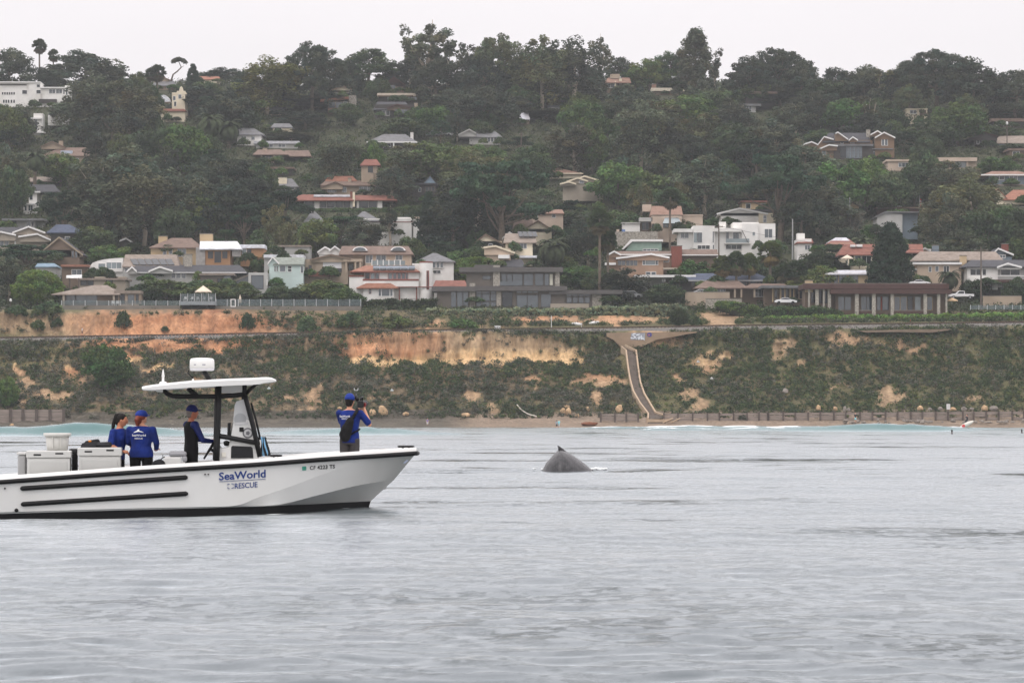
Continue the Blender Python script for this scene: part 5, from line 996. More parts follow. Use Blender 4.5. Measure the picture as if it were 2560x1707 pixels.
def plant(kind,loc,h,w,label=None,tint='n',rz=None,grp=None,lean=(0,0),zsink=0.0,auto=False):
    _ct[0] += 1
    kit = KIT[kind]; me,tm,H,Wd = kit[_ct[0] % len(kit)]
    if tint != 'n': me = tinted(me,TI[tint],tint)
    e = empty(NAMES[kind],(loc[0],loc[1],loc[2] - zsink),random.uniform(0,6.283) if rz is None else rz)
    e.scale = (w / Wd,w / Wd,h / H)
    if lean != (0,0): e.rotation_euler = (lean[0],lean[1],0)
    to = obj('trunk',tm,None,e); co_ = obj('crown',me,None,e)
    if 'palm' in kind:      # a palm head keeps its proportions whatever the trunk's height
        kk = w / Wd; e.scale = (1,1,1); to.scale = (kk,kk,(h - kk * 2.1 if kind == 'fanpalm' else h - kk * 3) / (H - (2.1 if kind == 'fanpalm' else 3))); co_.scale = (kk,kk,kk); co_.location = (0,0,h - kk * H)
    e['_k'] = kind if label is None or label.endswith(DEFLAB[kind][0]) or auto else ''; e['_t'] = tint
    d = DEFLAB[kind]
    tag(e,label or d[0],d[1],grp or (d[2] if label is None else None))
    return e
TINTWORD = dict(n='',o='olive ',g='fresh green ',d='very dark ',y='yellowish ',b='brownish ',k='greyish ',l='pale ')
def tree_at(cx,top,base,w,kind,tint='n',label=None,tile='F',dY=0.0,**kw):
    """a tree whose foot stands on the hillside at the photo point (cx, base)"""
    px,pt = tpx(tile,cx,top); _,pb = tpx(tile,cx,base); s = TILES[tile][2]
    Y = Yg(pb) + dY; hwp = w / s * WK.get(kind,1) * .42
    if label is None:
        for _ in range(6):                    # a tree that would hide a house the photo shows stands behind it
            moved = False
            for h_ in HOUSES:
                if Y > h_.Y + 9: continue
                a,b_,c_,d_ = h_.bounds(); ox = min(c_,px + hwp) - max(a,px - hwp); oy = min(d_,pb - .12 * (pb - pt)) - max(b_,pt + .05 * (pb - pt))
                if ox > 0 and oy > 0 and ox * oy > .38 * (c_ - a) * (d_ - b_): Y = h_.Y + 10.5; moved = True
            if not moved: break
    X = xs_of(px,Y); zt = CH + (HZ - pt) / F * Y; zb = float(groundz(X,Y)) if Y > 676 else CH + (HZ - pb) / F * Y
    d = DEFLAB[kind]
    if label is None and tint != 'n':
        return plant(kind,(X,Y,zb - .3),zt - zb + .3,WK.get(kind,1) * w / s / F * Y,auto=True,label=(TINTWORD[tint] + d[0]).replace('very dark dark','very dark').replace('rounded green','rounded'),tint=tint,grp=TINTWORD[tint] + d[2],**kw)
    return plant(kind,(X,Y,zb - .3),zt - zb + .3,WK.get(kind,1) * w / s / F * Y,label,tint,**kw)

# (column, top row, foot row, crown width) in the photo's full view
T = tree_at
WK = dict(pine=1.25,bigpine=1.12,eucalyptus=1.3,thin=1.15,spire=1.1,broad=1.2,cypress=1.12,fanpalm=1.15,datepalm=1.1)
# skyline
T(22,99,215,105,'pine',label='open-crowned pine above the stepped white house')
T(90,85,205,38,'fanpalm',label='very tall thin fan palm standing alone against the sky')
T(123,110,205,32,'fanpalm',label='shorter fan palm beside the tallest palm on the skyline')
T(126,138,210,64,'datepalm',label='date palm under the two skyline fan palms')
T(196,104,222,150,'pine',label='wide layered pine beside the skyline palms'); T(248,142,228,90,'pine','d')
T(345,152,215,34,'fanpalm','d',label='stubby dark palm at the crest'); T(362,143,215,44,'fanpalm','d',label='stubby dark palm with the fuller head at the crest'); T(315,165,220,50,'broad','b')
T(443,147,205,38,'cone',label='small dense dark cypress beside the leaning umbrella-crowned tree')
T(490,160,240,70,'broad','d'); T(520,152,250,90,'pine'); T(566,150,260,80,'pine'); T(470,185,250,80,'broad')
T(612,128,268,130,'eucalyptus','y',label='yellow-olive eucalyptus beside the great round pine'); T(660,165,275,80,'broad','o')
T(718,84,262,158,'bigpine',label='great round dark pine breaking the skyline'); T(800,130,245,60,'pine','d')
T(848,103,240,122,'pine','g'); T(905,150,245,60,'pine','d'); T(940,125,240,80,'pine','d')
T(985,34,240,155,'thin','k',label='tallest sparse eucalyptus on the skyline, in separate tufts'); T(940,55,235,70,'thin','k'); T(1030,78,245,90,'thin','k'); T(1000,120,250,100,'pine')
T(1075,105,250,90,'eucalyptus','d'); T(1150,64,250,155,'bigpine','o',label='dense olive crown in the middle of the skyline'); T(1110,110,260,100,'pine','d'); T(1245,84,260,120,'eucalyptus','o'); T(1200,130,300,170,'bigpine','k')
T(1320,84,255,135,'eucalyptus','d',label='dense dark eucalyptus beside the brown roof on the crest'); T(1378,66,240,72,'thin',label='thin airy eucalyptus behind the dense dark one'); T(1365,150,250,60,'eucalyptus','d')
T(1428,124,215,66,'pine'); T(1490,132,225,90,'broad','l'); T(1460,150,225,70,'broad','g'); T(1540,110,225,70,'pine','g')
T(1598,65,240,112,'spire',label='tall tapering eucalyptus standing above the skyline'); T(1642,110,230,60,'thin'); T(1570,110,230,70,'eucalyptus')
T(1725,118,240,110,'pine'); T(1785,98,240,160,'bigpine',label='broad skyline pine with a ragged edge'); T(1840,130,245,80,'pine')
T(1925,142,250,110,'pine','d'); T(1985,138,255,110,'pine'); T(2020,145,262,90,'thin','b',label='slender half-bare eucalyptus with a pale trunk'); T(2055,150,262,80,'pine','d')
T(2150,99,265,190,'bigpine',label='biggest dark pine grove crown on the skyline'); T(2235,120,270,130,'pine'); T(2090,130,260,90,'pine'); T(2335,150,270,110,'pine'); T(2280,160,268,70,'pine','d')
# upper hill
for a in [(20,245,345,90,'broad','o'),(55,255,330,70,'eucalyptus','d'),(215,165,330,150,'eucalyptus','k'),(300,180,335,130,'eucalyptus','b'),(165,230,330,100,'eucalyptus'),(260,220,340,120,'pine'),
          (360,245,330,60,'bush'),(340,190,290,60,'broad','d'),(455,190,310,130,'pine','d'),(530,200,320,120,'pine'),(590,195,310,100,'eucalyptus','b'),(480,250,340,90,'datepalm','n'),
          (555,225,320,80,'broad','d'),(640,195,290,90,'eucalyptus','o'),(735,215,345,170,'bigpine','d'),(700,250,350,110,'pine','d'),(800,235,290,60,'broad'),(870,180,240,60,'broad'),
          (960,235,285,60,'bush','k'),(1000,240,310,80,'broad','g'),(930,270,320,100,'broad'),(1040,195,295,110,'pine'),(1110,190,300,130,'pine'),(1160,215,320,110,'eucalyptus'),(1260,200,310,130,'pine','k'),
          (1300,215,290,90,'broad','g'),(1335,225,320,100,'broad','g'),(1400,230,290,90,'broad'),(1440,195,300,120,'eucalyptus'),(1510,235,310,120,'eucalyptus','o'),(1580,215,300,120,'broad','g'),(1640,200,290,100,'broad'),
          (1560,180,240,90,'broad','d'),(1680,230,310,110,'eucalyptus','d'),(1720,200,280,90,'broad'),(1790,210,300,120,'pine','d'),(1870,200,290,110,'pine','d'),(1830,240,320,90,'eucalyptus'),(1940,225,305,110,'broad','g'),(1890,180,260,100,'broad','d'),
          (2000,220,320,90,'thin','b'),(2050,245,320,80,'broad','d'),(1995,255,330,90,'pine','d'),(2200,235,335,130,'broad','g'),(2140,275,345,110,'broad','d'),(2270,240,320,110,'eucalyptus','d'),(2330,230,310,110,'pine'),(2290,290,345,90,'broad')]: T(*a)
# middle hill
T(80,335,440,74,'datepalm',label='big date palm above the grey-roofed houses'); T(545,300,350,70,'datepalm'); T(525,262,340,80,'datepalm')
for a in [(20,330,480,90,'eucalyptus','k'),(30,380,500,80,'broad'),(140,350,430,90,'broad','o'),(125,385,440,60,'datepalm','g'),(220,305,430,80,'spire','d'),(290,335,560,190,'eucalyptus','k'),(240,370,560,150,'eucalyptus'),(330,380,570,140,'eucalyptus','b'),
          (360,285,400,110,'broad','d'),(420,283,400,120,'broad','g'),(470,350,480,120,'pine','k'),(540,355,480,130,'pine','d'),(440,400,560,130,'eucalyptus'),(520,400,560,140,'pine','d'),(590,370,470,90,'broad'),
          (470,430,560,110,'broad','o'),(400,470,590,90,'broad','d'),(720,235,450,150,'eucalyptus','d'),(670,300,460,110,'eucalyptus'),(770,310,440,100,'eucalyptus','k'),(850,325,420,70,'broad','g'),
          (945,330,470,150,'eucalyptus','o'),(1010,325,470,150,'broad','o'),(1080,340,470,130,'eucalyptus','o'),(1110,330,400,90,'broad','l'),(900,380,470,90,'eucalyptus'),(980,400,500,120,'pine','d'),
          (1250,255,400,150,'eucalyptus','b'),(1320,280,400,120,'eucalyptus','b'),(1220,330,420,90,'broad'),(1360,290,400,70,'broad','o'),(1470,230,400,120,'eucalyptus','k'),(1530,270,400,100,'eucalyptus','d'),(1620,260,390,110,'eucalyptus','o'),(1690,280,400,120,'broad','d'),(1590,300,410,110,'pine','d'),(1780,270,400,110,'eucalyptus'),(1740,310,410,110,'cypress'),
          (1420,370,480,110,'broad','g'),(1380,400,490,100,'broad'),(1480,390,480,110,'broad','o'),(1620,355,500,130,'eucalyptus','k'),(1560,400,480,90,'eucalyptus'),(1850,320,480,150,'pine','k'),(1920,370,500,130,'broad','g'),(1990,360,480,110,'broad','g'),(1880,400,540,150,'eucalyptus','k'),
          (2040,395,500,110,'broad'),(2100,380,480,100,'broad','d'),(2180,370,480,110,'eucalyptus','b'),(2120,330,400,90,'bush'),(2230,400,560,150,'eucalyptus','o'),(2180,440,580,120,'eucalyptus','b'),(2290,360,440,90,'broad','g'),(2340,330,420,90,'broad'),(2310,470,590,130,'broad','g'),(2260,480,600,110,'broad','d'),(2340,480,600,100,'broad','d')]: T(*a)
# lower hill
T(145,428,560,130,'cypress',label='dark flat-topped cypress with a bare crooked trunk'); T(650,425,560,130,'cypress','d',label='blackish wide cypress beside the red-tiled ranch house')
T(590,440,560,110,'cypress','d'); T(560,460,575,100,'cypress')
T(1150,350,590,250,'cypress','k',label='huge sprawling grey-green tree with a thick bare trunk'); T(1100,380,560,160,'eucalyptus','d'); T(1220,380,560,150,'eucalyptus','k'); T(1180,420,540,130,'pine','k')
T(1040,430,580,130,'pine','d'); T(985,440,575,60,'cone',label='narrow dark cypress behind the arched-dormer house'); T(895,465,570,70,'thin','d',label='spindly tall pine before the long white wall')
T(1790,340,560,220,'cypress','k',label='tall open pine with a straight trunk by the white modern house'); T(1740,400,540,120,'pine','k'); T(1840,430,560,110,'pine','k'); T(1720,430,500,90,'datepalm','k')
T(780,490,575,150,'cypress','g',label='low wind-shaped green pine in front of the white house'); T(730,500,590,90,'broad','o'); T(830,500,590,100,'eucalyptus'); T(700,530,590,70,'datepalm','y')
T(2044,511,655,122,'cone','d',dY=-18,label='big dense almost black cypress beside the beige house')
T(1980,535,612,74,'datepalm',label='date palm with orange fruit behind the red tile roofs'); T(1268,532,640,98,'datepalm',label='date palm behind the dark modern house')
T(1378,470,700,66,'fanpalm',label='tall fan palm with a brown skirt beside the salmon house'); T(1395,520,690,56,'fanpalm',label='lower fan palm paired with the brown-skirted one'); T(1540,425,625,54,'fanpalm',label='tall fan palm before the peach stucco house')
T(1690,570,690,62,'fanpalm',label='bushy-headed fan palm by the blue roof'); T(1660,580,690,56,'fanpalm','o'); T(1720,575,685,56,'fanpalm','o'); T(1770,545,680,64,'fanpalm','o'); T(1830,590,690,60,'fanpalm','d'); T(1800,600,690,50,'fanpalm')
T(2180,610,690,70,'datepalm','d',label='small date palm before the white house with the balcony'); T(590,580,640,60,'datepalm','g')
for a in [(250,560,615,90,'broad','l'),(210,520,600,100,'broad'),(290,510,600,110,'broad','d'),(350,500,590,120,'broad','d'),(60,555,640,170,'cypress','k'),(20,590,690,90,'eucalyptus','k'),(110,560,650,110,'cypress','k'),
          (1080,570,640,110,'broad','l'),(1095,585,660,120,'dome'),(1310,480,580,120,'broad','d'),(1350,520,610,80,'eucalyptus','d'),(1290,540,600,80,'broad','d'),(1420,480,560,110,'broad','k'),(1440,560,620,60,'broad'),
          (1650,490,530,110,'bush','g'),(1590,570,610,70,'broad'),(1880,570,640,90,'broad','d'),(1890,610,680,80,'broad','o'),(1850,630,690,90,'broad','y'),(2120,560,600,80,'broad','g'),(2340,540,610,60,'broad','o'),
          (1590,595,660,90,'broad','g'),(1560,620,680,80,'broad'),(1330,610,665,90,'broad','g'),(1370,620,680,70,'broad'),(1430,615,700,110,'eucalyptus','d'),(960,640,690,50,'broad','d'),(840,575,640,60,'broad','d'),
          (740,640,700,120,'broad','o'),(700,655,700,80,'broad'),(790,660,710,80,'broad','g'),(640,655,700,60,'broad'),(880,600,640,50,'broad','d'),(380,640,690,130,'broad','o'),(480,650,695,150,'broad','o'),(550,660,700,110,'broad'),(330,650,700,80,'broad','d'),(620,670,700,60,'broad','d'),
          (1530,650,705,90,'broad','d'),(2240,640,690,60,'broad','d'),(2330,640,700,60,'broad','d'),(2060,480,540,80,'broad','g'),(1960,480,540,70,'bare')]: T(*a)
T(86,614,700,120,'dome',label='bright green clipped dome-shaped tree beside the low pavilion',dY=-4)
# the leaning tree with an umbrella crown on the crest
lp = W(*tpx('U1',1590,560),1050); le = empty('umbrella_tree',(lp.x,lp.y,lp.z))
mb = MB((lp.x,lp.y,lp.z)); mb.tube([W(*tpx('U1',a,b),1050) for a,b in ((1560,640),(1590,540),(1630,510),(1665,475),(1650,440),(1640,410))],[.3,.26,.22,.18,.14,.08],7)
mb.tube([W(*tpx('U1',a,b),1050) for a,b in ((1655,480),(1690,460))],[.12,.05],6); mb.build('trunk',bark_m,le,True)
r = np.random.default_rng(3); cc = [np.array(W(*tpx('U1',1645 + 60 * math.cos(a) * q,412 - 34 * abs(math.sin(a)) * q + 18 * q * q),1050 + r.normal(0,1.2))) - np.array(lp) for a,q in zip(r.uniform(0,6.28,34),np.sqrt(r.uniform(0,1,34)))]
V,Q,K = cards(cc,r.uniform(.6,1,34),60,.27,r,.7,tints(34,r,G_PINE)); me = mesh_np('umbrella_crown',V,Q); set_col(me,K); obj('crown',me,leaf_m,le)
tag(le,'leaning tree with a curved bare trunk and small umbrella crown','tree')

# ------------------------------------------------------------------ hedges and bluff scrub
def hedge(name,label,tile,pts,Y,depth,color,group=None,clump=.55,size=.2,dens=5.0):
    """a clipped hedge: closed leafy bank; pts = (x, top, bottom) in the tile at distance Y"""
    r = np.random.default_rng(int(abs(pts[0][0])) + 17); X = []; Tt = []; Bt = []
    for x,a,b in pts:
        p = W(*tpx(tile,x,a),Y); q = W(*tpx(tile,x,b),Y); X.append(p.x); Tt.append(p.z); Bt.append(q.z)
    L = X[-1] - X[0]; hgt = np.mean(np.array(Tt) - np.array(Bt)); n = int(max(30,L * (hgt * 2 + depth) * dens / clump * .28))
    xx = r.uniform(X[0],X[-1],n); top = np.interp(xx,X,Tt); bot = np.interp(xx,X,Bt) - .5
    u = r.uniform(0,1,n); dd = np.where(u < .62,r.uniform(0,.25,n),r.uniform(0,1,n)) * depth; t = np.where(u < .62,r.uniform(0,1,n),r.uniform(.85,1,n))
    z = bot + (top - clump * .7 - bot) * t; z = z + .12 * np.sin(xx * 1.9) + .1 * np.sin(xx * .7 + 1)
    org = np.array([(X[0] + X[-1]) / 2,Y,np.mean(Bt)])
    V,Q,K = cards(np.stack([xx,Y + dd,z],1) - org,r.uniform(.6,1.25,n) * clump,34,size,r,.85,tints(n,r,color,.2),hollow=.2)
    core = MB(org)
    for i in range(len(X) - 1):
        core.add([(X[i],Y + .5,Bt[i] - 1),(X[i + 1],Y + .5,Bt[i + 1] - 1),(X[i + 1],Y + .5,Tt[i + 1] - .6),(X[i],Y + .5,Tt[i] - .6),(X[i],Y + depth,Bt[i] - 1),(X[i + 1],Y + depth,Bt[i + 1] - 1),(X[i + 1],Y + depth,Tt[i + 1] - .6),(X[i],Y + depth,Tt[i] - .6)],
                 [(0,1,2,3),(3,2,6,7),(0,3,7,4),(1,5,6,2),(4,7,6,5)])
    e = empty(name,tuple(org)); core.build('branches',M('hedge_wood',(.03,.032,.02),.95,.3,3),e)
    me = mesh_np('foliage',V,Q); set_col(me,K); obj('foliage',me,leaf_m,e)
    return tag(e,label,'hedge',group)
GH = (.19,.21,.135)
hedge('hedge','dark clipped hedge below the white tile-roofed villa','M2',[(965,1352,1440),(1200,1345,1440),(1450,1350,1440),(1660,1340,1440)],680,3,(.034,.05,.02))
hedge('hedge','long grey-green rounded hedge before the dark modern house','S',[(1070,768,792),(1130,770,795),(1200,769,796),(1290,768,796),(1380,770,796),(1455,769,794)],671,2.5,GH)
hedge('hedge','grey-green hedge with a bumpy top beside the dark modern house','B3',[(680,105,205),(760,92,205),(860,80,198),(1000,84,195),(1080,84,190),(1180,88,170)],670,2.5,GH)
hedge('hedge','neat loaf-shaped grey-green hedge next to the dark bush by the dirt ramp','B3',[(1200,95,165),(1280,70,170),(1400,64,175),(1520,66,178),(1600,100,180)],669,2.5,GH)
hedge('hedge','very long low bright green hedge along the railway','M4',[(-70,1370,1440),(60,1358,1440),(300,1350,1438),(700,1342,1436),(1100,1340,1432),(1600,1334,1428),(2000,1325,1422),(2500,1315,1415)],664.5,2.2,(.16,.24,.06))
hedge('hedge','dark hedge terrace below the red-tiled ranch house','M2',[(480,515,560),(800,512,560),(1160,512,560),(1550,478,590)],Yg(532),4,(.05,.075,.028))
hedge('hedge','clipped dark double hedge beside the orange-fascia house','U2',[(815,925,1030),(900,922,1032),(1005,926,1030)],985,4,(.04,.06,.025))
hedge('hedge','sloping green garden hedge beside the dirt ramp','B3',[(1880,45,75),(2000,40,110),(2140,45,160),(2260,80,225),(2352,150,240)],671,5,(.06,.095,.026),clump=.75)
hedge('hedge','low garden greenery in front of the red timber house','M4',[(-40,1280,1380),(150,1255,1380),(330,1270,1375),(520,1262,1370),(690,1300,1365)],668,4,(.045,.07,.026),clump=.7)

def scrub(name,label,pts,rads,cols,seed,nper=34,size=.16):
    r = np.random.default_rng(seed); K0 = cols * (1 + r.normal(0,.18,(len(cols),1)))
    V,Q,K = cards(pts,rads,nper,size,r,.75,K0.clip(.006,1),hollow=.15)
    me = mesh_np(name,V,Q); set_col(me,K); return tag(obj(name,me,leaf_m),label,'scrub',kind='stuff')
# bluff scrub: scattered over the bluff wherever the ground is not bare
r = np.random.default_rng(21); N = 26000
ri = r.integers(rb[0] - 2,rb[1] + 8,N * 3); wgt = np.where(SEG[ri] < 8.4,1.0,np.where(SEG[ri] < 11,.12,.8)); ri = ri[r.uniform(0,1,len(ri)) < wgt][:N]
lo,hi = np.searchsorted(CX,-112),np.searchsorted(CX,112); ci = r.integers(lo,hi,len(ri))
PXs,PYs = PXg[ri,ci],PYg[ri,ci]
bb = bare_at(PXs,PYs); dens = .78 + .6 * fbm(PXs / 40,PYs / 25,PXs * 0 + 4,3)
chute = [(1562,865),(1570,930),(1580,960),(1605,1000),(1640,1040)]
dch = np.min([np.hypot(PXs - (np.interp(PYs,[p[1] for p in chute],[p[0] for p in chute])),0)],axis=0)
nearch = (dch < 15) & (PYs > 850) & (PYs < 1060)
trackz = (SEG[ri] > 8.7) & (SEG[ri] < 11.2)
keep = (r.uniform(0,1,len(ri)) < (1 - bb) * dens + .05 * (PYs > 835)) & ~nearch & ~trackz & (PYs < 1046) & ~((PXs > 60) & (PXs < 905) & (PYs < 782)) & ~((PXs > 1540) & (PXs < 1660) & (PYs > 822) & (PYs < 862))
ri,ci,PXs,PYs = ri[keep],ci[keep],PXs[keep],PYs[keep]
pts = np.stack([XX[ri,ci],PY_[ri,ci] - .15,PZ_[ri,ci] + .2],1)
hue = 1.7 * fbm(PXs / 80,PYs / 32,PXs * 0 + 7,3) + r.normal(0,.2,len(PXs))
right = np.clip((PXs - 1560) / 200,0,1); left = np.clip((700 - PXs) / 300,0,1)
pal = np.array([(.058,.076,.030),(.112,.104,.084),(.038,.054,.024),(.105,.112,.036),(.085,.068,.048)])
wts = np.stack([1.1 + hue + right * .8,.65 + left * .9 - right * .45 - hue * .7,.8 + .4 * (1 - left) + 0 * hue,.25 + .55 * right + hue * .5,.35 + 0 * hue],1).clip(.02,None)
wts /= wts.sum(1)[:,None]; pick = (r.uniform(0,1,len(PXs))[:,None] > np.cumsum(wts,1)).sum(1).clip(0,4)
rads = r.uniform(.4,1.1,len(PXs)) * np.where(r.uniform(0,1,len(PXs)) < .12,1.9,1) * np.where(pick == 3,.8,1)
scrub('coastal_scrub','patchy coastal scrub in green, grey and olive over the bluff face',pts,rads,pal[pick] * .95,5,32,.19)
# dark dry brush along the brow of the bluff
nb_ = 1500; bx = r.uniform(-108,108,nb_); cib = np.clip(np.searchsorted(CX,bx),0,len(CX) - 1); rib = np.array([int(np.argmin(np.abs(SEG - q))) for q in r.uniform(7.95,8.6,nb_)]); pbx = PXg[rib,cib]
dn = .28 + .22 * ((pbx > 830) & (pbx < 1430)) + .4 * fbm(bx / 6,bx * 0 + 3,bx * 0,2); kb = (r.uniform(0,1,nb_) < dn) & ~((pbx > 1530) & (pbx < 1690)) & ~((pbx > 1055) & (pbx < 1130)); 
scrub('brow_brush','dark dry brush hanging over the brow of the bluff',np.stack([XX[rib,cib],PY_[rib,cib] - .2,PZ_[rib,cib] + .25],1)[kb],r.uniform(.45,1.25,nb_)[kb],np.array([(.045,.044,.036),(.034,.042,.024),(.06,.052,.042)])[r.integers(0,3,nb_)][kb],15,34,.17)
# single shrubs that stand out on the bluff
def bluff_bush(cx,top,base,w,tint,label,kind='bush',tile='B1'):
    px,pb = tpx(tile,cx,base); _,pt = tpx(tile,cx,top); p = bluff_hit(px,pb); s = TILES[tile][2]
    return plant(kind,(p.x,p.y,p.z - .2),(pb - pt) / F * p.y + .2,w / s / F * p.y,label,tint)
bluff_bush(975,430,870,480,'g','large bright green shrub spilling down the bluff','broad')
bluff_bush(60,740,1040,240,'g','green shrub at the foot of the bluff above the timber wall','broad')
bluff_bush(525,190,300,130,'d','round dark shrub clinging to the upper orange cliff')
bluff_bush(345,205,330,170,'b','brownish shrub on the upper orange cliff above the tracks')
bluff_bush(1135,105,310,160,'d','dark ivy-like shrub hanging down the upper orange cliff')
bluff_bush(1520,268,322,95,'d','small dark shrub low on the upper orange cliff')
bluff_bush(450,30,190,330,'n','spreading green shrub at the end of the glass railing','bush')
bluff_bush(150,60,190,260,'k','grey shrub on the bluff edge beside the small white lamp','bush')
bluff_bush(2270,120,320,150,'d','dark shrubs tumbling over the upper cliff below the raised deck')
bluff_bush(480,150,335,220,'n','wide green shrub above the end of the visible track','bush','B2')
bluff_bush(870,120,300,260,'k','grey-green shrub bank above the cut in the bluff','bush','B2'); bluff_bush(1300,150,300,330,'o','olive shrub bank beside the rust-orange patch','bush','B2'); bluff_bush(1900,190,305,300,'g','green bank of shrubs below the grey-green hedge','bush','B2')
bluff_bush(1530,110,295,200,'d','big dark bush beside the dirt ramp, lower half','broad','B3'); bluff_bush(1490,0,120,330,'d','big dark spreading bush beside the dirt ramp, upper half','broad','B3')
bluff_bush(1700,170,280,110,'k','pale grey-green bush at the foot of the dirt ramp','bush','B3')
bluff_bush(2110,1060,1140,130,'d','dark bush against the timber seawall','bush','B3')
# ------------------------------------------------------------------ the rescue boat
PSI = math.radians(6); BYc = 58.35; BXc = (520 - 1280) / F * BYc
def L(t,x,y,off):
    """photo point on the boat's lengthwise plane at side offset off (negative = towards the camera) -> boat coordinates"""
    px,py = tpx(t,x,y); u = (px - 1280) / F; tt = math.tan(PSI); Y = (BYc - BXc * tt + off / math.cos(PSI)) / (1 - u * tt); X = u * Y
    return Vector(((X - BXc) * math.cos(PSI) + (Y - BYc) * math.sin(PSI),off,CH + (HZ - py) / F * Y))
def bworld(v): return Vector((BXc + v[0] * math.cos(PSI) - v[1] * math.sin(PSI),BYc + v[0] * math.sin(PSI) + v[1] * math.cos(PSI),v[2]))
boat = tag(empty('rescue_boat',(BXc,BYc,0),PSI),'white open rescue motorboat with black rub rails, hardtop and blue lettering','boat')
GEL = M('white_gelcoat',(.78,.78,.76),.28,.03,.6,dirt=.10); BLK = M('black_rubber',(.004,.004,.0045),.65,.2,3); ANTI = M('black_bottom_paint',(.005,.005,.006),.75,.2,2); TUBE = M('black_powder_coat',(.004,.004,.005),.55,.15,3)
DECKM = M('deck_nonskid',(.62,.62,.60),.8,.08,8,.004,60); BLUEINK = M('navy_lettering',srgb(36,62,128),.5,.05,3); BLKINK = M('black_lettering',(.015,.015,.018),.5,.05,3)
def crom(P,n=7):
    """smooth curve through points"""
    P = [Vector(p) for p in P]; out = []
    for i in range(len(P) - 1):
        p0 = P[max(i - 1,0)]; p1 = P[i]; p2 = P[i + 1]; p3 = P[min(i + 2,len(P) - 1)]
        for k in range(n):
            t = k / n; out.append(.5 * ((2 * p1) + (p2 - p0) * t + (2 * p0 - 5 * p1 + 4 * p2 - p3) * t * t + (3 * p1 - p0 - 3 * p2 + p3) * t ** 3))
    return out + [P[-1]]
gS = [(-130,1212,-1.25),(0,1203,-1.25),(300,1181,-1.25),(500,1168,-1.25),(590,1162.5,-1.25),(650,1158.5,-1.245),(735,1152,-1.22),(821,1145.5,-1.12),(898,1140.5,-.93),(960,1136.5,-.73),(1041,1131,-.36)]
c1S = [(-130,1284,-1.2),(0,1280,-1.2),(300,1271,-1.2),(500,1266.5,-1.19),(590,1263,-1.18),(645,1243,-1.19),(733,1213,-1.15),(821,1180,-1.05),(898,1157,-.88),(958,1143,-.68),(1037,1136,-.30)]
c2S = [(-130,1287,-1.18),(0,1282,-1.18),(300,1273,-1.18),(500,1268.5,-1.17),(590,1265.5,-1.15),(650,1264.5,-1.13),(712,1258,-1.07),(792,1238,-.96),(880,1216,-.73),(935,1206,-.44),(985,1199,-.03)]
bS = [(-130,1289,-1.17),(0,1284,-1.17),(300,1275,-1.17),(500,1270,-1.16),(590,1267,-1.13),(650,1266,-1.06),(712,1262.5,-.92),(775,1260,-.66),(840,1256.5,-.38),(890,1254,-.16),(927,1252,-.02)]
wS = [(-130,-1.1),(0,-1.1),(300,-1.1),(500,-1.08),(590,-1.05),(650,-.98),(712,-.86),(770,-.68),(830,-.42),(875,-.2),(905,-.02)]
Gl = crom([L('S',*p) for p in gS]); C1 = crom([L('S',*p) for p in c1S]); C2 = crom([L('S',*p) for p in c2S]); Bl = crom([L('S',*p) for p in bS])
Wl = crom([Vector((L('S',p,1290,o).x,o,-.32)) for p,o in wS])
def strip(lines):
    mb = MB()
    for sg in (1,-1):
        for A,B in zip(lines[:-1],lines[1:]):
            a = [Vector((p.x,p.y * sg,p.z)) for p in A]; b = [Vector((p.x,p.y * sg,p.z)) for p in B]; n = len(a)
            mb.add(a + b,[((i,n + i,n + i + 1,i + 1) if sg > 0 else (i,i + 1,n + i + 1,n + i)) for i in range(n - 1)])
        m = [Vector((p[0].x,p[0].y * sg,p[0].z)) for p in lines]
    st = [p[0] for p in lines]; k = len(st); mb.add([Vector((p.x,p.y,p.z)) for p in st] + [Vector((p.x,-p.y,p.z)) for p in st],[(i,k + i,k + i + 1,i + 1) for i in range(k - 1)])
    en = [p[-1] for p in lines]; mb.add([Vector(p) for p in en] + [Vector((p.x,-p.y,p.z)) for p in en],[(i,i + 1,k + i + 1,k + i) for i in range(k - 1)])
    return mb
strip([Gl,C1,C2,Bl]).build('hull',M('worn_hull_gelcoat',(.76,.76,.74),.3,.05,1.1,dirt=.16,stretch=(1,1,.5)),boat,True)
strip([Bl,Wl,[Vector((p.x,0,-.5)) for p in Wl]]).build('bottom_paint',ANTI,boat,True)
# gunwale cap, inner side and deck
up = lambda A,dy,dz: [Vector((p.x,p.y + dy if p.y + dy < -.05 else -.05,p.z + dz)) for p in A]
cap = [up(Gl,0,-.02),up(Gl,-.02,.03),up(Gl,0,.075),up(Gl,.06,.092),up(Gl,.24,.09),up(Gl,.27,.05)]
capm = strip(cap); capm.build('gunwale',GEL,boat,True)
Gi = [p for p in Gl if p.x < L('S',985,1130,-.5).x]
inner = [up(Gi,.26,.06),[Vector((p.x,min(p.y + (.26 if p.x < 1.35 else .36),-.05),.17 if p.x < 1.35 else p.z - .30 * min(1,max(.12,(3.2 - p.x) / .9)))) for p in Gi]]
strip(inner).build('inner_liner',GEL,boat,False)
mb = MB(); dk = inner[1]; n = len(dk); mb.add([Vector(p) for p in dk] + [Vector((p.x,-p.y,p.z)) for p in dk],[(i,i + 1,n + i + 1,n + i) for i in range(n - 1)]); mb.build('deck',DECKM,boat)
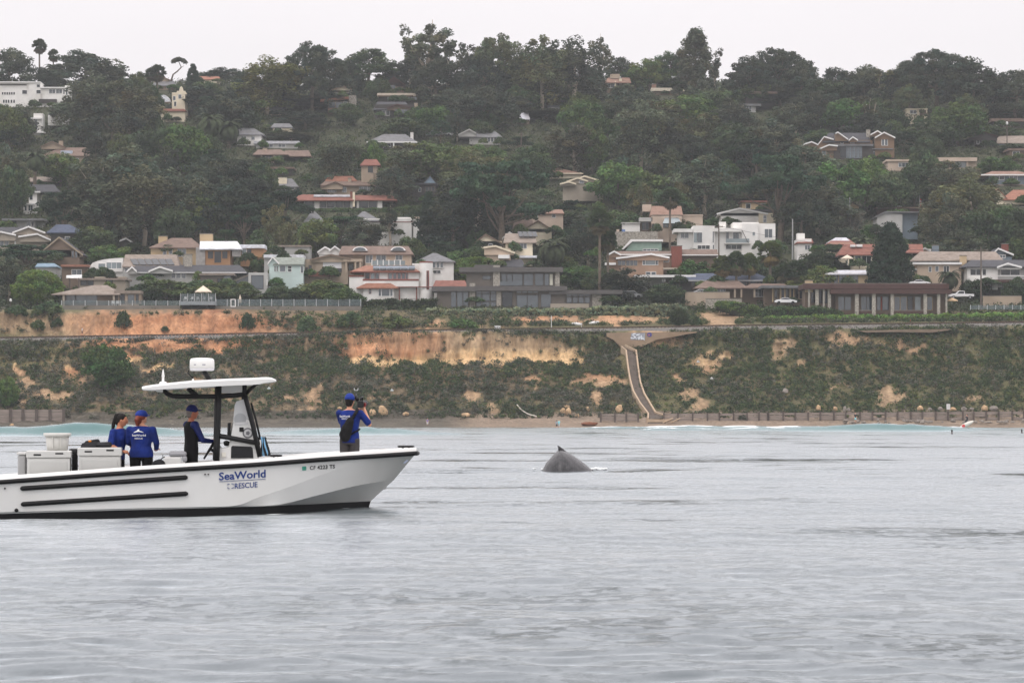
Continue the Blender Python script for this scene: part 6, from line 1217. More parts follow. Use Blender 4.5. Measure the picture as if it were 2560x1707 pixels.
# rub rail and side strakes
for sg in (1,-1):
    mb = MB(); mb.tube([(p.x,(p.y - .015) * sg,p.z - .012) for p in Gl],.042,8); mb.build('rub_rail',BLK,boat,True)
mb = MB(); e = Gl[-1]; mb.tube([(e.x,e.y - .015,e.z - .012),(e.x + .035,e.y * .6,e.z - .01),(e.x + .045,0,e.z - .008),(e.x + .035,-e.y * .6,e.z - .01),(e.x,-e.y + .015,e.z - .012)],.042,8); mb.build('bow_rail',M('grey_rubber',(.10,.10,.10),.5),boat,True)
def hull_off(px,py):
    """side offset of the hull plating at a photo point"""
    xs = [p[0] for p in gS]; g = np.interp(px,xs,[p[1] for p in gS]); go = np.interp(px,xs,[p[2] for p in gS]); xc = [p[0] for p in c1S]; c = np.interp(px,xc,[p[1] for p in c1S]); co = np.interp(px,xc,[p[2] for p in c1S])
    t = float(np.clip((py - g) / max(c - g,1e-3),0,1)); return go * (1 - t) + co * t
def Lh(t,x,y,proud=.0):
    px,py = tpx(t,x,y); return L(t,x,y,hull_off(px,py) - proud)
for (a,b) in (((172,1230),(1600,1134)),((178,1364),(1602,1272))):
    mb = MB(); A = Vector(Lh('T1',*a,.01)); B = Vector(Lh('T1',*b,.01)); mb.tube([A,A.lerp(B,.012),A.lerp(B,.5),A.lerp(B,.988),B],[.02,.043,.043,.043,.02],10); mb.build('side_strake',BLK,boat,True)
for x,y,r_ in ((140,1415,.035),(42,1228,.016),(1748,1108,.014),(1775,1108,.012)):
    mb = MB(); c = Lh('T1',x,y); mb.lathe((c.x,c.y + .02,c.z),[(r_,0),(r_,-.05),(r_ * .6,-.06)],14,'y'); mb.build('through_hull',BLK,boat,True)
def cleat(t,x0,x1,yb,yt,off):
    mb = MB(); a = L(t,x0,yt,off); b = L(t,x1,yt,off); c = L(t,(x0 + x1) / 2,yb,off); mb.tube([a,a.lerp(b,.12),a.lerp(b,.88),b],[.012,.02,.02,.012],8)
    for f in (.32,.68): p = a.lerp(b,f); mb.tube([p,(p.x,p.y,c.z - .02)],.018,8)
    mb.build('cleat',BLK,boat,True)
cleat('T2',800,905,975,950,-1.1); cleat('T2',1888,2032,900,872,-.3)
for x,y,off in ((1712,916,-.6),(1645,912,-.6),(1832,902,-.5)):
    mb = MB(); c = L('T2',x,y,off); mb.lathe((c.x,c.y,c.z - .05),[(.05,0),(.045,.03),(.02,.05)],12); mb.build('deck_fitting',BLK,boat,True)
# bow eye
mb = MB(); c = L('T2',1800,1215,0); mb.tube([(c.x - .05 + .035 * math.cos(a),0,c.z + .04 * math.sin(a)) for a in np.linspace(0,6.28,12)],.008,6,False); mb.build('bow_eye',M('steel',(.5,.5,.5),.3,.05,3,metal=1),boat,True)
# hardtop
HW = .98
topl = crom([L('T1',*p,-HW) for p in ((1208,378),(1300,362),(1500,340),(1700,322),(2000,308),(2182,302))] + [L('T2',*p,-HW) for p in ((760,297),(820,300),(858,314))],4)
botl = crom([L('T1',*p,-HW) for p in ((1210,386),(1300,390),(1500,378),(1700,366),(2000,352),(2182,344))] + [L('T2',*p,-HW) for p in ((760,328),(820,322),(858,317))],4)
mb = MB(); n = len(topl); secs = []
for w_,dz in ((-1,.0),(-.97,.012),(-.6,.03),(0,.045),(.6,.03),(.97,.012),(1,0)):
    taper = [1 - .18 * max(0,(i / (n - 1) - .75) / .25) ** 2 - .10 * max(0,(.12 - i / (n - 1)) / .12) ** 2 for i in range(n)]
    secs.append([Vector((topl[i].x,w_ * HW * taper[i],topl[i].z + dz)) for i in range(n)])
bots = [[Vector((botl[i].x,w_ * HW * taper[i],botl[i].z)) for i in range(n)] for w_ in (-1,1)]
ring = secs + [bots[1],bots[0]]; k = len(ring); vs = [p for g in ring for p in g]; fs = [(j * n + i,j * n + i + 1,((j + 1) % k) * n + i + 1,((j + 1) % k) * n + i) for j in range(k) for i in range(n - 1)]
fs += [tuple(j * n for j in range(k)),tuple(j * n + n - 1 for j in range(k - 1,-1,-1))]
mb.add(vs,fs); o = mb.build('hardtop',GEL,boat,False)
mb = MB(); a = L('T2',388,415,-.45); b = L('T2',570,345,-.45); mb.box(a.x,b.x,-.45,.45,a.z,b.z + .03); mb.build('electronics_box',GEL,o,bevel=.03)
for sg in (1,-1):
    def tb(nm,pts,r_=.045,off=-.62):
        m_ = MB(); m_.tube([Vector((q.x,q.y * sg,q.z)) for q in [L(t,x,y,off) for t,x,y in pts]],r_,10); m_.build(nm,TUBE,boat,True)
    tb('top_leg',[('T2',364,350),('T2',358,600),('T2',350,860),('T2',345,995)],.056)
    tb('top_leg',[('T2',586,430),('T2',610,520),('T2',655,690),('T2',715,960)],.045)
    tb('top_rail',[('T1',1392,388),('T1',1420,420),('T1',1475,442),('T1',1600,445),('T1',1840,444),('T2',480,438),('T2',600,425)],.04)
    tb('top_strut',[('T1',1600,372),('T1',1685,442)],.04); tb('top_strut',[('T2',584,345),('T2',584,440)],.042); tb('top_strut',[('T2',596,430),('T2',640,380),('T2',692,336)],.028)
    tb('lower_rail',[('T2',362,782),('T2',470,800),('T2',690,842)],.045)
mb = MB(); mb.tube([L('T2',640,500,-.55),L('T2',680,640,-.55),L('T2',718,810,-.55)],.02,8); mb.build('inner_leg',TUBE,boat,True)
# radar dome and aerials
c = L('T1',1722,215,0); R_ = .225; zt = L('T1',1722,118,0).z; zb = L('T1',1722,228,0).z; hh = zt - zb
ra = empty('radar',(0,0,0)); ra.parent = boat
mb = MB(); mb.lathe((c.x,0,zb),[(R_ * .9,0),(R_ * .98,hh * .08),(R_ * .985,hh * .20)],32); mb.build('radar_base',M('pale_grey_plastic',(.62,.62,.64),.4),ra,True)
mb = MB(); mb.lathe((c.x,0,zb + hh * .2),[(R_,0),(R_,hh * .45),(R_ * .97,hh * .66),(R_ * .86,hh * .76),(R_ * .5,hh * .8),(.01,hh * .81)],32); mb.build('radar_dome',GEL,ra,True)
for dx in (-.12,.03):
    mb = MB(); cc = (c.x + dx,0); ang = math.asin(dx / R_) ; mb.box(c.x + dx - .03,c.x + dx + .03,-math.sqrt(R_ ** 2 - dx ** 2) - .004,-math.sqrt(R_ ** 2 - dx ** 2) + .02,zb + hh * .42,zb + hh * .5); mb.build('radar_marking',M('grey_print',(.3,.3,.34),.6),ra)
for sg in (-1,1):
    mb = MB(); mb.tube([Vector((q.x,sg * .1,q.z)) for q in (L('T1',1735,228,0),L('T1',1790,312,0))],.045,8); mb.build('radar_mount',TUBE,ra,True)
mb = MB(); mb.tube([L('T1',x,y,-.05) for x,y in ((1610,225),(1600,245),(1640,285),(1645,310))],.012,6); mb.build('radar_cable',BLK,ra,True)
mb = MB(); q = L('T1',1390,345,-.5); mb.lathe((q.x,q.y,q.z - .02),[(.07,0),(.07,.06),(.04,.075),(.022,.08),(.022,.16),(.028,.17),(.015,.26),(.004,.30)],14); mb.build('aerial',GEL,boat,True)
mb = MB(); q = L('T1',1645,318,-.5); mb.lathe((q.x,q.y,q.z - .03),[(.02,0),(.02,.06),(.006,.08)],10); mb.build('aerial',GEL,boat,True)
mb = MB(); q = L('T1',1365,390,-.6); mb.lathe((q.x,q.y,q.z - .04),[(.06,0),(.08,.03),(.08,.06)],12); mb.build('spotlight',GEL,boat,True)
# console with windscreen
mb = MB(); P = [L('T2',x,y,-.55) for x,y in ((345,1000),(715,1000),(700,850),(660,835),(470,812),(445,880),(350,890))]; mb.prism(P,(0,1.1,0)); con = mb.build('console',GEL,boat,bevel=.02)
mb = MB(); P = [L('T2',x,y,-.552) for x,y in ((468,972),(660,970),(652,885),(640,873),(480,866),(470,878))]; mb.prism(P,(0,-.012,0)); mb.build('console_door',M('smoked_panel',(.008,.008,.01),.25),con)
mb = MB(); P = [L('T2',x,y,-.556) for x,y in ((390,962),(424,960),(424,922),(390,922))]; mb.prism(P,(0,-.02,0)); mb.build('switch_cover',M('ivory_plastic',(.72,.70,.62),.4),con)
mb = MB(); P = [L('T2',x,y,-.50) for x,y in ((466,795),(668,822),(620,640),(487,665))]; mb.prism(P,(0,1.0,0)); mb.build('console_front',GEL,con,bevel=.02)
scr = bpy.data.materials.new('clear_windscreen'); scr.use_nodes = True; nn,ll = scr.node_tree.nodes,scr.node_tree.links; pb = nn['Principled BSDF']; pb.inputs['Base Color'].default_value = (.74,.75,.75,1); pb.inputs['Roughness'].default_value = .2; pb.inputs['Alpha'].default_value = .85
mb = MB(); P = [L('T2',x,y,-.49) for x,y in ((487,664),(620,640),(575,470),(515,488),(500,520))]; mb.prism(P,(0,.012,0)); mb.build('windscreen',scr,con); mb = MB(); P = [L('T2',x,y,.49) for x,y in ((487,664),(620,640),(575,470),(515,488),(500,520))]; mb.prism(P,(0,-.012,0)); mb.build('windscreen',scr,con)
mb = MB(); a = L('T2',548,640,-.505); mb.lathe((a.x,a.y + .01,a.z),[(.11,0),(.11,-.006)],20,'y'); mb.build('console_emblem',M('grey_emblem',(.42,.43,.44),.6),con)
mb = MB(); P = [L('T2',x,y,-.502) for x,y in ((497,692),(615,685),(615,662),(497,668))]; mb.prism(P,(0,-.012,0)); mb.build('console_label',M('pale_label',(.6,.6,.6),.6),con)
mb = MB(); a = L('T2',558,727,-.502); mb.box(a.x - .04,a.x + .04,a.y - .02,a.y,a.z - .04,a.z + .04); mb.build('console_socket',BLK,con,bevel=.01)
mb = MB(); a = L('T2',612,757,-.502); mb.lathe((a.x,a.y,a.z),[(.095,0),(.095,-.006)],24,'y'); sl = mb.build('round_seal',M('dark_grey_ring',(.16,.16,.17),.6),con); mb = MB(); mb.lathe((a.x,a.y - .004,a.z),[(.07,0),(.07,-.006)],24,'y'); mb.build('seal_field',M('pale_seal',(.55,.55,.55),.6),sl)
mb = MB(); mb.lathe((a.x,a.y - .008,a.z),[(.045,0),(.03,-.006)],5,'y'); mb.build('seal_star',MATS['dark_grey_ring'],sl)
mb = MB(); P = [L('T2',x,y,-.45) for x,y in ((442,800),(466,800),(468,668),(446,672))]; mb.prism(P,(0,.9,0)); mb.build('display_hood',BLK,con)
# helm
hb = L('T2',345,900,.15); mb = MB(); ct = L('T2',288,892,.1); nrm = Vector((-.86,0,.50)).normalized(); u_ = Vector((0,1,0)); v_ = nrm.cross(u_); mb.tube([ct + (u_ * math.cos(a) + v_ * math.sin(a)) * .20 for a in np.linspace(0,2 * math.pi,25)],.018,8,False)
for a in (0.5,2.6,4.7): mb.tube([ct - nrm * .03,ct + (u_ * math.cos(a) + v_ * math.sin(a)) * .2],.012,6)
mb.tube([ct - nrm * .03,L('T2',350,925,.1)],.03,8); mb.build('steering_wheel',TUBE,con,True)
mb = MB(); q = L('T2',430,845,-.3); mb.lathe((q.x,q.y,q.z - .05),[(.03,0),(.05,.03),(.055,.08),(.02,.1)],12); mb.build('compass',BLK,con,True)
mb = MB(); q = L('T2',385,885,-.35); mb.tube([q,q + Vector((-.05,0,.06)),q + Vector((-.02,0,.1))],.015,6); mb.build('throttle_lever',MATS['steel'],con,True)
# helm seat
a = L('T3',1060,1108,-.35); b = L('T3',1310,1015,-.35); mb = MB(); mb.box(a.x,b.x,-.35,.35,.17,b.z); st = mb.build('seat_base',GEL,boat,bevel=.03)
a = L('T3',1128,1015,-.36); b = L('T3',1385,940,-.36); mb = MB(); mb.box(a.x,b.x,-.36,.36,a.z + .003,b.z); mb.build('seat_cushion',M('grey_vinyl',(.38,.38,.40),.5,.06,3),st,bevel=.05)
a = L('T3',1318,1092,-.36); b = L('T3',1388,1000,-.36); mb = MB(); mb.box(a.x,b.x,-.36,.36,a.z,b.z); mb.build('seat_pad',MATS['grey_vinyl'],st,bevel=.04)
# lettering and marks on the hull
def text_mesh(s,size=1.0,bold=0.0,spacing=1.0):
    cu = bpy.data.curves.new('letters','FONT'); cu.body = s; cu.size = size; cu.offset = bold; cu.space_character = spacing; cu.resolution_u = 3
    ob = bpy.data.objects.new('letters',cu); COL.objects.link(ob); dg = bpy.context.evaluated_depsgraph_get(); me = bpy.data.meshes.new_from_object(ob.evaluated_get(dg)); bpy.data.objects.remove(ob); bpy.data.curves.remove(cu)
    V = np.empty(len(me.vertices) * 3); me.vertices.foreach_get('co',V); V = V.reshape(-1,3)
    return me,V
def hull_text(s,name,tile,x0,x1,yb0,yb1,ytop,mat,bold=0.0,proud=.012,spacing=1.0):
    me,V = text_mesh(s,1,bold,spacing); mn,mx_ = V.min(0),V.max(0); hcap = .72
    for v in me.vertices:
        fx = (v.co.x - mn[0]) / (mx_[0] - mn[0]); fy = v.co.y / hcap; tx = x0 + (x1 - x0) * fx; yb = yb0 + (yb1 - yb0) * fx; v.co = Lh(tile,tx,yb - fy * (yb0 - ytop),proud)
    me.materials.clear(); o = obj(name,me,mat,boat); return o
hull_text('SeaWorld','lettering','T2',366,764,1158,1132,1092,BLUEINK,.02)
# serifs and rule
def hbar(tile,x0,y0,x1,y1,th,mat,nm='rule',par=None,proud=.012):
    mb = MB(); mb.prism([Lh(tile,x0,y0 + th,proud),Lh(tile,x1,y1 + th,proud),Lh(tile,x1,y1,proud),Lh(tile,x0,y0,proud)],(0,-.003,0)); return mb.build(nm,mat,par or boat)
hbar('T2',370,1169,764,1146,4,BLUEINK)
hull_text('RESCUE','lettering','T2',500,695,1230,1216,1184,BLUEINK,.012,spacing=.98)
ic = MB()
for (x0,y0,x1,y1) in ((440,1188,458,1193),(440,1188,445,1204),(472,1186,490,1191),(485,1186,490,1202),(440,1216,445,1232),(440,1227,458,1232),(485,1214,490,1230),(472,1225,490,1230)):
    ic.prism([Lh('T2',x0,y1,.012),Lh('T2',x1,y1,.012),Lh('T2',x1,y0,.012),Lh('T2',x0,y0,.012)],(0,-.003,0))
ic.build('rescue_cross_emblem',BLUEINK,boat)
hull_text('CF 4223 TS','registration_number','T2',1140,1355,1070,1056,1038,BLKINK,.03,spacing=1.1)
hbar('T2',1075,1042,1110,1040,34,M('teal_sticker',srgb(70,150,130),.5,.3,30),'registration_sticker')
mb = MB(); mb.prism([L('T2',x,y,-.40) for x,y in ((1935,1010),(1965,985),(1985,990),(1950,1018))],(0,-.003,0)); mb.build('bow_mark',M('pale_blue_mark',(.5,.56,.7),.5),boat)

def on_boat(name,label,cat,v,group=None,rz=0.0):
    w = bworld(v); return tag(empty(name,tuple(w),PSI + rz),label,cat,group)
# towel over the console
tw = on_boat('towel','black towel with pale blue stripes hung over the console front','towel',L('T2',750,955,-.5)); o0 = L('T2',750,955,-.5)
rng_ = np.random.default_rng(4)
for i,(xa,xb,mat_) in enumerate(((700,718,BLK),(718,732,M('towel_blue',srgb(128,178,214),.9,.1,8)),(732,746,BLK),(746,754,MATS['towel_blue']),(754,770,BLK))):
    mb = MB(o0); n = 8; rows_ = []
    for k in range(n + 1):
        t = k / n; sh = 26 * t; wob = 4 * math.sin(t * 5 + i); rows_.append((L('T2',xa + sh * .9 + wob - (6 if i == 0 else 0),790 + 165 * t,-.57 - .02 * math.sin(i * 2 + t * 4)),L('T2',xb + sh * (1 + .12 * i) + wob,790 + 165 * t,-.57 - .02 * math.sin(i * 2 + 1 + t * 4))))
    vs = [p for r_ in rows_ for p in r_]; mb.add(vs + [v + Vector((0,.012,0)) for v in vs],[(2 * k,2 * k + 1,2 * k + 3,2 * k + 2) for k in range(n)] + [(2 * (n + 1) + 2 * k,2 * (n + 1) + 2 * k + 2,2 * (n + 1) + 2 * k + 3,2 * (n + 1) + 2 * k + 1) for k in range(n)]); mb.build('towel_fold',mat_,tw,True)
rp_ = on_boat('rope','white rope hanging down the side of the console','rope',L('T2',705,955,-.6)); o0 = L('T2',705,955,-.6)
mb = MB(o0); mb.tube([L('T2',x,y,-.6) for x,y in ((716,815),(722,850),(712,900),(700,930),(704,958))],.012,6); mb.build('strand',M('white_rope',(.7,.68,.64),.9),rp_,True)

# bins, bucket, bag
BIN = M('pale_grey_plastic_bin',(.55,.55,.53),.5,.06,2,dirt=.15); BIN2 = M('bin_panel',(.48,.48,.46),.5,.05,2)
def bin_(label,x0,x1,ytop,ylid,yb,off0,off1,slots,sidex=None):
    b0 = L('T1',(x0 + x1) / 2,yb,off0); e = on_boat('storage_bin',label,'bin',(b0.x,off0,.17)); o0 = Vector((b0.x,off0,.17))
    a = L('T1',x0,ylid,off0); b = L('T1',x1,ytop,off0); mb = MB(o0); mb.box(a.x + .02,b.x - .02,off0 + .02,off1 - .02,.17,a.z); mb.build('tub',BIN,e,bevel=.02)
    mb = MB(o0); mb.box(a.x + .07,b.x - .07,off0 + .005,off0 + .018,.22,a.z - .06); mb.build('side_panel',BIN2,e,bevel=.006)
    mb = MB(o0); mb.box(a.x,b.x,off0,off1,a.z + .003,b.z); ld = mb.build('lid',BIN,e,bevel=.02)
    for s0,s1,y0,y1 in slots:
        p = L('T1',s0,y1,off0); q = L('T1',s1,y0,off0); mb = MB(o0); mb.box(p.x,q.x,off0 - .006,off0 + .01,p.z,q.z); mb.build('handle_slot',BLK,ld,bevel=.008)
bin_('pale grey lidded bin with the white tub standing on it',222,606,908,972,1120,-.78,.15,[(285,350,935,951),(470,540,925,939)])
bin_('pale grey lidded bin with the black bag lying on it',660,1036,882,956,1090,-.82,.1,[(720,786,908,923),(905,970,897,912)])
b0 = L('T1',190,1120,-.3); e = on_boat('storage_bin','darker grey box standing for the shaded side face of the tub bin','bin',(b0.x,-.3,.17)); mb = MB((b0.x,-.3,.17)); a = L('T1',150,945,-.3); b = L('T1',218,945,-.3); mb.box(a.x,b.x,-.3,.5,.17,a.z); mb.build('tub',M('shaded_side_grey',(.36,.36,.36),.5,.06,2),e,bevel=.03); mb = MB((b0.x,-.3,.17)); mb.box(a.x - .02,b.x + .01,-.32,.52,a.z + .003,a.z + .05); mb.build('lid',BIN,e,bevel=.015)  # darker box added as the shaded side face of the turned tub bin
b0 = L('T1',628,1085,-.2); e = on_boat('gap_box','black box filling the dark gap between the two pale grey bins','case',(b0.x,-.2,.17)); a = L('T1',612,905,-.2); b = L('T1',655,905,-.2); mb = MB((b0.x,-.2,.17)); mb.box(a.x,b.x,-.2,.5,.17,a.z - .06); mb.build('gap_box_body',BLK,e,bevel=.02); mb = MB((b0.x,-.2,.17)); mb.box(a.x - .05,b.x + .01,-.22,.52,a.z - .056,a.z + .03); mb.build('lid',M('charcoal_plastic',(.03,.03,.03),.5),e,bevel=.02)  # black box added to fill the dark gap between the bins
b0 = L('T1',487,908,-.4); e = on_boat('plastic_tub','translucent white tapered tub on top of the pale grey bin','tub',(b0.x,-.3,b0.z)); TUBM = M('translucent_plastic',(.60,.59,.55),.4,.08,3); h_ = L('T1',487,755,-.4).z - b0.z; r1 = (L('T1',595,800,-.3).x - L('T1',385,800,-.3).x) / 2
mb = MB(); mb.lathe((0,0,.002),[(r1 * .84,0),(r1 * .90,h_ * .35),(r1 * .97,h_ * .88),(r1 * .93,h_ * .88),(r1 * .85,.02)],28); mb.build('tub_wall',TUBM,e,True); mb = MB(); mb.lathe((0,0,h_ * .88),[(r1 * 1.0,-.03),(r1 * 1.12,-.02),(r1 * 1.14,.03),(r1 * .98,.035),(r1 * .94,0)],28); mb.build('rim',TUBM,e,True)
for s in (-.35,0.3): mb = MB(); mb.box(s * r1 - .008,s * r1 + .008,-math.sqrt(1 - s * s) * r1 * .98 - .012,-math.sqrt(1 - s * s) * r1 * .84,.05,h_ * .84); mb.build('rib',TUBM,e)
def lump(label,name,cat,prims,org,mat,v=.012):
    e = on_boat(name,label,cat,org); return e

# ------------------------------------------------------------------ soft bodies (people, bags): primitives fused into one skin
def ell(c,r,seg=14):
    V = []; Fc = []; c = Vector(c)
    for i in range(seg + 1):
        th = math.pi * i / seg
        for k in range(seg): a = 2 * math.pi * k / seg; V.append(c + Vector((r[0] * math.sin(th) * math.cos(a),r[1] * math.sin(th) * math.sin(a),r[2] * math.cos(th))))
    for i in range(seg):
        for k in range(seg): Fc.append((i * seg + k,(i + 1) * seg + k,(i + 1) * seg + (k + 1) % seg,i * seg + (k + 1) % seg))
    return V,Fc
def fuse(name,prims,voxel=.011,smooth=3):
    mb = MB()
    for p in prims:
        if p[0] == 's': mb.add(*ell(p[1],p[2]))
        elif p[0] == 'c':
            a,b = Vector(p[1]),Vector(p[2]); ra_,rb_ = p[3],p[4]; d = (b - a).normalized(); pts,rr = [],[]
            for q in (-1,-.85,-.5): pts.append(a + d * ra_ * q); rr.append(ra_ * math.sqrt(max(1 - q * q,.01)))
            for t in (0,.25,.5,.75,1): pts.append(a.lerp(b,t)); rr.append(ra_ + (rb_ - ra_) * t)
            for q in (.5,.85,1): pts.append(b + d * rb_ * q); rr.append(rb_ * math.sqrt(max(1 - q * q,.01)))
            mb.tube(pts,rr,12)
        elif p[0] == 't':
            seg = 20; vs = []
            for c,rx,ry in p[1]: vs += [Vector(c) + Vector((rx * math.cos(2 * math.pi * k / seg),ry * math.sin(2 * math.pi * k / seg),0)) for k in range(seg)]
            m_ = len(p[1]); mb.add(vs,[(i * seg + k,i * seg + (k + 1) % seg,(i + 1) * seg + (k + 1) % seg,(i + 1) * seg + k) for i in range(m_ - 1) for k in range(seg)] + [tuple(range(seg - 1,-1,-1)),tuple((m_ - 1) * seg + k for k in range(seg))])
    ob = bpy.data.objects.new(name,mb.mesh(name)); COL.objects.link(ob); r_ = ob.modifiers.new('r','REMESH'); r_.mode = 'VOXEL'; r_.voxel_size = voxel; sm_ = ob.modifiers.new('s','SMOOTH'); sm_.iterations = smooth; sm_.factor = .5
    me = bpy.data.meshes.new_from_object(ob.evaluated_get(bpy.context.evaluated_depsgraph_get())); old = ob.data; bpy.data.objects.remove(ob); bpy.data.meshes.remove(old)
    for p in me.polygons: p.use_smooth = True
    me.name = name; return me
b0 = L('T1',830,888,-.4); e = on_boat('duffel_bag','black duffel bag with an orange patch on the grey bin','bag',(b0.x,-.35,b0.z + .0))
sx = lambda x: L('T1',x,850,-.35).x - b0.x; sz = lambda y: L('T1',830,y,-.35).z - b0.z
obj('bag_body',fuse('bag_body',[('c',(sx(720),0,sz(868)),(sx(930),0,sz(856)),.065,.055),('c',(sx(740),.1,sz(845)),(sx(830),.1,sz(828)),.05,.045),('s',(sx(880),.05,sz(862)),(.16,.2,.05)),('c',(sx(700),-.1,sz(880)),(sx(800),-.1,sz(872)),.03,.04)],.012),M('black_fabric',(.012,.012,.014),.9,.3,12),e)
obj('orange_patch',fuse('orange_patch',[('s',(sx(765),.06,sz(828)),(.03,.04,.022))],.006),M('orange_fabric',srgb(214,130,40),.8),e)
b0 = L('T3',985,1135,-.6); e = on_boat('dive_gear','small heap of black dive gear with a short upright stick','gear',(b0.x,-.6,.17)); sx = lambda x: L('T3',x,1100,-.6).x - b0.x; sz = lambda y: L('T3',985,y,-.6).z - .17
obj('gear_heap',fuse('gear_heap',[('s',(sx(975),0,sz(1110)),(.09,.12,.07)),('s',(sx(930),0,sz(1125)),(.05,.1,.05)),('c',(sx(1000),0,sz(1140)),(sx(1000),0,.05),.12,.15)],.012),MATS['black_fabric'],e)
mb = MB(); mb.tube([(sx(1000),0,sz(1090)),(sx(1030),0,sz(1040)),(sx(1075),0,sz(1015))],.01,6); mb.tube([(sx(1050),0,sz(1035)),(sx(1045),0,sz(985))],.006,6); mb.build('stick',BLK,e,True)
# ------------------------------------------------------------------ people
SKIN = M('skin',srgb(206,150,122),.6,.08,6); SKIN2 = M('skin_tan',srgb(190,128,98),.6,.08,6); BLUE = M('royal_blue_cotton',srgb(16,40,112),.9,.3,6,.035,9); NAVY = M('navy_cap',srgb(20,30,90),.8,.12,6); BLACKC = M('black_cloth',(.004,.004,.005),.9,.3,5,.02,9); WETB = M('blue_rash_sleeve',srgb(12,28,92),.6,.15,5,.006,12); GREYC = M('grey_shorts',srgb(66,63,63),.9,.15,6,.008,12); HAIRD = M('dark_hair',(.006,.004,.003),.8,.3,20); HAIRR = M('red_brown_hair',srgb(112,48,30),.6,.3,20); WINK = M('white_print',(.8,.8,.8),.7,.04,4)
def vlerp(a,b,t): return tuple(a[i] + (b[i] - a[i]) * t for i in range(3))
def hand(w,d,side,curl=.7,up=(0,0,1)):
    """palm, four bent fingers and a thumb; w wrist, d direction the hand points"""
    w = Vector(w); d = Vector(d).normalized(); s = d.cross(Vector(up)); s = s.normalized() if s.length > .1 else Vector((1,0,0)); n = s.cross(d) * -1
    P = [('c',w,w + d * .07,.030,.038)]
    for i,ln in enumerate((.070,.080,.075,.058)):
        k = w + d * .085 + s * (i - 1.5) * .020; m_ = k + (d * math.cos(curl * .6) + n * math.sin(curl * .6)) * ln * .5; t = m_ + (d * math.cos(curl * 1.7) + n * math.sin(curl * 1.7)) * ln * .5
        P += [('c',k,m_,.0095,.009),('c',m_,t,.009,.008)]
    b = w + d * .03 - s * side * .034; m_ = b + (d * .7 - s * side * .6 + n * .3).normalized() * .035; P += [('c',b,m_,.012,.010),('c',m_,m_ + (d * .8 + n * .5).normalized() * .03,.010,.009)]
    return P
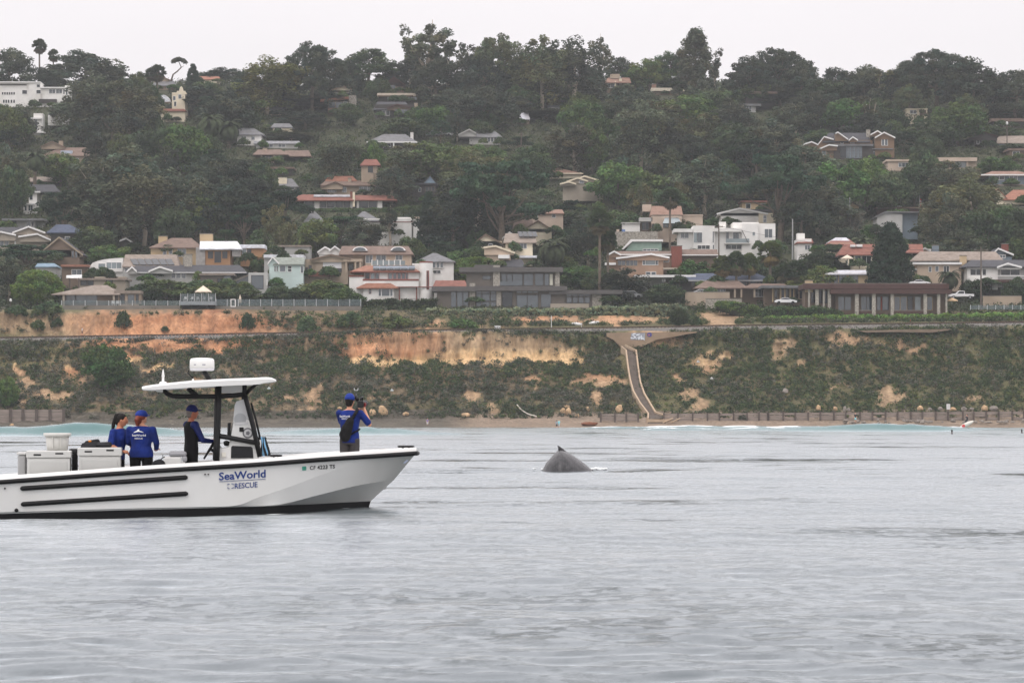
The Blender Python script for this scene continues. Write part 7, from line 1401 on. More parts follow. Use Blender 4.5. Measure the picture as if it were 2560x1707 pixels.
def person(label,loc,rz,arms,top,bottom,hair,capm=None,sleeve='short',headyaw=0.0,headtilt=0.0,H=1.75,legs=None,voxel=.011,skin=None,female=False,cat='person',ponytail=None,brim='front',legm_short=False,bust=True,group=None,barefoot=False,shirt=True,fingers=True,lean=0.0):
    k = H / 1.75; e = tag(empty('person',tuple(loc),rz),label,cat,group); skin = skin or SKIN
    lx = lambda z: lean * max(0,z - .95)
    sw = .165 if female else .185; hipw = .10
    hz_ = Vector((.02 + lx(1.63),0,1.625)); hr = Matrix.Rotation(headyaw,3,'Z') @ Matrix.Rotation(headtilt,3,'Y')
    hp = lambda x,y,z: hz_ + hr @ Vector((x,y,z))
    torso = [((lx(.90),0,.90),.105,.165 if not female else .175),((lx(.98),0,.98),.108,.17),((lx(1.08),0,1.08),.098,.150 if not female else .138),((.01 + lx(1.2),0,1.2),.108,.165 if not female else .15),((.01 + lx(1.3),0,1.3),.118,sw * .98),((lx(1.38),0,1.38),.105,sw),((lx(1.44),0,1.44),.075,sw * .82),((lx(1.48),0,1.48),.055,.075)]
    head = [('s',hp(0,0,0),(.098,.077,.118)),('s',hp(.035,0,-.055),(.062,.056,.062)),('s',hp(.10,0,-.015),(.022,.014,.022)),('s',hp(.085,0,.022),(.018,.05,.012)),('s',hp(.082,0,-.062),(.016,.026,.010)),('s',hp(-.005,.079,-.01),(.020,.010,.030)),('s',hp(-.005,-.079,-.01),(.020,.010,.030)),('c',(lx(1.44) - .01,0,1.44),hp(-.012,0,-.08),.054,.050)]
    if legs is None: legs = (((0,.09,.92),(.015,.10,.49),(-.02,.10,.09)),((0,-.09,.92),(.015,-.10,.49),(-.02,-.10,.09)))
    legp = []
    for hp_,kn,an in legs: legp += [('c',hp_,kn,.082,.055),('c',kn,vlerp(kn,an,.4),.056,.058),('c',vlerp(kn,an,.35),an,.057,.036),('c',an,(an[0] + .13,an[1],an[2] - .05),.036,.030),('s',(an[0] - .02,an[1],an[2] - .04),(.04,.034,.045))]
    armp = []; sle = []
    for i,(sh,el,wr,hd,curl) in enumerate(arms):
        sd = 1 if sh[1] > 0 else -1; armp += [('c',sh,el,.050,.040),('c',el,vlerp(el,wr,.35),.041,.041),('c',vlerp(el,wr,.3),wr,.041,.027)]
        armp += hand(wr,hd,sd,curl) if fingers else [('c',wr,tuple(Vector(wr) + Vector(hd).normalized() * .14),.03,.03)]
        sle += [('s',sh,(.062,.062,.062))]
        if sleeve == 'long': sle += [('c',sh,el,.060,.048),('c',el,vlerp(el,wr,.92),.048,.036)]
        elif sleeve == 'short': sle += [('c',sh,vlerp(sh,el,.82),.062,.064)]
    ob = obj('body',fuse('body',[('t',torso)] + head + legp + armp,voxel),skin,e); ob.scale = (k,k,k); objs = [ob]
    if shirt and top is not None:
        inf = .014; t2 = [(c,rx + inf,ry + inf) for c,rx,ry in torso[:-1]] + [((lx(1.47),0,1.468),.066,.085)]; t2 = [((lx(.86),0,.86),.122,.182)] + t2
        if female and bust: extra = [('s',(.09 + lx(1.28),.07,1.27),(.06,.07,.07)),('s',(.09 + lx(1.28),-.07,1.27),(.06,.07,.07))]
        else: extra = []
        objs.append(obj('shirt',fuse('shirt',[('t',t2)] + extra + sle,voxel),top,e))
    if bottom is not None:
        bt = [('t',[((lx(.84),0,.84),.115,.175),((lx(.92),0,.92),.118,.178),((lx(1.0),0,1.0),.112,.168)])]
        for hp_,kn,an in legs:
            if legm_short: bt += [('c',hp_,vlerp(hp_,kn,.9),.098,.082)]
            else: bt += [('c',hp_,kn,.094,.070),('c',kn,vlerp(kn,an,.95),.070,.056)]
        objs.append(obj('trousers' if not legm_short else 'shorts',fuse('trousers',bt,voxel),bottom,e))
    if hair is not None:
        hs = [('s',hp(-.018,0,.022),(.098,.085,.108))]
        hm = fuse('hair',hs + ([('c',hp(-.06,0,-.05),hp(-.05,0,-.1),.05,.03)] if female else [('s',hp(-.05,0,-.05),(.055,.066,.05))]),voxel * .8)
        # keep hair off the face
        for v in hm.vertices:
            q = hr.inverted() @ (Vector(v.co) - hz_)
            if q.x > .045 and q.z < .07: v.co = Vector(v.co) - hr @ Vector(((q.x - .045) * 1.0 + .01,0,0))
        objs.append(obj('hair',hm,hair,e))
    if ponytail: objs.append(obj('ponytail',fuse('ponytail',[('c',hp(*ponytail[i]),hp(*ponytail[i + 1]),ponytail[i][3] if len(ponytail[i]) > 3 else .03,.028 - .004 * i) for i in range(len(ponytail) - 1)] if False else [('c',hp(*a),hp(*b_),ra_,rb_) for a,b_,ra_,rb_ in ponytail],voxel * .8),hair,e))
    if capm is not None:
        cp_ = [('s',hp(-.005,0,.055),(.112,.095,.085)),('s',hp(-.005,0,.10),(.085,.075,.05))]
        s_ = 1 if brim == 'front' else -1; cp_ += [('s',hp(s_ * .12,0,.045),(.075,.07,.012))]
        objs.append(obj('cap',fuse('cap',cp_,voxel * .7),capm,e))
    for o_ in objs: o_.scale = (k,k,k)
    return e,hp,k,torso
def print_on_back(e,k,torso,s,width,zc,xoff=0.0,hgt=None,bold=.02,nm='shirt_print',mat=None):
    """lettering laid on the curve of a shirt's back"""
    me,V = text_mesh(s,1,bold); mn,mx_ = V.min(0),V.max(0); sc = width / (mx_[0] - mn[0]); zs = [c[2] for c,_,_ in torso]; hs_ = sc if hgt is None else hgt / .72
    for v in me.vertices:
        y = -((v.co.x - (mn[0] + mx_[0]) / 2) * sc) + xoff; z = zc + v.co.y * hs_; rx = np.interp(z,zs,[t[1] for t in torso]) + .024; ry = np.interp(z,zs,[t[2] for t in torso]) + .024; cx = np.interp(z,zs,[t[0][0] for t in torso])
        v.co = Vector((cx - rx * math.sqrt(max(0,1 - (y / ry) ** 2)),y,z))
    me.materials.clear(); o = obj(nm,me,mat or WINK,e); o.scale = (k,k,k); return o
DK = .17
# cameraman on the bow, seen from behind
pc = L('TC',645,1300,-.35); wv = bworld((pc.x,-.35,0)); zhead = W(*tpx('TC',610,350),wv.y).z
Hc = 1.74; zfeet = zhead - 1.645 * Hc / 1.75
e,hp,k,tor = person('person in a blue cap and T-shirt filming from the bow with a black sling bag',(wv.x,wv.y,zfeet),math.radians(84),
    [((0,-.20,1.41),(.05,-.36,1.20),(.13,-.245,1.50),(.35,.35,.85),1.0),((0,.195,1.41),(.20,.17,1.22),(.30,-.08,1.42),(.3,-.5,.6),1.0)],BLUE,GREYC,HAIRD,M('blue_cap',srgb(18,48,132),.8,.1,6),'short',headyaw=-.15,H=Hc,legm_short=True)
print_on_back(e,k,tor,'SeaWorld',.20,1.335,.075); print_on_back(e,k,tor,'RESCUE',.12,1.295,.07)
bag = fuse('sling_pack',[('c',(-.15,.06,.98),(-.15,.03,1.12),.10,.105),('c',(-.15,.03,1.1),(-.14,-.03,1.26),.10,.075),('s',(-.16,.06,1.02),(.07,.11,.10))],.011); bo = obj('sling_pack',bag,BLACKC,e); bo.scale = (k,) * 3
def strap(pts,nm,w_=.03):
    m_ = MB(); m_.tube(pts,w_,8); o_ = m_.build(nm,BLACKC,e,True); o_.scale = (k,) * 3
strap([(-.14,-.02,1.24),(-.13,-.09,1.34),(-.10,-.135,1.42),(-.02,-.145,1.475),(.07,-.12,1.44)],'bag_strap'); strap([(-.13,-.02,1.0),(-.12,-.11,1.06),(-.06,-.18,1.10),(.04,-.18,1.12)],'bag_strap',.015)
vc_loc = e.matrix_basis if False else None
bpy.context.view_layer.update()
camw = e.matrix_world @ (Vector((.26,-.19,1.62)) * k); vcam = tag(empty('video_camera',tuple(camw),e.rotation_euler.z),'black shoulder video camera held up by the person on the bow','camera')
CAMB = M('camera_black',(.012,.012,.013),.4,.2,8); mb = MB(); mb.box(-.22,.12,-.055,.055,-.11,.02); mb.build('camera_body',CAMB,vcam,bevel=.012); mb = MB(); mb.lathe((0,0,-.035),[(.045,.12),(.05,.15),(.05,.25),(.062,.27),(.062,.33)],16,'x'); mb.build('lens',CAMB,vcam,True)
mb = MB(); mb.tube([(-.16,0,.02),(-.14,0,.075),(.03,0,.085),(.08,0,.02)],.016,8); mb.build('top_handle',CAMB,vcam,True); mb = MB(); mb.tube([(-.15,.05,.0),(-.2,.07,.06),(-.17,.09,.14)],[.03,.035,.02],8); mb.build('viewfinder',CAMB,vcam,True); mb = MB(); mb.box(-.16,-.06,-.09,-.056,-.09,-.02); mb.build('side_grip',M('dark_red_plastic',(.18,.01,.01),.5),vcam,bevel=.01)
mb = MB(); mb.tube([(-.06,.09,.07),(-.06,.10,.18)],.015,8); mb.build('mount_arm',CAMB,vcam,True); mb = MB(); mb.tube([(-.06,.135,.245),(-.06,.132,.205),(-.06,.068,.205),(-.06,.065,.245)],.006,6); mb.build('mount_bracket',M('white_metal',(.75,.75,.75),.4),vcam,True)
# helmsman
ph = L('T3',1445,900,0.0); wv = bworld((ph.x,.05,0)); zhead = W(*tpx('T3',1468,385),wv.y).z; Hh = 1.76; zf = zhead - 1.645 * Hh / 1.75
hd = Vector((.52,-.13,1.14))
e,hp,k,tor = person('person in a navy cap and black and blue wetsuit steering at the wheel',(wv.x,wv.y,zf),PSI + math.radians(22),
    [((0,-.195,1.40),(.12,-.25,1.13),(.385,-.15,1.10),(1,.25,.05),1.2),((0,.195,1.40),(.16,.24,1.15),(.40,.10,1.11),(1,-.2,.05),1.2)],BLACKC,BLACKC,M('grey_hair',(.2,.17,.15),.7),NAVY,None,headyaw=-.15,H=Hh,skin=M('skin_ruddy',srgb(186,116,90),.6,.1,6))
for (sh,el,wr) in (((0,-.195,1.40),(.12,-.25,1.13),(.385,-.15,1.10)),((0,.195,1.40),(.16,.24,1.15),(.40,.10,1.11))):
    o_ = obj('sleeve',fuse('sleeve',[('s',(sh[0],sh[1] * .86,sh[2] + .005),(.085,.085,.075)),('c',sh,el,.064,.052),('c',el,vlerp(el,wr,.92),.052,.038)]),WETB,e); o_.scale = (k,) * 3
# two women by the bins
pw = L('T3',745,940,.1); wv = bworld((pw.x,.1,0)); zhead = W(*tpx('T3',785,455),wv.y).z; Hw = 1.66; zf = zhead - 1.645 * Hw / 1.75
e,hp,k,tor = person('person with red hair and a blue cap in a blue long-sleeved shirt, back turned',(wv.x,wv.y,zf),PSI + math.radians(70),
    [((0,-.175,1.40),(.04,-.225,1.14),(.20,-.17,1.02),(.8,.3,.1),.8),((0,.175,1.40),(.06,.225,1.14),(.24,.15,1.06),(.9,-.2,.1),.8)],BLUE,BLACKC,HAIRR,MATS['blue_cap'],'long',headyaw=-.25,H=Hw,female=True,ponytail=[((-.08,0,.03),(-.12,0,-.04),.035,.045),((-.12,0,-.04),(-.11,0,-.13),.045,.03)])
e.scale = (1.2,1.3,1.0)
print_on_back(e,k,tor,'SeaWorld',.215,1.27,0); print_on_back(e,k,tor,'RESCUE',.125,1.215,-.0)
# the swimming-animal emblem over the lettering: an arc with a fin
em = MB(); zs_ = [c[2] for c,_,_ in tor]
def backp(y,z): rx = np.interp(z,zs_,[t[1] for t in tor]) + .026; ry = np.interp(z,zs_,[t[2] for t in tor]) + .026; return Vector((np.interp(z,zs_,[t[0][0] for t in tor]) - rx * math.sqrt(max(0,1 - (y / ry) ** 2)),y,z))
for poly in ([(.085,1.335),(.06,1.358),(.03,1.375),(0,1.38),(-.05,1.365),(-.085,1.338),(-.03,1.352),(0,1.356),(.03,1.348)],[(.03,1.374),(.01,1.402),(-.012,1.41),(-.006,1.396),(-.02,1.378)]):
    em.add([backp(*p) for p in poly],[tuple(range(len(poly)))])
o_ = em.build('shirt_emblem',WINK,e); o_.scale = (k,) * 3
pw = L('T3',420,900,.35); wv = bworld((pw.x,.35,0)); zhead = W(*tpx('T3',490,500),wv.y).z; zf = zhead - 1.63 * Hw / 1.75
e,hp,k,tor = person('person with a long dark ponytail in a blue shirt leaning over the grey bin',(wv.x - .02,wv.y,zf),PSI + math.radians(-28),
    [((.03,-.18,1.40),(.02,-.25,1.14),(.20,-.16,1.02),(.9,.3,-.1),.9),((.03,.18,1.40),(.16,.22,1.15),(.30,.05,1.02),(.8,-.4,-.1),.9)],BLUE,BLACKC,HAIRD,None,'short',headyaw=.35,headtilt=.28,H=Hw,female=True,skin=SKIN2,lean=.12,ponytail=[((-.07,0,.09),(-.115,0,.06),.035,.04),((-.115,0,.06),(-.12,.0,-.12),.042,.036),((-.12,0,-.12),(-.09,-.02,-.30),.036,.018)])
e.scale = (1.1,1.15,1.0)

# far-off people on the shore and by the tracks
def far_person(label,tile,x,yfeet,Y,rz,top,bottom,arms=None,H=1.72,z=None,hair=HAIRD,capm=None,legs=None,sleeve='short',short=True,shirt=True):
    p = W(*tpx(tile,x,yfeet),Y)
    arms = arms or [((0,-.19,1.40),(.02,-.24,1.12),(.08,-.22,.88),(.1,0,-1),.4),((0,.19,1.40),(.02,.24,1.12),(.08,.22,.88),(.1,0,-1),.4)]
    return person(label,(p.x,p.y,p.z if z is None else z),rz,arms,top,bottom,hair,capm,sleeve,H=H,voxel=.026,legs=legs,legm_short=short,fingers=False,shirt=shirt)[0],p
GREYT = M('grey_tee',(.32,.33,.36),.9); AQUA = M('aqua_cloth',srgb(150,210,214),.9); PALE = M('pale_shirt',(.6,.62,.64),.9); DKC = M('dark_cloth',(.03,.03,.035),.9)
stride = (((0,.09,.92),(.12,.10,.50),(.10,.10,.10)),((0,-.09,.92),(-.03,-.10,.49),(-.22,-.10,.11)))
far_person('person in grey walking the sand beside a companion in pale blue','B3',410,1217,606,math.radians(70),GREYT,DKC,legs=stride,H=1.6); far_person('person in pale blue with a light hat walking the sand','B3',430,1217,606.5,math.radians(75),AQUA,PALE,capm=M('straw_hat',(.6,.5,.36),.9),legs=stride,H=1.7)
far_person('person in dark top and aqua shorts standing at the timber seawall','B4',803,1160,612,math.radians(-80),DKC,AQUA,H=1.85,hair=M('tan_hat',(.4,.28,.2),.8))
far_person('person standing at the water edge on the flat rocks','B2',1575,1195,616,math.radians(-90),M('mauve_cloth',(.25,.2,.35),.9),PALE,H=1.55)
far_person('person in a pale top walking beside the tracks','B1',755,362,660.5,math.radians(10),PALE,DKC,legs=stride,H=1.75)
SURFW = M('white_surfboard',(.78,.78,.76),.35)
def surfboard(label,ctr,length,ang,tiltz=0.0,rz=0.0,mat=None,wide=.3):
    mb = MB(); n = 14; vs = []
    for i in range(n + 1):
        t = i / n; w_ = wide * (math.sin(math.pi * min(1,(t * .92 + .04))) ** .62); zz = .12 * (2 * t - 1) ** 2 * .6
        vs += [(length * (t - .5),-w_ * .0 - .035,w_ ),(length * (t - .5),.035,w_),(length * (t - .5),.035,-w_),(length * (t - .5),-.035,-w_)]
    fs = [(4 * i + j,4 * i + (j + 1) % 4,4 * i + 4 + (j + 1) % 4,4 * i + 4 + j) for i in range(n) for j in range(4)] + [(3,2,1,0),(4 * n,4 * n + 1,4 * n + 2,4 * n + 3)]
    mb.add(vs,fs); e_ = tag(empty('surfboard',tuple(ctr),rz),label,'surfboard'); e_.rotation_euler = (tiltz,ang,rz); mb.build('board',mat or SURFW,e_,True); f_ = MB(); f_.prism([(-length * .46,.03,0),(-length * .40,.03,0),(-length * .47,.14,0)],(0,0,.01)); f_.build('fin',BLK,e_); return e_
for i,(x,yb,lab,lab2,yc,an) in enumerate(((605,298,'person carrying the level white longboard past the tracks','white longboard carried level by the person beside the marker post',256,.10),(745,298,'person carrying the tilted white surfboard past the tracks','white surfboard carried tilted up behind the other longboard',244,-.17))):
    carry = [((0,-.19,1.40),(.05,-.26,1.15),(.2,-.2,1.05),(1,0,0),.4),((0,.19,1.40),(.05,.24,1.15),(.15,.22,.95),(.5,0,-.5),.4)]
    far_person(lab,'B3',x,yb,661.5,math.radians(180 if i == 0 else 0),DKC,DKC,arms=carry,legs=stride,short=False)
    c = W(*tpx('B3',x - 8 + 16 * i,yc),661.1); surfboard(lab2,c,2.2,an,0,0)
# surfer on the wave, swimmers
crouch = (((0,.09,.92),(.28,.20,.62),(.02,.26,.22)),((0,-.09,.92),(.30,-.14,.62),(-.10,-.30,.22)))
p = W(*tpx('B4',1830,1185),468); far_person('surfer in a black wetsuit riding the small broken wave','B4',1830,1192,468,math.radians(200),DKC,DKC,arms=[((0,-.19,1.40),(.05,-.40,1.25),(.1,-.62,1.3),(0,-1,.2),.2),((0,.19,1.40),(.1,.40,1.3),(.2,.60,1.35),(0,1,.2),.2)],legs=crouch,short=False,sleeve='long',H=1.7)
surfboard('white and red surfboard under the surfer on the wave',W(*tpx('B4',1825,1178),467.5),2.2,-.45,0,0,M('white_red_board',(.75,.7,.62),.4)); mb = MB(); c = W(*tpx('B4',1790,1172),467.3); mb.box(c.x - .22,c.x + .22,c.y - .06,c.y,c.z - .22,c.z + .25)
so = bpy.data.objects.get('surfboard.002'); mb = MB(); mb.box(-.75,-.3,-.045,-.037,-.2,.2); mb.build('red_stripe',M('red_paint',(.6,.03,.03),.4),so)
for lab,x,y,Y in (('dark head and shoulders of a person swimming below the surfer',1690,1240,345),('small dark head of a person in the water past the surfer',2332,1226,365)):
    p = W(*tpx('B4',x,y),Y); pe = tag(empty('person',(p.x,p.y,-.25)),lab,'person'); obj('body',fuse('body',[('s',(0,0,.62),(.1,.09,.13)),('c',(0,0,.5),(0,0,.4),.06,.07),('t',[((0,0,-.4),.12,.18),((0,0,.2),.13,.2),((0,0,.38),.1,.19),((0,0,.44),.06,.1)]),('c',(0,.2,.35),(.2,.3,.1),.05,.04),('c',(0,-.2,.35),(.2,-.3,.1),.05,.04)],.02),M('swimmer_wetsuit',(.05,.03,.03),.7),pe); obj('hair',fuse('hair',[('s',(-.01,0,.65),(.105,.1,.11))],.02),HAIRD,pe)
# ------------------------------------------------------------------ the whale
YW = 106.0
wp = lambda x,y: W(*tpx('TW',x,y),YW)
outline = [(380,800),(450,722),(520,592),(600,503),(680,415),(735,362),(770,345),(810,346),(870,366),(940,402),(1000,432),(1080,482),(1150,530),(1230,590),(1300,645),(1370,705),(1430,745),(1500,790)]
org = wp(800,745); wh = tag(empty('whale',(org.x,YW,0)),'grey humped whale back with a small hooked fin breaking the surface','whale')
ol = [wp(*p) - Vector((org.x,YW,0)) for p in outline]; xs_ = np.array([p.x for p in ol]); zs_ = np.array([p.z for p in ol]); n,m = 90,30; vs = []; xx = np.linspace(xs_[0],xs_[-1],n); zz = np.interp(xx,xs_,zs_)
for _ in range(1): zz[1:-1] = .25 * zz[:-2] + .5 * zz[1:-1] + .25 * zz[2:]
for i in range(n):
    wd = .28 + .75 * (zz[i] + .5) * (.75 + .25 * (i / n))
    for j in range(m):
        t = j / (m - 1); a = math.pi * t; ridge = abs(math.sin(a)) ** .85; bump_ = .012 * math.sin(i * 1.7 + j) * math.sin(j * .9)
        vs.append((xx[i] + .10 * math.cos(a) * 0,-math.cos(a) * wd * (1.0),-.55 + (zz[i] + .55) * ridge + bump_))
# knuckles along the spine
fs = [(i * m + j,(i + 1) * m + j,(i + 1) * m + j + 1,i * m + j + 1) for i in range(n - 1) for j in range(m - 1)]
wm = bpy.data.materials.new('whale_skin'); wm.use_nodes = True; nn,ll = wm.node_tree.nodes,wm.node_tree.links; pb = nn['Principled BSDF']; pb.inputs['Roughness'].default_value = .24; pb.inputs['IOR'].default_value = 1.4
g_ = nn.new('ShaderNodeNewGeometry'); z1 = nn.new('ShaderNodeTexNoise'); z1.inputs['Scale'].default_value = 6; z1.inputs['Detail'].default_value = 8; ll.new(g_.outputs['Position'],z1.inputs['Vector']); rr_ = nn.new('ShaderNodeValToRGB'); rr_.color_ramp.elements[0].position = .3; rr_.color_ramp.elements[0].color = (.026,.026,.028,1); rr_.color_ramp.elements[1].position = .75; rr_.color_ramp.elements[1].color = (.075,.073,.077,1); ll.new(z1.outputs[0],rr_.inputs[0]); ll.new(rr_.outputs[0],pb.inputs['Base Color'])
z2 = nn.new('ShaderNodeTexNoise'); z2.inputs['Scale'].default_value = 22; z2.inputs['Detail'].default_value = 6; ll.new(g_.outputs['Position'],z2.inputs['Vector']); bb_ = nn.new('ShaderNodeBump'); bb_.inputs['Distance'].default_value = .012; ll.new(z2.outputs[0],bb_.inputs['Height']); ll.new(bb_.outputs[0],pb.inputs['Normal'])
mb = MB(); mb.add(vs,fs); mb.build('back',wm,wh,True)
fin = [(742,385),(750,325),(742,285),(734,258),(764,268),(806,296),(860,335),(915,385),(900,430),(760,430)]; mb = MB((org.x,YW,0)); f0 = [wp(*p) for p in fin]; c0 = sum(f0,Vector()) / len(f0)
k = len(f0); mid = [p for p in f0]; A = [c0.lerp(p,.86) + Vector((0,-.07,0)) for p in f0]; B = [c0.lerp(p,.86) + Vector((0,.07,0)) for p in f0]
mb.add(mid + A + B,[(i,(i + 1) % k,k + (i + 1) % k,k + i) for i in range(k)] + [(i,2 * k + i,2 * k + (i + 1) % k,(i + 1) % k) for i in range(k)] + [tuple(range(k,2 * k)),tuple(range(3 * k - 1,2 * k - 1,-1))]); mb.build('dorsal_fin',wm,wh,True)
FOAM = M('white_foam',(.85,.87,.87),.8,.06,6,.02,20)
def foam_patch(name,label,pts,seed=1,blob=.05,n=40,cat='splash'):
    """loose froth: many small fused blobs along a line of world points"""
    r = np.random.default_rng(seed); P = []
    for i in range(n):
        t = r.uniform(0,len(pts) - 1.001); a = Vector(pts[int(t)]); b_ = Vector(pts[int(t) + 1]); q = a.lerp(b_,t % 1); P.append(('s',q + Vector((r.normal(0,blob * .8),r.normal(0,blob * 2),abs(r.normal(0,blob * .35)) - blob * .2)),(blob * r.uniform(.4,1.3),blob * r.uniform(.5,1.5),blob * r.uniform(.3,.8))))
    c = Vector(pts[0]); P = [(p[0],p[1] - c,p[2]) for p in P]; o = obj(name,fuse(name,P,blob * .28,1),FOAM,None,tuple(c)); return tag(o,label,cat,kind='stuff')
sea_z = lambda p,z=.02: Vector((p.x,p.y,z))
foam_patch('foam','white froth trailing behind the whale',[sea_z(wp(x,735),.03) for x in (1430,1500,1590,1680)],3,.05,80); foam_patch('foam','thin ring of froth in front of the whale',[sea_z(wp(x,752),.02) for x in (440,520,610,700)],4,.035,70); foam_patch('foam','little splash just ahead of the whale',[sea_z(wp(x,755),.04) for x in (245,270,300)],5,.025,14)
bwl = lambda px,off: bworld(Vector((L('S',px,1262,off).x,off,.02 + .10 * max(0,(px - 700) / 220))))

# ------------------------------------------------------------------ railway, walls and works on the bluff
def profile_at(X,seg):
    """point of the swept land at column X and profile position seg"""
    r = int(np.argmin(np.abs(SEG - seg))); c = int(np.clip(np.searchsorted(CX,X),0,len(CX) - 1)); return Vector((X,PY_[r,c],PZ_[r,c]))
tx_ = np.arange(-128,128.1,2.0)
def bedz(X): return CH + (HZ - np.interp(X,(ST - 1280) / F * 655,_e([848.5,842,835,829.5,825.5,823,818.5,813.5,809.5]))) / F * 655
mb = MB(); secs_ = []
for X in tx_:
    z = float(bedz(X)); secs_ += [(X,651.0,z - 1.1),(X,653.2,z + .12),(X,657.0,z + .12),(X,659.0,z - .8)]
mb.add(secs_,[(4 * i + j,4 * i + 4 + j,4 * i + 5 + j,4 * i + 1 + j) for i in range(len(tx_) - 1) for j in range(3)])
tr = tag(mb.build('railway_bed',M('grey_ballast',srgb(104,100,96),.95,.3,2.5,.06,5)),'grey ballast bank of the railway along the bluff top','railway',kind='structure')
trk = tag(empty('railway_track',(0,655,float(bedz(0)))),'rusty railway track running along the bluff top','railway'); RAIL = M('rusty_rail',srgb(72,54,46),.6,.2,1); o0 = Vector((0,655,float(bedz(0))))
for dy in (-.72,.72):
    mb = MB(o0)
    for i in range(len(tx_) - 1): a,b_ = tx_[i],tx_[i + 1]; za,zb_ = float(bedz(a)) + .3,float(bedz(b_)) + .3; mb.add([(a,655.1 + dy - .06,za),(b_,655.1 + dy - .06,zb_),(b_,655.1 + dy + .06,zb_),(a,655.1 + dy + .06,za),(a,655.1 + dy - .06,za + .22),(b_,655.1 + dy - .06,zb_ + .22),(b_,655.1 + dy + .06,zb_ + .22),(a,655.1 + dy + .06,za + .22)],[(0,1,5,4),(4,5,6,7),(2,3,7,6)])
    mb.build('rail',RAIL,trk)
mb = MB(); mb.box(-.12,.12,-1.3,1.3,-.09,.09); slm = mb.mesh('sleeper'); slm.materials.append(M('dark_sleeper',srgb(80,70,62),.9,.2,2))
for i in range(290):
    X = -108 + i * .745; s_ = obj('sleeper',slm,None,trk,(X - o0.x,.1,float(bedz(X)) + .21 - o0.z))
# concrete retaining wall with graffiti, and the concrete chute
YWALL = 645.9
wpt = lambda x,y,Y=YWALL: W(*tpx('B3',x,y),Y)
RW = M('bare_concrete_wall',srgb(150,128,106),.95,.14,.5,.03,3,dirt=.25)
rw = tag(empty('retaining_wall',tuple(wpt(1200,430))),'tan concrete retaining wall with white graffiti below the tracks','wall'); ro = wpt(1200,430)
mb = MB(ro); mb.prism([wpt(*p) for p in ((870,372),(930,400),(1000,470),(1180,470),(1330,400),(1480,375),(1600,352),(1700,335),(1700,328),(1300,332),(870,338))],(0,6,0)); mb.build('wall_face',RW,rw)
GP = M('grey_paint_patch',srgb(150,152,160),.8); mb = MB(ro); mb.prism([wpt(x,y,YWALL - .02) for x,y in ((1090,402),(1222,402),(1222,338),(1095,342))],(0,-.01,0)); mb.build('paint_patch',GP,rw)
GW = M('white_spray_paint',(.72,.74,.78),.7); strokes = [[(1135,345),(1112,350),(1108,362),(1128,372),(1122,390),(1096,388),(1090,380)],[(1132,372),(1142,400),(1152,378),(1160,400),(1168,368)],[(1166,400),(1176,376),(1190,398)],[(1186,360),(1188,400)],[(1198,400),(1196,378),(1214,384),(1200,392),(1218,402)],[(1140,362),(1175,352)]]
mb = MB(ro)
for st_ in strokes: mb.tube([wpt(x,y,YWALL - .05) for x,y in st_],.12,6)
o_ = mb.build('graffiti',GW,rw); mb = MB(ro); mb.prism([wpt(1263 + 22 * math.cos(a),357 + 19 * math.sin(a) - (4 if math.sin(a) < 0 else 0),YWALL - .03) for a in [-2 * math.pi * i / 12 for i in range(12)]],(0,-.02,0)); mb.build('graffiti',M('purple_spray_paint',srgb(70,64,130),.7),rw); mb = MB(ro); mb.prism([wpt(1258 + 7 * math.cos(a),358 + 7 * math.sin(a),YWALL - .06) for a in [-2 * math.pi * i / 8 for i in range(8)]],(0,-.02,0)); mb.build('graffiti',M('orange_spray_paint',srgb(190,110,70),.7),rw)
rw2 = tag(empty('retaining_wall',tuple(W(*tpx('B4',1150,345),646.2))),'low plain concrete wall under the railway ballast','wall'); ro2 = W(*tpx('B4',1150,345),646.2); mb = MB(ro2); mb.prism([W(*tpx('B4',x,y),646.2) for x,y in ((830,318),(900,335),(1150,330),(1500,336),(1650,316),(1690,304),(1200,308))],(0,5,0)); mb.build('wall_face',M('grey_tan_concrete',srgb(126,110,94),.95,.12,.6,.02,dirt=.25),rw2)
# chute: two parapets and a floor running down the bluff (rows: left edge, right edge, in B3; distance)
rowsC = [((1005,470),(1040,458),649.6),((1048,505),(1140,505),648.6),((1062,620),(1152,600),645.6),((1078,730),(1168,730),642.0),((1090,790),(1180,800),640.0),((1115,880),(1215,900),637.0),((1175,985),(1268,990),633.0),((1252,1085),(1318,1072),628.0),((1250,1130),(1440,1112),624.5)]
ch = tag(empty('drainage_chute',tuple(W(*tpx('B3',1250,1130),625))),'long concrete drainage chute with raised edges running down the bluff','chute'); co = W(*tpx('B3',1250,1130),625)
rowsC = [(a,b_,min(bluff_hit(*tpx('B3',*a)).y,bluff_hit(*tpx('B3',*b_)).y) - 1.0) for a,b_,Y in rowsC]; rowsC = [(a,b_,min(Y,rowsC[max(i - 1,0)][2] - .2 * (i > 0))) for i,(a,b_,Y) in enumerate(rowsC)]
Lp = [W(*tpx('B3',*a),Y) for a,b_,Y in rowsC]; Rp = [W(*tpx('B3',*b_),Y) for a,b_,Y in rowsC]; CE = M('pale_chute_edge',srgb(176,154,130),.9,.1,1); CF_ = M('dark_chute_floor',srgb(86,76,68),.95,.2,1)
for side,P_ in (('l',Lp),('r',Rp)):
    mb = MB(co); w_ = .3; vs = []
    for p in P_: vs += [p + Vector((-w_ / 2,-.3,.25)),p + Vector((w_ / 2,-.3,.25)),p + Vector((w_ / 2,.5,-2.4)),p + Vector((-w_ / 2,.5,-2.4))]
    mb.add(vs,[(4 * i + j,4 * i + (j + 1) % 4,4 * i + 4 + (j + 1) % 4,4 * i + 4 + j) for i in range(len(P_) - 1) for j in range(4)] + [(4 * len(P_) - 4,4 * len(P_) - 3,4 * len(P_) - 2,4 * len(P_) - 1)]); mb.build('parapet',CE,ch)
mb = MB(co); vs = []
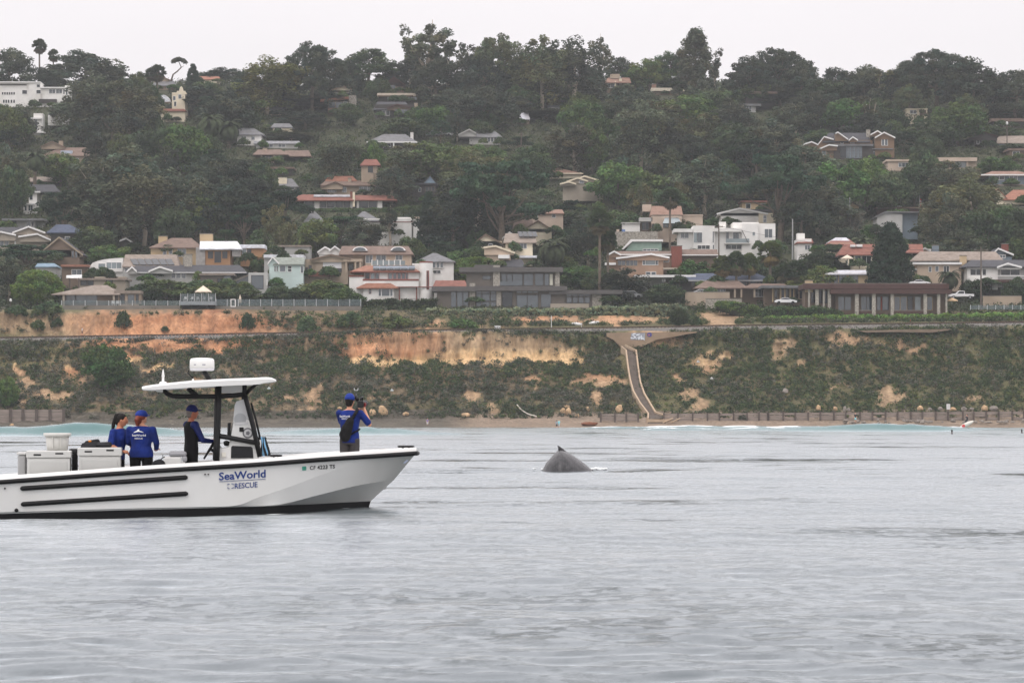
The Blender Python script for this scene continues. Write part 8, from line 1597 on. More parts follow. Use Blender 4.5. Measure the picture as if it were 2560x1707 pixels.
for a,b_ in zip(Lp,Rp): vs += [a + Vector((.12,-.1,-.05)),b_ + Vector((-.12,-.1,-.05))]
mb.add(vs,[(2 * i,2 * i + 1,2 * i + 3,2 * i + 2) for i in range(len(Lp) - 1)]); mb.build('channel_floor',CF_,ch)
mb = MB(co); a = W(*tpx('B3',1240,1175),619.5); b_ = W(*tpx('B3',1470,1130),619.5); mb.box(a.x,b_.x,619.5,626,a.z - .6,b_.z); mb.build('outfall_block',CE,ch); mb = MB(co); mb.box(a.x + .15,b_.x - 1.2,619.4,619.49,a.z - .3,a.z + .35); mb.build('outfall_mouth',M('dark_concrete',(.05,.042,.036),.8),ch)  # flat dark panel drawn as the outfall opening
for dx,dz in ((1.2,.2),(2.6,.1)): mb = MB(co); mb.tube([(b_.x + dx - 3,619.3,a.z + .2),(b_.x + dx - 1,619.3,b_.z + .2)],.14,6); mb.build('edge_rail',CE,ch)

# timber seawalls
TIM = M('weathered_timber',srgb(136,124,116),.95,.25,1.5,.03,stretch=(.3,1,3)); TIM2 = M('dark_timber_post',srgb(88,78,72),.95,.2,2)
def seawall(label,tile,x0,x1,yt0,yt1,yb,Y,posts,planks=4,post_w=10,gap=.06,broken=()):
    c = W(*tpx(tile,(x0 + x1) / 2,yb),Y); e = tag(empty('timber_seawall',tuple(c)),label,'seawall')
    r = np.random.default_rng(abs(int(x0)) + 5)
    for i in range(len(posts) - 1):
        for k in range(planks):
            if (i,k) in broken: continue
            fa = (posts[i] - x0) / (x1 - x0); fb_ = (posts[i + 1] - x0) / (x1 - x0); ta = yt0 + (yt1 - yt0) * fa; tb_ = yt0 + (yt1 - yt0) * fb_; y0 = k / planks; y1 = (k + 1 - gap) / planks
            P = [W(*tpx(tile,posts[i] + 2,ta + (yb - ta) * y1),Y),W(*tpx(tile,posts[i + 1] - 2,tb_ + (yb - tb_) * y1),Y),W(*tpx(tile,posts[i + 1] - 2,tb_ + (yb - tb_) * y0),Y),W(*tpx(tile,posts[i] + 2,ta + (yb - ta) * y0),Y)]
            j = Vector((0,r.uniform(-.04,.04),r.uniform(-.03,.03))); mb = MB(c); mb.prism([p + j for p in P],(0,.14,0)); mb.build('plank',TIM,e)
    for x in posts:
        f_ = (x - x0) / (x1 - x0); t_ = yt0 + (yt1 - yt0) * f_; a = W(*tpx(tile,x - post_w / 2,yb + 12),Y - .3); b_ = W(*tpx(tile,x + post_w / 2,t_ - 6 + r.uniform(-3,3)),Y - .3); mb = MB(c); mb.box(a.x,b_.x,Y - .34,Y - .08,a.z - .5,b_.z); mb.build('post',TIM2,e)
    return e
seawall('tall dark plank seawall with upright posts under the green shrub','B1',-40,600,1042,1042,1190,622.5,[-40,95,210,335,458,585],6,26)
seawall('short grey timber seawall beside the chute outfall','B3',812,1165,1082,1082,1148,621,[815,945,1050,1160],3,16,.12)
seawall('long low grey timber seawall along the beach beyond the chute','B3',1390,2352,1080,1074,1146,622,[1395,1525,1660,1795,1905,2035,2160,2270,2350],3,14,.12,{(2,2),(4,1)})
seawall('long broken timber seawall with rubble at its foot','B4',0,2352,1072,1060,1140,622,[5,140,250,370,480,605,715,845,960,1080,1190,1312,1420,1540,1655,1790,1890,2005,2120,2245,2352],3,16,.14,{(1,1),(3,2),(6,1),(8,1),(9,2),(12,2),(14,1),(16,2),(17,1),(18,2),(19,1)})
# boulders
ROCK = M('tan_boulder',srgb(184,154,120),.95,.25,1.2,.05,4); ROCK2 = M('grey_boulder',srgb(132,124,116),.95,.25,1.2,.05,4)
def boulder(label,tile,x,y,w,h_,mat=ROCK,seed=0,Y=None,group=None):
    px,py = tpx(tile,x,y); p = bluff_hit(px,py) if Y is None else W(px,py,Y); s = TILES[tile][2] * F / p.y; rx,rz_ = w / 2 / s,h_ / s; r = np.random.default_rng(seed * 7 + int(x)); V,Fc = ell((0,0,0),(1,1,1),12); V = np.array(V)
    d = 1 + .22 * fbm(V[:,0] * 1.3 + r.uniform(0,50),V[:,1] * 1.3,V[:,2] * 1.3,3); V = V * d[:,None]; V[:,2] = np.maximum(V[:,2],-.7); V *= np.array((rx,rx * .9,rz_ * .62))
    me = mesh_np('boulder',V,[tuple(f) for f in Fc]); o = obj('boulder',me,mat,None,(p.x,p.y,p.z + rz_ * .4)); return tag(o,label,'boulder',group)
for a in (('tall pale boulder shaped like a seated figure below the bluff','B2',1165,1100,90,82),('rounded tan boulder next to the tall pale one','B2',1070,1100,75,62),('low tan boulder with the darker edge at the bluff foot','B2',1375,1102,60,36),('pair-like cluster boulder of pale stone near the water edge','B2',1930,1110,90,38),
          ('pale boulder on the bluff foot beyond the rounded tan one','B2',770,1042,46,26),('egg-shaped pale boulder of the pair, on the side of the driftwood pole','B3',467,1090,52,62),('egg-shaped pale boulder of the pair, on the side of the chute','B3',518,1092,56,62),('small boulder perched on the egg-shaped pair','B3',500,1036,60,36),('upright boulder above the short grey seawall','B3',985,1080,64,70),('brownish boulder beside the orange dirt heap','B3',600,1120,40,34),('small tan boulder low on the bluff above the orange heap','B3',695,1060,36,44)): boulder(*a)
for i,(x,y,w_,h_) in enumerate(((1400,1045,60,38),(1585,1048,46,32),(1800,1052,52,36),(1992,1050,60,48),(2075,1052,84,44),(1870,1048,40,26),(465,1045,46,44),(705,1060,34,48),(740,1058,40,30),(620,1050,36,36),(160,890,60,40),(1490,1052,44,26),(1700,1050,60,30))):
    boulder('weathered boulder lying behind the long broken seawall','B4',x,y,w_,h_,ROCK2 if i % 3 else ROCK,i,Y=624.5,group='boulders behind the broken seawall')
rngb = np.random.default_rng(12)
for i in range(46):
    x = rngb.uniform(700,2352); boulder('small grey rubble stone at the foot of the broken seawall','B4',x,rngb.uniform(1150,1172),rngb.uniform(22,52),rngb.uniform(12,26),ROCK2,i,Y=rngb.uniform(616.5,620.5),group='rubble along the seawall foot')
for i in range(24):
    x = rngb.uniform(20,1700); boulder('small pale stone scattered on the flat rock shelf','B1',x,rngb.uniform(1190,1215),rngb.uniform(18,44),rngb.uniform(10,22),ROCK if i % 2 else ROCK2,i,Y=rngb.uniform(615,621),group='stones on the rock shelf')
# driftwood pole, dirt heap, signs, posts, gulls
mb = MB(); p0 = [bluff_hit(*tpx('B3',x,y)) + Vector((0,-.6,.3)) for x,y in ((45,1015),(80,1060),(140,1098),(225,1122))]; c = p0[-1].copy(); mb.o = c; mb.tube(crom(p0,4),.12,6); tag(mb.build('driftwood',M('bleached_wood',srgb(206,198,186),.9),None,True,tuple(c)),'long bent bleached driftwood pole leaning on the bluff foot','driftwood')
boulder('heap of rust-orange dirt spilled on the sand','B3',705,1188,150,34,M('rust_dirt',srgb(118,74,52),.95,.2,1.5,.05),3,Y=615)['category'] = 'dirt heap'
def post(name,label,tile,x,y0,y1,Y,r_=.06,mat=None,cat='post'):
    a = W(*tpx(tile,x,y1),Y); b_ = W(*tpx(tile,x,y0),Y); e = tag(empty(name,tuple(a)),label,cat); mb = MB(a); mb.tube([a - Vector((0,0,.6)),b_],r_,8); mb.build('post',mat or M('white_post',(.6,.6,.58),.7),e); return e,a
e,a = post('warning_sign','small pale square warning sign on a post at the seawall','B4',1655,1040,1110,621,.06,TIM2,'sign'); mb = MB(a); p = W(*tpx('B4',1640,1040),620.9); q = W(*tpx('B4',1674,990),620.9); mb.box(p.x,q.x,620.85,620.92,p.z,q.z); mb.build('sign_panel',M('pale_sign',(.62,.6,.6),.6),e)
e,a = post('marker_post','tall thin white marker post beside the tracks','B3',362,180,300,660,.08); e,a = post('marker_post','short white marker post between the surfboards','B3',638,245,302,660,.06); e,a = post('utility_box','white utility box standing on the cliff brow','B2',2218,300,305,649.5,.05,None,'box'); mb = MB(a); p = W(*tpx('B2',2190,303),649.5); q = W(*tpx('B2',2246,272),649.5); mb.box(p.x,q.x,649.5,650.2,p.z - .2,q.z); mb.build('cabinet',M('pale_box',(.6,.6,.6),.6),e); e,a = post('red_marker_post','little red marker post before the long hedge','B4',1308,215,252,661,.1,M('faded_red',(.35,.08,.05),.8))
e,a = post('garden_lamp','small white lamp on a post at the bluff edge','B1',98,50,120,667,.06,TIM2,'lamp'); mb = MB(a); q = W(*tpx('B1',98,38),667); mb.lathe((q.x,q.y,q.z - .3),[(.1,0),(.25,.1),(.25,.5),(.1,.6)],10); mb.build('lamp_shade',M('lamp_white',(.7,.7,.68),.6),e)
GULL = M('gull_white',(.72,.72,.72),.8)
for lab,t,x,y in (('white gull gliding in front of the bluff above the cameraman','B2',1250,868),('white gull over the bluff beyond the hardtop','B2',120,850),('white gull perched by the pale bare patch on the bluff','B3',1712,605),('white gull flying low over the green bluff','B3',1835,758)):
    p = W(*tpx(t,x,y),600 if t == 'B2' else 626); e = tag(empty('gull',tuple(p)),lab,'bird'); mb = MB(); mb.tube([(-.35,0,0),(-.15,0,.02),(.1,0,.03),(.3,0,.02)],[.03,.12,.13,.05],8); mb.build('body',GULL,e,True)
    for sg in (-1,1): mb = MB(); mb.add([(.1,.1 * sg,.05),(-.1,.1 * sg,.05),(-.12,.45 * sg,.3),(.05,.45 * sg,.32),(-.15,.75 * sg,.22)],[(0,1,2,3),(3,2,4)]); mb.build('wing',GULL,e)

# ------------------------------------------------------------------ glass railings, deck, parasols
POSTM = M('silver_post',(.42,.44,.45),.4,.08,2)
rail_glass = bpy.data.materials.new('railing_glass'); rail_glass.use_nodes = True; pb = rail_glass.node_tree.nodes['Principled BSDF']; pb.inputs['Base Color'].default_value = (.14,.18,.19,1); pb.inputs['Roughness'].default_value = .08; pb.inputs['Alpha'].default_value = .38
def railing(label,tile,x0,x1,yt,yb,Y,step,wall_y=None):
    c = W(*tpx(tile,(x0 + x1) / 2,yb),Y); e = tag(empty('glass_railing',tuple(c)),label,'railing'); x = x0; n = max(1,round((x1 - x0) / step)); st_ = (x1 - x0) / n
    for i in range(n + 1):
        a = W(*tpx(tile,x0 + i * st_,yb),Y); b_ = W(*tpx(tile,x0 + i * st_,yt),Y); mb = MB(c); mb.box(a.x - .07,a.x + .07,Y - .06,Y + .06,a.z,b_.z); mb.build('post',POSTM,e)
        if i < n: d = W(*tpx(tile,x0 + (i + 1) * st_,yb),Y); mb = MB(c); mb.box(a.x + .1,d.x - .1,Y - .012,Y + .012,a.z + .08,b_.z - .06); mb.build('glass_pane',rail_glass,e)
    if wall_y: a = W(*tpx(tile,x0 - 4,wall_y),Y); b_ = W(*tpx(tile,x1 + 4,yb),Y); mb = MB(c); mb.box(a.x,b_.x,Y - .2,Y + .3,a.z - 1.5,b_.z - .01); mb.build('base_wall',CONC,e)
    return e
railing('glass bluff-edge railing in front of the low dark bungalow','M1',565,1650,1142,1190,677,105,1232); railing('glass bluff-edge railing between the raised deck and the villa hedge','M1',1985,3315,1130,1195,677,104,1222); railing('pale glass railing beyond the red timber house','M4',1860,2400,1258,1302,668,74)
dk_ = tag(empty('raised_deck',tuple(W(*tpx('M1',1818,1225),676))),'raised viewing deck with glass sides on the bluff edge','deck'); do = W(*tpx('M1',1818,1225),676); dw = lambda x,y,Y=674.5: W(*tpx('M1',x,y),Y)
a = dw(1655,1185); b_ = dw(1980,1150); mb = MB(do); mb.box(a.x,b_.x,674.5,679,a.z,b_.z); mb.build('platform',M('blue_grey_boards',srgb(130,138,142),.8,.12,2),dk_)
for x in range(1660,1981,64): a = dw(x,1150); b_ = dw(x,1078); mb = MB(do); mb.box(a.x - .06,a.x + .06,674.5,674.62,a.z + .003,b_.z); mb.build('post',POSTM,dk_)
for x in range(1660,1960,64): a = dw(x + 5,1146); b_ = dw(x + 59,1082); mb = MB(do); mb.box(a.x,b_.x,674.54,674.57,a.z,b_.z); mb.build('glass_pane',rail_glass,dk_)
for x in range(1668,1980,75): a = dw(x,1228,675.5); b_ = dw(x + 10,1186,675.5); mb = MB(do); mb.box(a.x,b_.x,675.4,675.6,a.z - 1.5,b_.z); mb.build('pile',DARK,dk_)
mb = MB(do); a = dw(1668,1226,677.5); b_ = dw(1968,1186,677.5); mb.box(a.x,b_.x,677.5,678,a.z - 1,b_.z); mb.build('back_wall',DARK,dk_)
def parasol(label,tile,cx,w,ytop,yrim,ybase,Y,mat,closed=False):
    a = W(*tpx(tile,cx,ybase),Y); t_ = W(*tpx(tile,cx,ytop),Y); rm = W(*tpx(tile,cx + w / 2,yrim),Y); e = tag(empty('parasol',tuple(a)),label,'parasol'); mb = MB(a); mb.tube([a,t_],.05,6); mb.build('pole',POSTM,e); R0 = rm.x - t_.x; mb = MB(a)
    if closed: mb.lathe((a.x,a.y,rm.z),[(R0,0),(R0 * .8,(t_.z - rm.z) * .6),(.03,t_.z - rm.z)],10)
    else:
        n = 16; vs = [t_]; fs = []
        for k in range(n): an = 2 * math.pi * k / n; vs.append(Vector((t_.x + R0 * math.cos(an),t_.y + R0 * math.sin(an),rm.z)))
        for k in range(n): an = 2 * math.pi * k / n; vs.append(Vector((t_.x + R0 * math.cos(an),t_.y + R0 * math.sin(an),rm.z - (.25 if k % 2 else .12))))
        fs = [(0,1 + k,1 + (k + 1) % n) for k in range(n)] + [(1 + k,1 + n + k,1 + n + (k + 1) % n,1 + (k + 1) % n) for k in range(n)]; mb.add(vs,fs)
    mb.build('canopy',mat,e)
CANV = M('cream_canvas',srgb(214,200,180),.9,.08,2); parasol('cream scalloped parasol open over the raised deck','M1',1868,155,1006,1062,1150,676.5,CANV); parasol('closed cream parasol behind the glass railing','M1',2206,26,1090,1165,1200,678.5,CANV,True); parasol('cream parasol on the terrace of the red-tiled villa','M4',728,112,797,828,895,709,CANV); parasol('tan parasol beside the parked pickup','M4',1690,110,1190,1215,1250,671,M('tan_canvas',srgb(206,176,140),.9))
CHW = M('white_resin',(.72,.72,.7),.5)
def chair(label,tile,x,ys,Y,mat=CHW,group=None,s=1.0,zb=None):
    a = W(*tpx(tile,x,ys),Y); e = tag(empty('patio_chair',tuple(a),random.uniform(-.6,.6)),label,'chair',group); s_ = .6 * s
    mb = MB(); mb.box(-.5 * s_,.5 * s_,-.5 * s_,.5 * s_,.7 * s_,.8 * s_); mb.build('seat',mat,e); mb = MB(); mb.box(-.5 * s_,.5 * s_,.42 * s_,.5 * s_,.803 * s_,1.6 * s_); mb.build('backrest',mat,e)
    for dx in (-.45,.38):
        for dy in (-.45,.38): mb = MB(); mb.box(dx * s_,(dx + .08) * s_,dy * s_,(dy + .08) * s_,0,.697 * s_); mb.build('leg',mat,e)
for x in (1700,1760,1820,1870,1935): chair('white patio chair on the raised deck under the parasol','M1',x,1150,676.2,group='chairs on the raised deck')
for x in (1042,1082): chair('white patio chair on the terrace of the low bungalow','M1',x,1195,680,group='chairs on the bungalow terrace',s=1.2)
chair('cyan painted chair beside the house with the dark carport','M4',2175,1175,694,M('cyan_paint',srgb(80,170,200),.6),s=1.7); chair('second cyan painted chair with its back to the carport','M4',2215,1175,695,MATS['cyan_paint'],s=1.7)
gt = tag(empty('railing_gate',tuple(W(*tpx('M1',2142,1200),676.8))),'white-framed gate set in the glass railing','gate'); go_ = W(*tpx('M1',2142,1200),676.8)
for x0,y0,x1,y1 in ((2118,1130,2126,1202),(2158,1130,2166,1202),(2126,1130,2158,1137),(2126,1194,2158,1202)): a = W(*tpx('M1',x0,y1),676.8); b_ = W(*tpx('M1',x1,y0),676.8); mb = MB(go_); mb.box(a.x,b_.x,676.76,676.84,a.z,b_.z); mb.build('frame_bar',WT,gt)

# ------------------------------------------------------------------ cars
TYRE = M('tyre',(.012,.012,.012),.8); RIM = M('alloy',(.4,.4,.42),.35,metal=.8)
def car(label,tile,x,yb,Y,paint,kind='sedan',flip=False,length=4.7,rz=0.0):
    a = W(*tpx(tile,x,yb),Y); e = tag(empty('parked_car',tuple(a),rz + (math.pi if flip else 0)),label,'car'); Lh_ = length / 2; wd = .88
    if kind == 'sedan': side = [(-Lh_,.35),(-Lh_ + .05,.75),(-Lh_ + .35,.92),(-1.25,.98),(-.65,1.36),(.25,1.40),(1.15,.98),(Lh_ - .45,.86),(Lh_ - .05,.65),(Lh_,.35)]; gl = [(-1.15,.99),(-.62,1.30),(.22,1.34),(1.02,.99)]
    elif kind == 'pickup': side = [(-Lh_,.55),(-Lh_,1.05),(-.7,1.08),(-.62,1.72),(.55,1.76),(1.2,1.18),(Lh_ - .15,1.08),(Lh_,.85),(Lh_,.5)]; gl = [(-.5,1.15),(-.46,1.64),(.5,1.66),(1.02,1.15)]
    else: side = [(-Lh_,.4),(-Lh_,1.0),(-Lh_ + .3,1.65),(.5,1.70),(1.3,1.05),(Lh_ - .1,.9),(Lh_,.4)]; gl = [(-Lh_ + .25,1.02),(-Lh_ + .45,1.55),(.45,1.6),(1.1,1.02)]
    mb = MB(); mb.prism([(p[0],-wd,p[1]) for p in reversed(side)][::-1],(0,2 * wd,0)); mb.build('body',paint,e,bevel=.06)
    for sg in (-1,1): mb = MB(); mb.prism([(p[0],sg * (wd + .005),p[1]) for p in gl],(0,sg * .012,0)); mb.build('side_window',glassb_m,e)
    for dx in (-Lh_ + .85,Lh_ - .9):
        for sg in (-1,1):
            mb = MB(); mb.lathe((dx,sg * wd - .12 * (sg > 0) - .0,.33 if kind == 'sedan' else .38),[(.33 if kind == 'sedan' else .38,-.10),(.33 if kind == 'sedan' else .38,.12)],16,'y'); w_ = mb.build('wheel',TYRE,e); mb = MB(); mb.lathe((dx,sg * (wd + .02),.33 if kind == 'sedan' else .38),[(.2,-.02),(.2,.02)],12,'y'); mb.build('rim',RIM,w_)
    for sg in (-1,1): mb = MB(); mb.box(Lh_ - .2,Lh_ + .012,sg * .6 - .18,sg * .6 + .18,.66,.78); mb.build('headlight',M('headlight',(.6,.62,.65),.2),e)
    return e
CW = M('white_car_paint',(.74,.74,.74),.25,.03,1); CD = M('dark_car_paint',(.03,.035,.05),.25,.1,1); CS = M('silver_car_paint',(.42,.43,.44),.3,.05,1)
car('white sedan parked in front of the low dark pavilion','M4',162,1252,674,CW); car('white pickup truck parked beside the beige house','M4',1775,1205,684,CW,'pickup',True,5.3); car('white car parked behind the tan garden wall','M3',1730,1175,690,CW,'sedan',True); car('silver car parked under the dark tree by the modern house','M3',1100,1200,691,CS,'suv'); car('white van-like car under the grey-green tree','M3',890,1118,700,CW,'suv'); car('dark car on the steep hill road','U2',1700,1040,952,CD,'suv',rz=1.4); car('pale car lower on the steep hill road','U2',1665,1140,925,CS,'sedan',rz=.5); car('white car half hidden above the beige house','M4',1390,1085,697,CW)
mb = MB(); vs = []
for x0,x1,y in ((1500,1760,1150),(1560,1755,1110),(1620,1745,1070),(1660,1740,1040),(1690,1735,1005)): Yr = Yg(tpx('U2',0,y)[1]); a = W(*tpx('U2',x0,y),Yr); b_ = W(*tpx('U2',x1,y),Yr); vs += [(a.x,Yr,float(groundz(a.x,Yr)) + .45),(b_.x,Yr,float(groundz(b_.x,Yr)) + .45)]
mb.add(vs,[(2 * i,2 * i + 1,2 * i + 3,2 * i + 2) for i in range(4)]); tag(mb.build('road',M('hill_asphalt',srgb(120,120,122),.9,.1,1)),'steep grey road climbing the hill between houses','road',kind='structure')
for lab,tile,x0,y0,x1,y1,Y,m_ in (('low tan garden wall beside the parked white car','M3',1590,1142,2000,1200,686,TANW),('tan retaining wall behind the pickup truck','M4',1975,1178,2330,1222,686,TANW),('stone wall with garden steps above the dirt ramp','M3',1780,1205,2110,1225,680,STONE)):
    c = W(*tpx(tile,(x0 + x1) / 2,y1),Y); e = tag(empty('garden_wall',tuple(c)),lab,'wall'); a = W(*tpx(tile,x0,y1),Y); b_ = W(*tpx(tile,x1,y0),Y); mb = MB(c); mb.box(a.x,b_.x,Y,Y + .4,a.z - 1.5,b_.z); mb.build('wall_body',m_,e); mb = MB(c); mb.box(a.x - .05,b_.x + .05,Y - .05,Y + .45,b_.z + .003,b_.z + .15); mb.build('coping',CONC,e)
dg_ = tag(empty('dinghy',tuple(W(*tpx('M1',682,1000),690))),'white upturned dinghy stored beside the low bungalow','dinghy'); mb = MB(); vs = []
for i in range(13):
    t = i / 12; w_ = .75 * math.sin(math.pi * min(.98,t * .8 + .1)) ** .7; vs += [(3.4 * (t - .5),-w_,1.4),(3.4 * (t - .5),-w_ * .7,1.9 + .1 * t),(3.4 * (t - .5),0,2.05 + .1 * t),(3.4 * (t - .5),w_ * .7,1.9 + .1 * t),(3.4 * (t - .5),w_,1.4)]
mb.add(vs,[(5 * i + j,5 * i + 5 + j,5 * i + 6 + j,5 * i + 1 + j) for i in range(12) for j in range(4)] + [(0,1,2,3,4),(60,61,62,63,64)]); mb.build('hull',CHW,dg_,True)
for dx in (-1,1): mb = MB(); mb.box(dx - .08,dx + .08,-.6,.6,-.8,1.45); mb.build('rack_leg',TIM2,dg_)

# ------------------------------------------------------------------ utility poles, flagpoles, wires
WOOD = M('pole_wood',srgb(96,86,78),.9,.2,2); GALV = M('galvanised_pole',srgb(150,150,150),.6,.1,2)
def upole(label,tile,x,yt,yb,mat=WOOD,arm=30,Y=None,lamp=False):
    px,pb = tpx(tile,x,yb); Yp = Y or Yg(pb); a = W(px,pb,Yp); b_ = W(*tpx(tile,x,yt),Yp); e = tag(empty('utility_pole',tuple(a)),label,'pole'); mb = MB(a); mb.tube([a - Vector((0,0,3)),b_],[.19,.13],8); mb.build('pole',mat,e); s = TILES[tile][2]
    if arm: w_ = arm / s / F * Yp; mb = MB(a); mb.box(a.x - w_,a.x + w_,Yp - .22,Yp - .08,b_.z - .75,b_.z - .58); mb.build('crossarm',WOOD,e)
    for k in (-.8,.8) if arm else (): mb = MB(a); mb.tube([(a.x + w_ * k,Yp - .15,b_.z - .58),(a.x + w_ * k,Yp - .15,b_.z - .35)],.05,6); mb.build('insulator',GALV,e)
    if lamp: mb = MB(a); mb.lathe((a.x,Yp,b_.z - .1),[(.15,0),(.32,.2),(.32,.7),(.1,.9)],10); mb.build('lamp_head',M('lamp_white',(.7,.7,.68),.6),e)
    return Vector((a.x,Yp - .15,b_.z - .4))
p1 = upole('wooden utility pole with crossarm before the peach stucco house','M3',1268,298,620,arm=70); p2 = upole('dark utility pole in front of the white cubic house','M3',1900,515,750,arm=40,Y=736); p3 = upole('tall utility pole beside the white pickup','M4',1957,728,1240,arm=70,Y=680); upole('pale bare pole near the dark red house','M4',750,270,500,GALV,0); upole('twin grey pole behind the fan palms','M4',226,470,720,GALV,0,Y=726); upole('grey street pole among the pines below the white house','U1',1082,1010,1215,GALV,0)
p4 = upole('brown pole above the rose-roofed house','U3',86,1070,1400,WOOD,20); upole('thin grey pole by the red cut bank','U3',862,1110,1235,GALV,0); upole('street lamp post with a white head on the upper slope','U4',906,690,800,GALV,0,lamp=True); upole('short grey pole above the craftsman mansion','U4',486,855,960,GALV,0); upole('pole below the small white box house','U4',1415,840,985,GALV,20); upole('tall pole with transformer beside the dark ranch','U4',2196,850,1120,WOOD,40,lamp=True); upole('utility pole beside the steep hill road','U2',1735,850,1080,WOOD,22); p5 = upole('white-headed service pole over the rose-roofed house','U3',318,1320,1390,GALV,0,lamp=True)
for lab,a,b_,sag in (('overhead wire between the brown pole and the service pole',p4,p5,1.0),('overhead wire from the wooden pole to the dark pole',p1,p2,1.6),('overhead wire from the dark pole towards the pickup pole',p2,p3,2.0)):
    mb = MB(a); mb.tube([a.lerp(b_,t) - Vector((0,0,sag * 4 * t * (1 - t))) for t in np.linspace(0,1,14)],.03,5); tag(mb.build('overhead_wire',BLK,None,True,tuple(a)),lab,'wire')
def flag(label,tile,x,yt,yb,fx0,fy0,fx1,fy1,mats_):
    px,pb = tpx(tile,x,yb); Yp = Yg(pb); a = W(px,pb,Yp); b_ = W(*tpx(tile,x,yt),Yp); e = tag(empty('flagpole',tuple(a)),label,'flagpole'); mb = MB(a); mb.tube([a - Vector((0,0,2)),b_],.07,6); mb.build('pole',WT,e); n = 8
    for k,m_ in enumerate(mats_):
        mb = MB(a); vs = []; ya = fy0 + (fy1 - fy0) * k / len(mats_); yb2 = fy0 + (fy1 - fy0) * (k + 1) / len(mats_)
        for i in range(n + 1): t = i / n; dz = .25 * math.sin(t * 6); q0 = W(*tpx(tile,fx0 + (fx1 - fx0) * t,ya + 8 * t),Yp); q1 = W(*tpx(tile,fx0 + (fx1 - fx0) * t,yb2 + 14 * t),Yp); vs += [q0 + Vector((0,dz,0)),q1 + Vector((0,dz,0))]
        mb.add(vs,[(2 * i,2 * i + 1,2 * i + 3,2 * i + 2) for i in range(n)]); mb.build('flag_cloth',m_,e,True)
FR = M('flag_red',srgb(200,40,44),.8); FWH = M('flag_white',(.75,.72,.72),.8); flag('white flagpole with a limp red and white striped flag','M4',1393,228,395,1394,280,1408,345,[FR,FWH,FR,FWH,FR]); flag('short flagpole with a bright red flag at the craftsman mansion','U4',964,948,1060,965,950,990,1000,[FR])
# hillside ground cover, kept clear of house fronts
def house_clear(px,py,Y,slack):
    """false where a plant at distance Y seen at (px, py) would hide more than the lowest part of a house"""
    ok = np.ones(len(px),bool)
    for a,b_,c_,d_,yy in RECTS: ok &= ~((px > a - 3) & (px < c_ + 3) & (py > b_ - 4) & (py < d_ - slack * (d_ - b_)) & (Y < yy + 1.0))
    return ok
r = np.random.default_rng(31); N = 19000; Yh = r.uniform(677,1080,N); Xh = r.uniform(-1,1,N) * (Yh * .165 + 6); Zh = groundz(Xh,Yh); rad_ = r.uniform(.8,2.1,N)
hx,hy = pxpy(Xh,Yh,Zh + rad_); ok = house_clear(hx,hy,Yh,.22) & house_clear(*pxpy(Xh,Yh,Zh),Yh,.05); inside = np.zeros(N,bool)
for a,b_,c_,d_,yy in RECTS: inside |= (hx > a) & (hx < c_) & (Yh > yy - .5) & (Yh < yy + 7)
ok &= ~inside
gpal = np.array([(.042,.058,.026),(.03,.042,.022),(.055,.064,.028),(.046,.048,.034)])
scrub('hillside_undergrowth','undergrowth and garden greenery between the hillside houses',np.stack([Xh,Yh,Zh + .3],1)[ok],rad_[ok],gpal[r.integers(0,4,N)][ok],9,32,.3)
# foundation planting in front of the houses
r = np.random.default_rng(41); nb = 0
skipb = {'modern_house','timber_stone_house','pavilion_house','carport','red_roof_ranch','white_villa','rubble_terrace'}
for h in HOUSES:
    if h.e.name.split('.')[0] in skipb: continue
    rc = [q for q in RECTS if q[4] == h.Y]; x0 = min(q[0] for q in rc); x1 = max(q[2] for q in rc); wid = (x1 - x0) / F * h.Y
    for k in range(2 if wid < 12 else 3):
        if nb >= 230: break
        px = r.uniform(x0 - 4,x1 + 4); Y = h.Y - r.uniform(1.6,3.5); X = xs_of(px,Y); hh = r.uniform(1.3,2.9); ww = r.uniform(2.6,5.0); tnt = ('n','d','o','g','k')[int(r.integers(5))]; zb = max(h.zb - .3,float(groundz(X,Y)) - .2) if Y > 676 else h.zb - .3
        d = DEFLAB['bush']; plant('bush',(X,Y,zb),hh,ww,TINTWORD[tnt] + 'rounded garden shrub planted along a house front',tnt,auto=True,grp=TINTWORD[tnt] + 'shrubs along the house fronts'); nb += 1
# more garden trees where the hillside is still open
r = np.random.default_rng(77); nfill = 0
fills = ['broad','eucalyptus','broad','pine','bush','broad','cypress']
for i in range(5000):
    if nfill >= 230: break
    py = r.uniform(225,740); px = r.uniform(-60,2620); Y = Yg(py); kind = fills[int(r.integers(len(fills)))]; hgt = dict(broad=7,eucalyptus=13,pine=11,bush=2.8,cypress=9)[kind] * r.uniform(.7,1.15); w_ = dict(broad=8.5,eucalyptus=10,pine=11,bush=5,cypress=10)[kind] * r.uniform(.75,1.2); hp_ = hgt / Y * F; wp_ = w_ / Y * F / 2
    if any(Y <= yy + 2 and px + wp_ * .9 > a and px - wp_ * .9 < c_ and py - hp_ < d_ - .2 * (d_ - b_) and py > b_ for a,b_,c_,d_,yy in RECTS): continue
    X = xs_of(px,Y); tnt = ('n','d','o','g','k','b')[int(r.integers(6))]
    if any(abs(X - q[0]) < 3.2 and abs(Y - q[1]) < 4 for q in [tuple(o_.location) for o_ in COL.objects if o_.get('category') == 'tree']): continue
    d = DEFLAB[kind]; plant(kind,(X,Y,float(groundz(X,Y)) - .3),hgt,w_,(TINTWORD[tnt] + d[0]).replace('very dark dark','very dark'),tnt,auto=True,grp=TINTWORD[tnt] + d[2]); nfill += 1

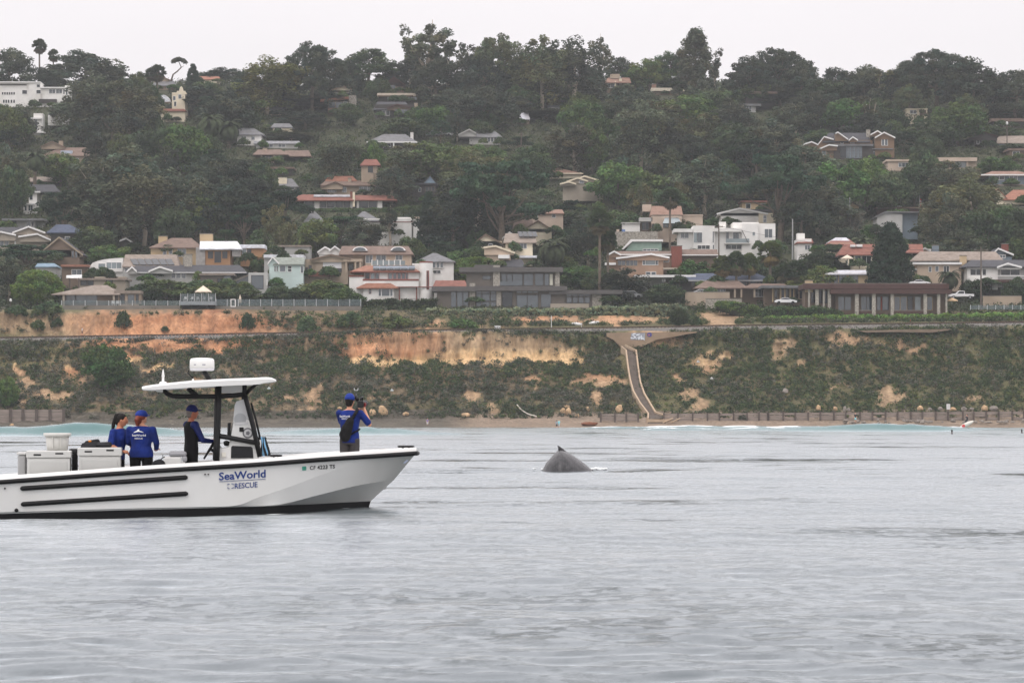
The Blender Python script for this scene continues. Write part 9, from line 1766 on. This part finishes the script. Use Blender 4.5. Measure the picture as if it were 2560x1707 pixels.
# plants that share a look are told apart by the house they stand at
KP = dict(pine='spreading pine',bigpine='very broad pine',eucalyptus='loose-crowned eucalyptus',thin='see-through eucalyptus',spire='tapering eucalyptus',broad='rounded leafy tree',dome='clipped round tree',cypress='flat-layered cypress',cone='conical cypress',bush='low rounded shrub',bare='twiggy leafless shrub',fanpalm='fan palm',datepalm='date palm')
HP = [(h,np.mean([h.bounds()[0],h.bounds()[2]]),(h.bounds()[2] - h.bounds()[0]) / 2 / F * h.Y) for h in HOUSES]
for o_ in COL.objects:
    kd = o_.get('_k')
    if kd is None: continue
    if kd:
        x,y = o_.location[0],o_.location[1]; h,cxp,hw = min(HP,key=lambda q: math.hypot(max(0,abs(x - xs_of(q[1],q[0].Y)) - q[2]),(y - q[0].Y - 3) * .7)); dx = abs(x - xs_of(cxp,h.Y))
        rel = 'beside' if dx > hw else ('on the seaward side of' if y < h.Y + .5 else 'uphill behind'); size = '' if kd in ('bush','bare') else ('tall ' if o_.dimensions.z == 0 and o_.scale.z * 1 > 1.15 else '')
        tw_ = dict(n='',o='olive ',g='fresh green ',d='very dark ',y='yellowish ',b='brownish ',k='greyish ',l='pale ')[o_['_t']]
        o_['label'] = tw_ + size + KP[kd] + ' ' + rel + ' the ' + h.e.name.split('.')[0].replace('_',' '); o_['group'] = KP[kd] + ' plants by the ' + h.e.name.split('.')[0].replace('_',' ')
    del o_['_k']; del o_['_t']
# ------------------------------------------------------------------ sea haze between the camera and the hill
hz = MB(); hz.box(-420,420,-30,1360,-3,150); hm = bpy.data.materials.new('sea_haze'); hm.use_nodes = True; nn,ll = hm.node_tree.nodes,hm.node_tree.links; nn.remove(nn['Principled BSDF'])
pv = nn.new('ShaderNodeVolumePrincipled'); pv.inputs['Color'].default_value = (.9,.92,.95,1); pv.inputs['Density'].default_value = .0001; pv.inputs['Anisotropy'].default_value = .2; ll.new(pv.outputs[0],nn['Material Output'].inputs['Volume'])
tag(hz.build('haze',hm),'thin pale sea haze over the whole bay','haze',kind='stuff')
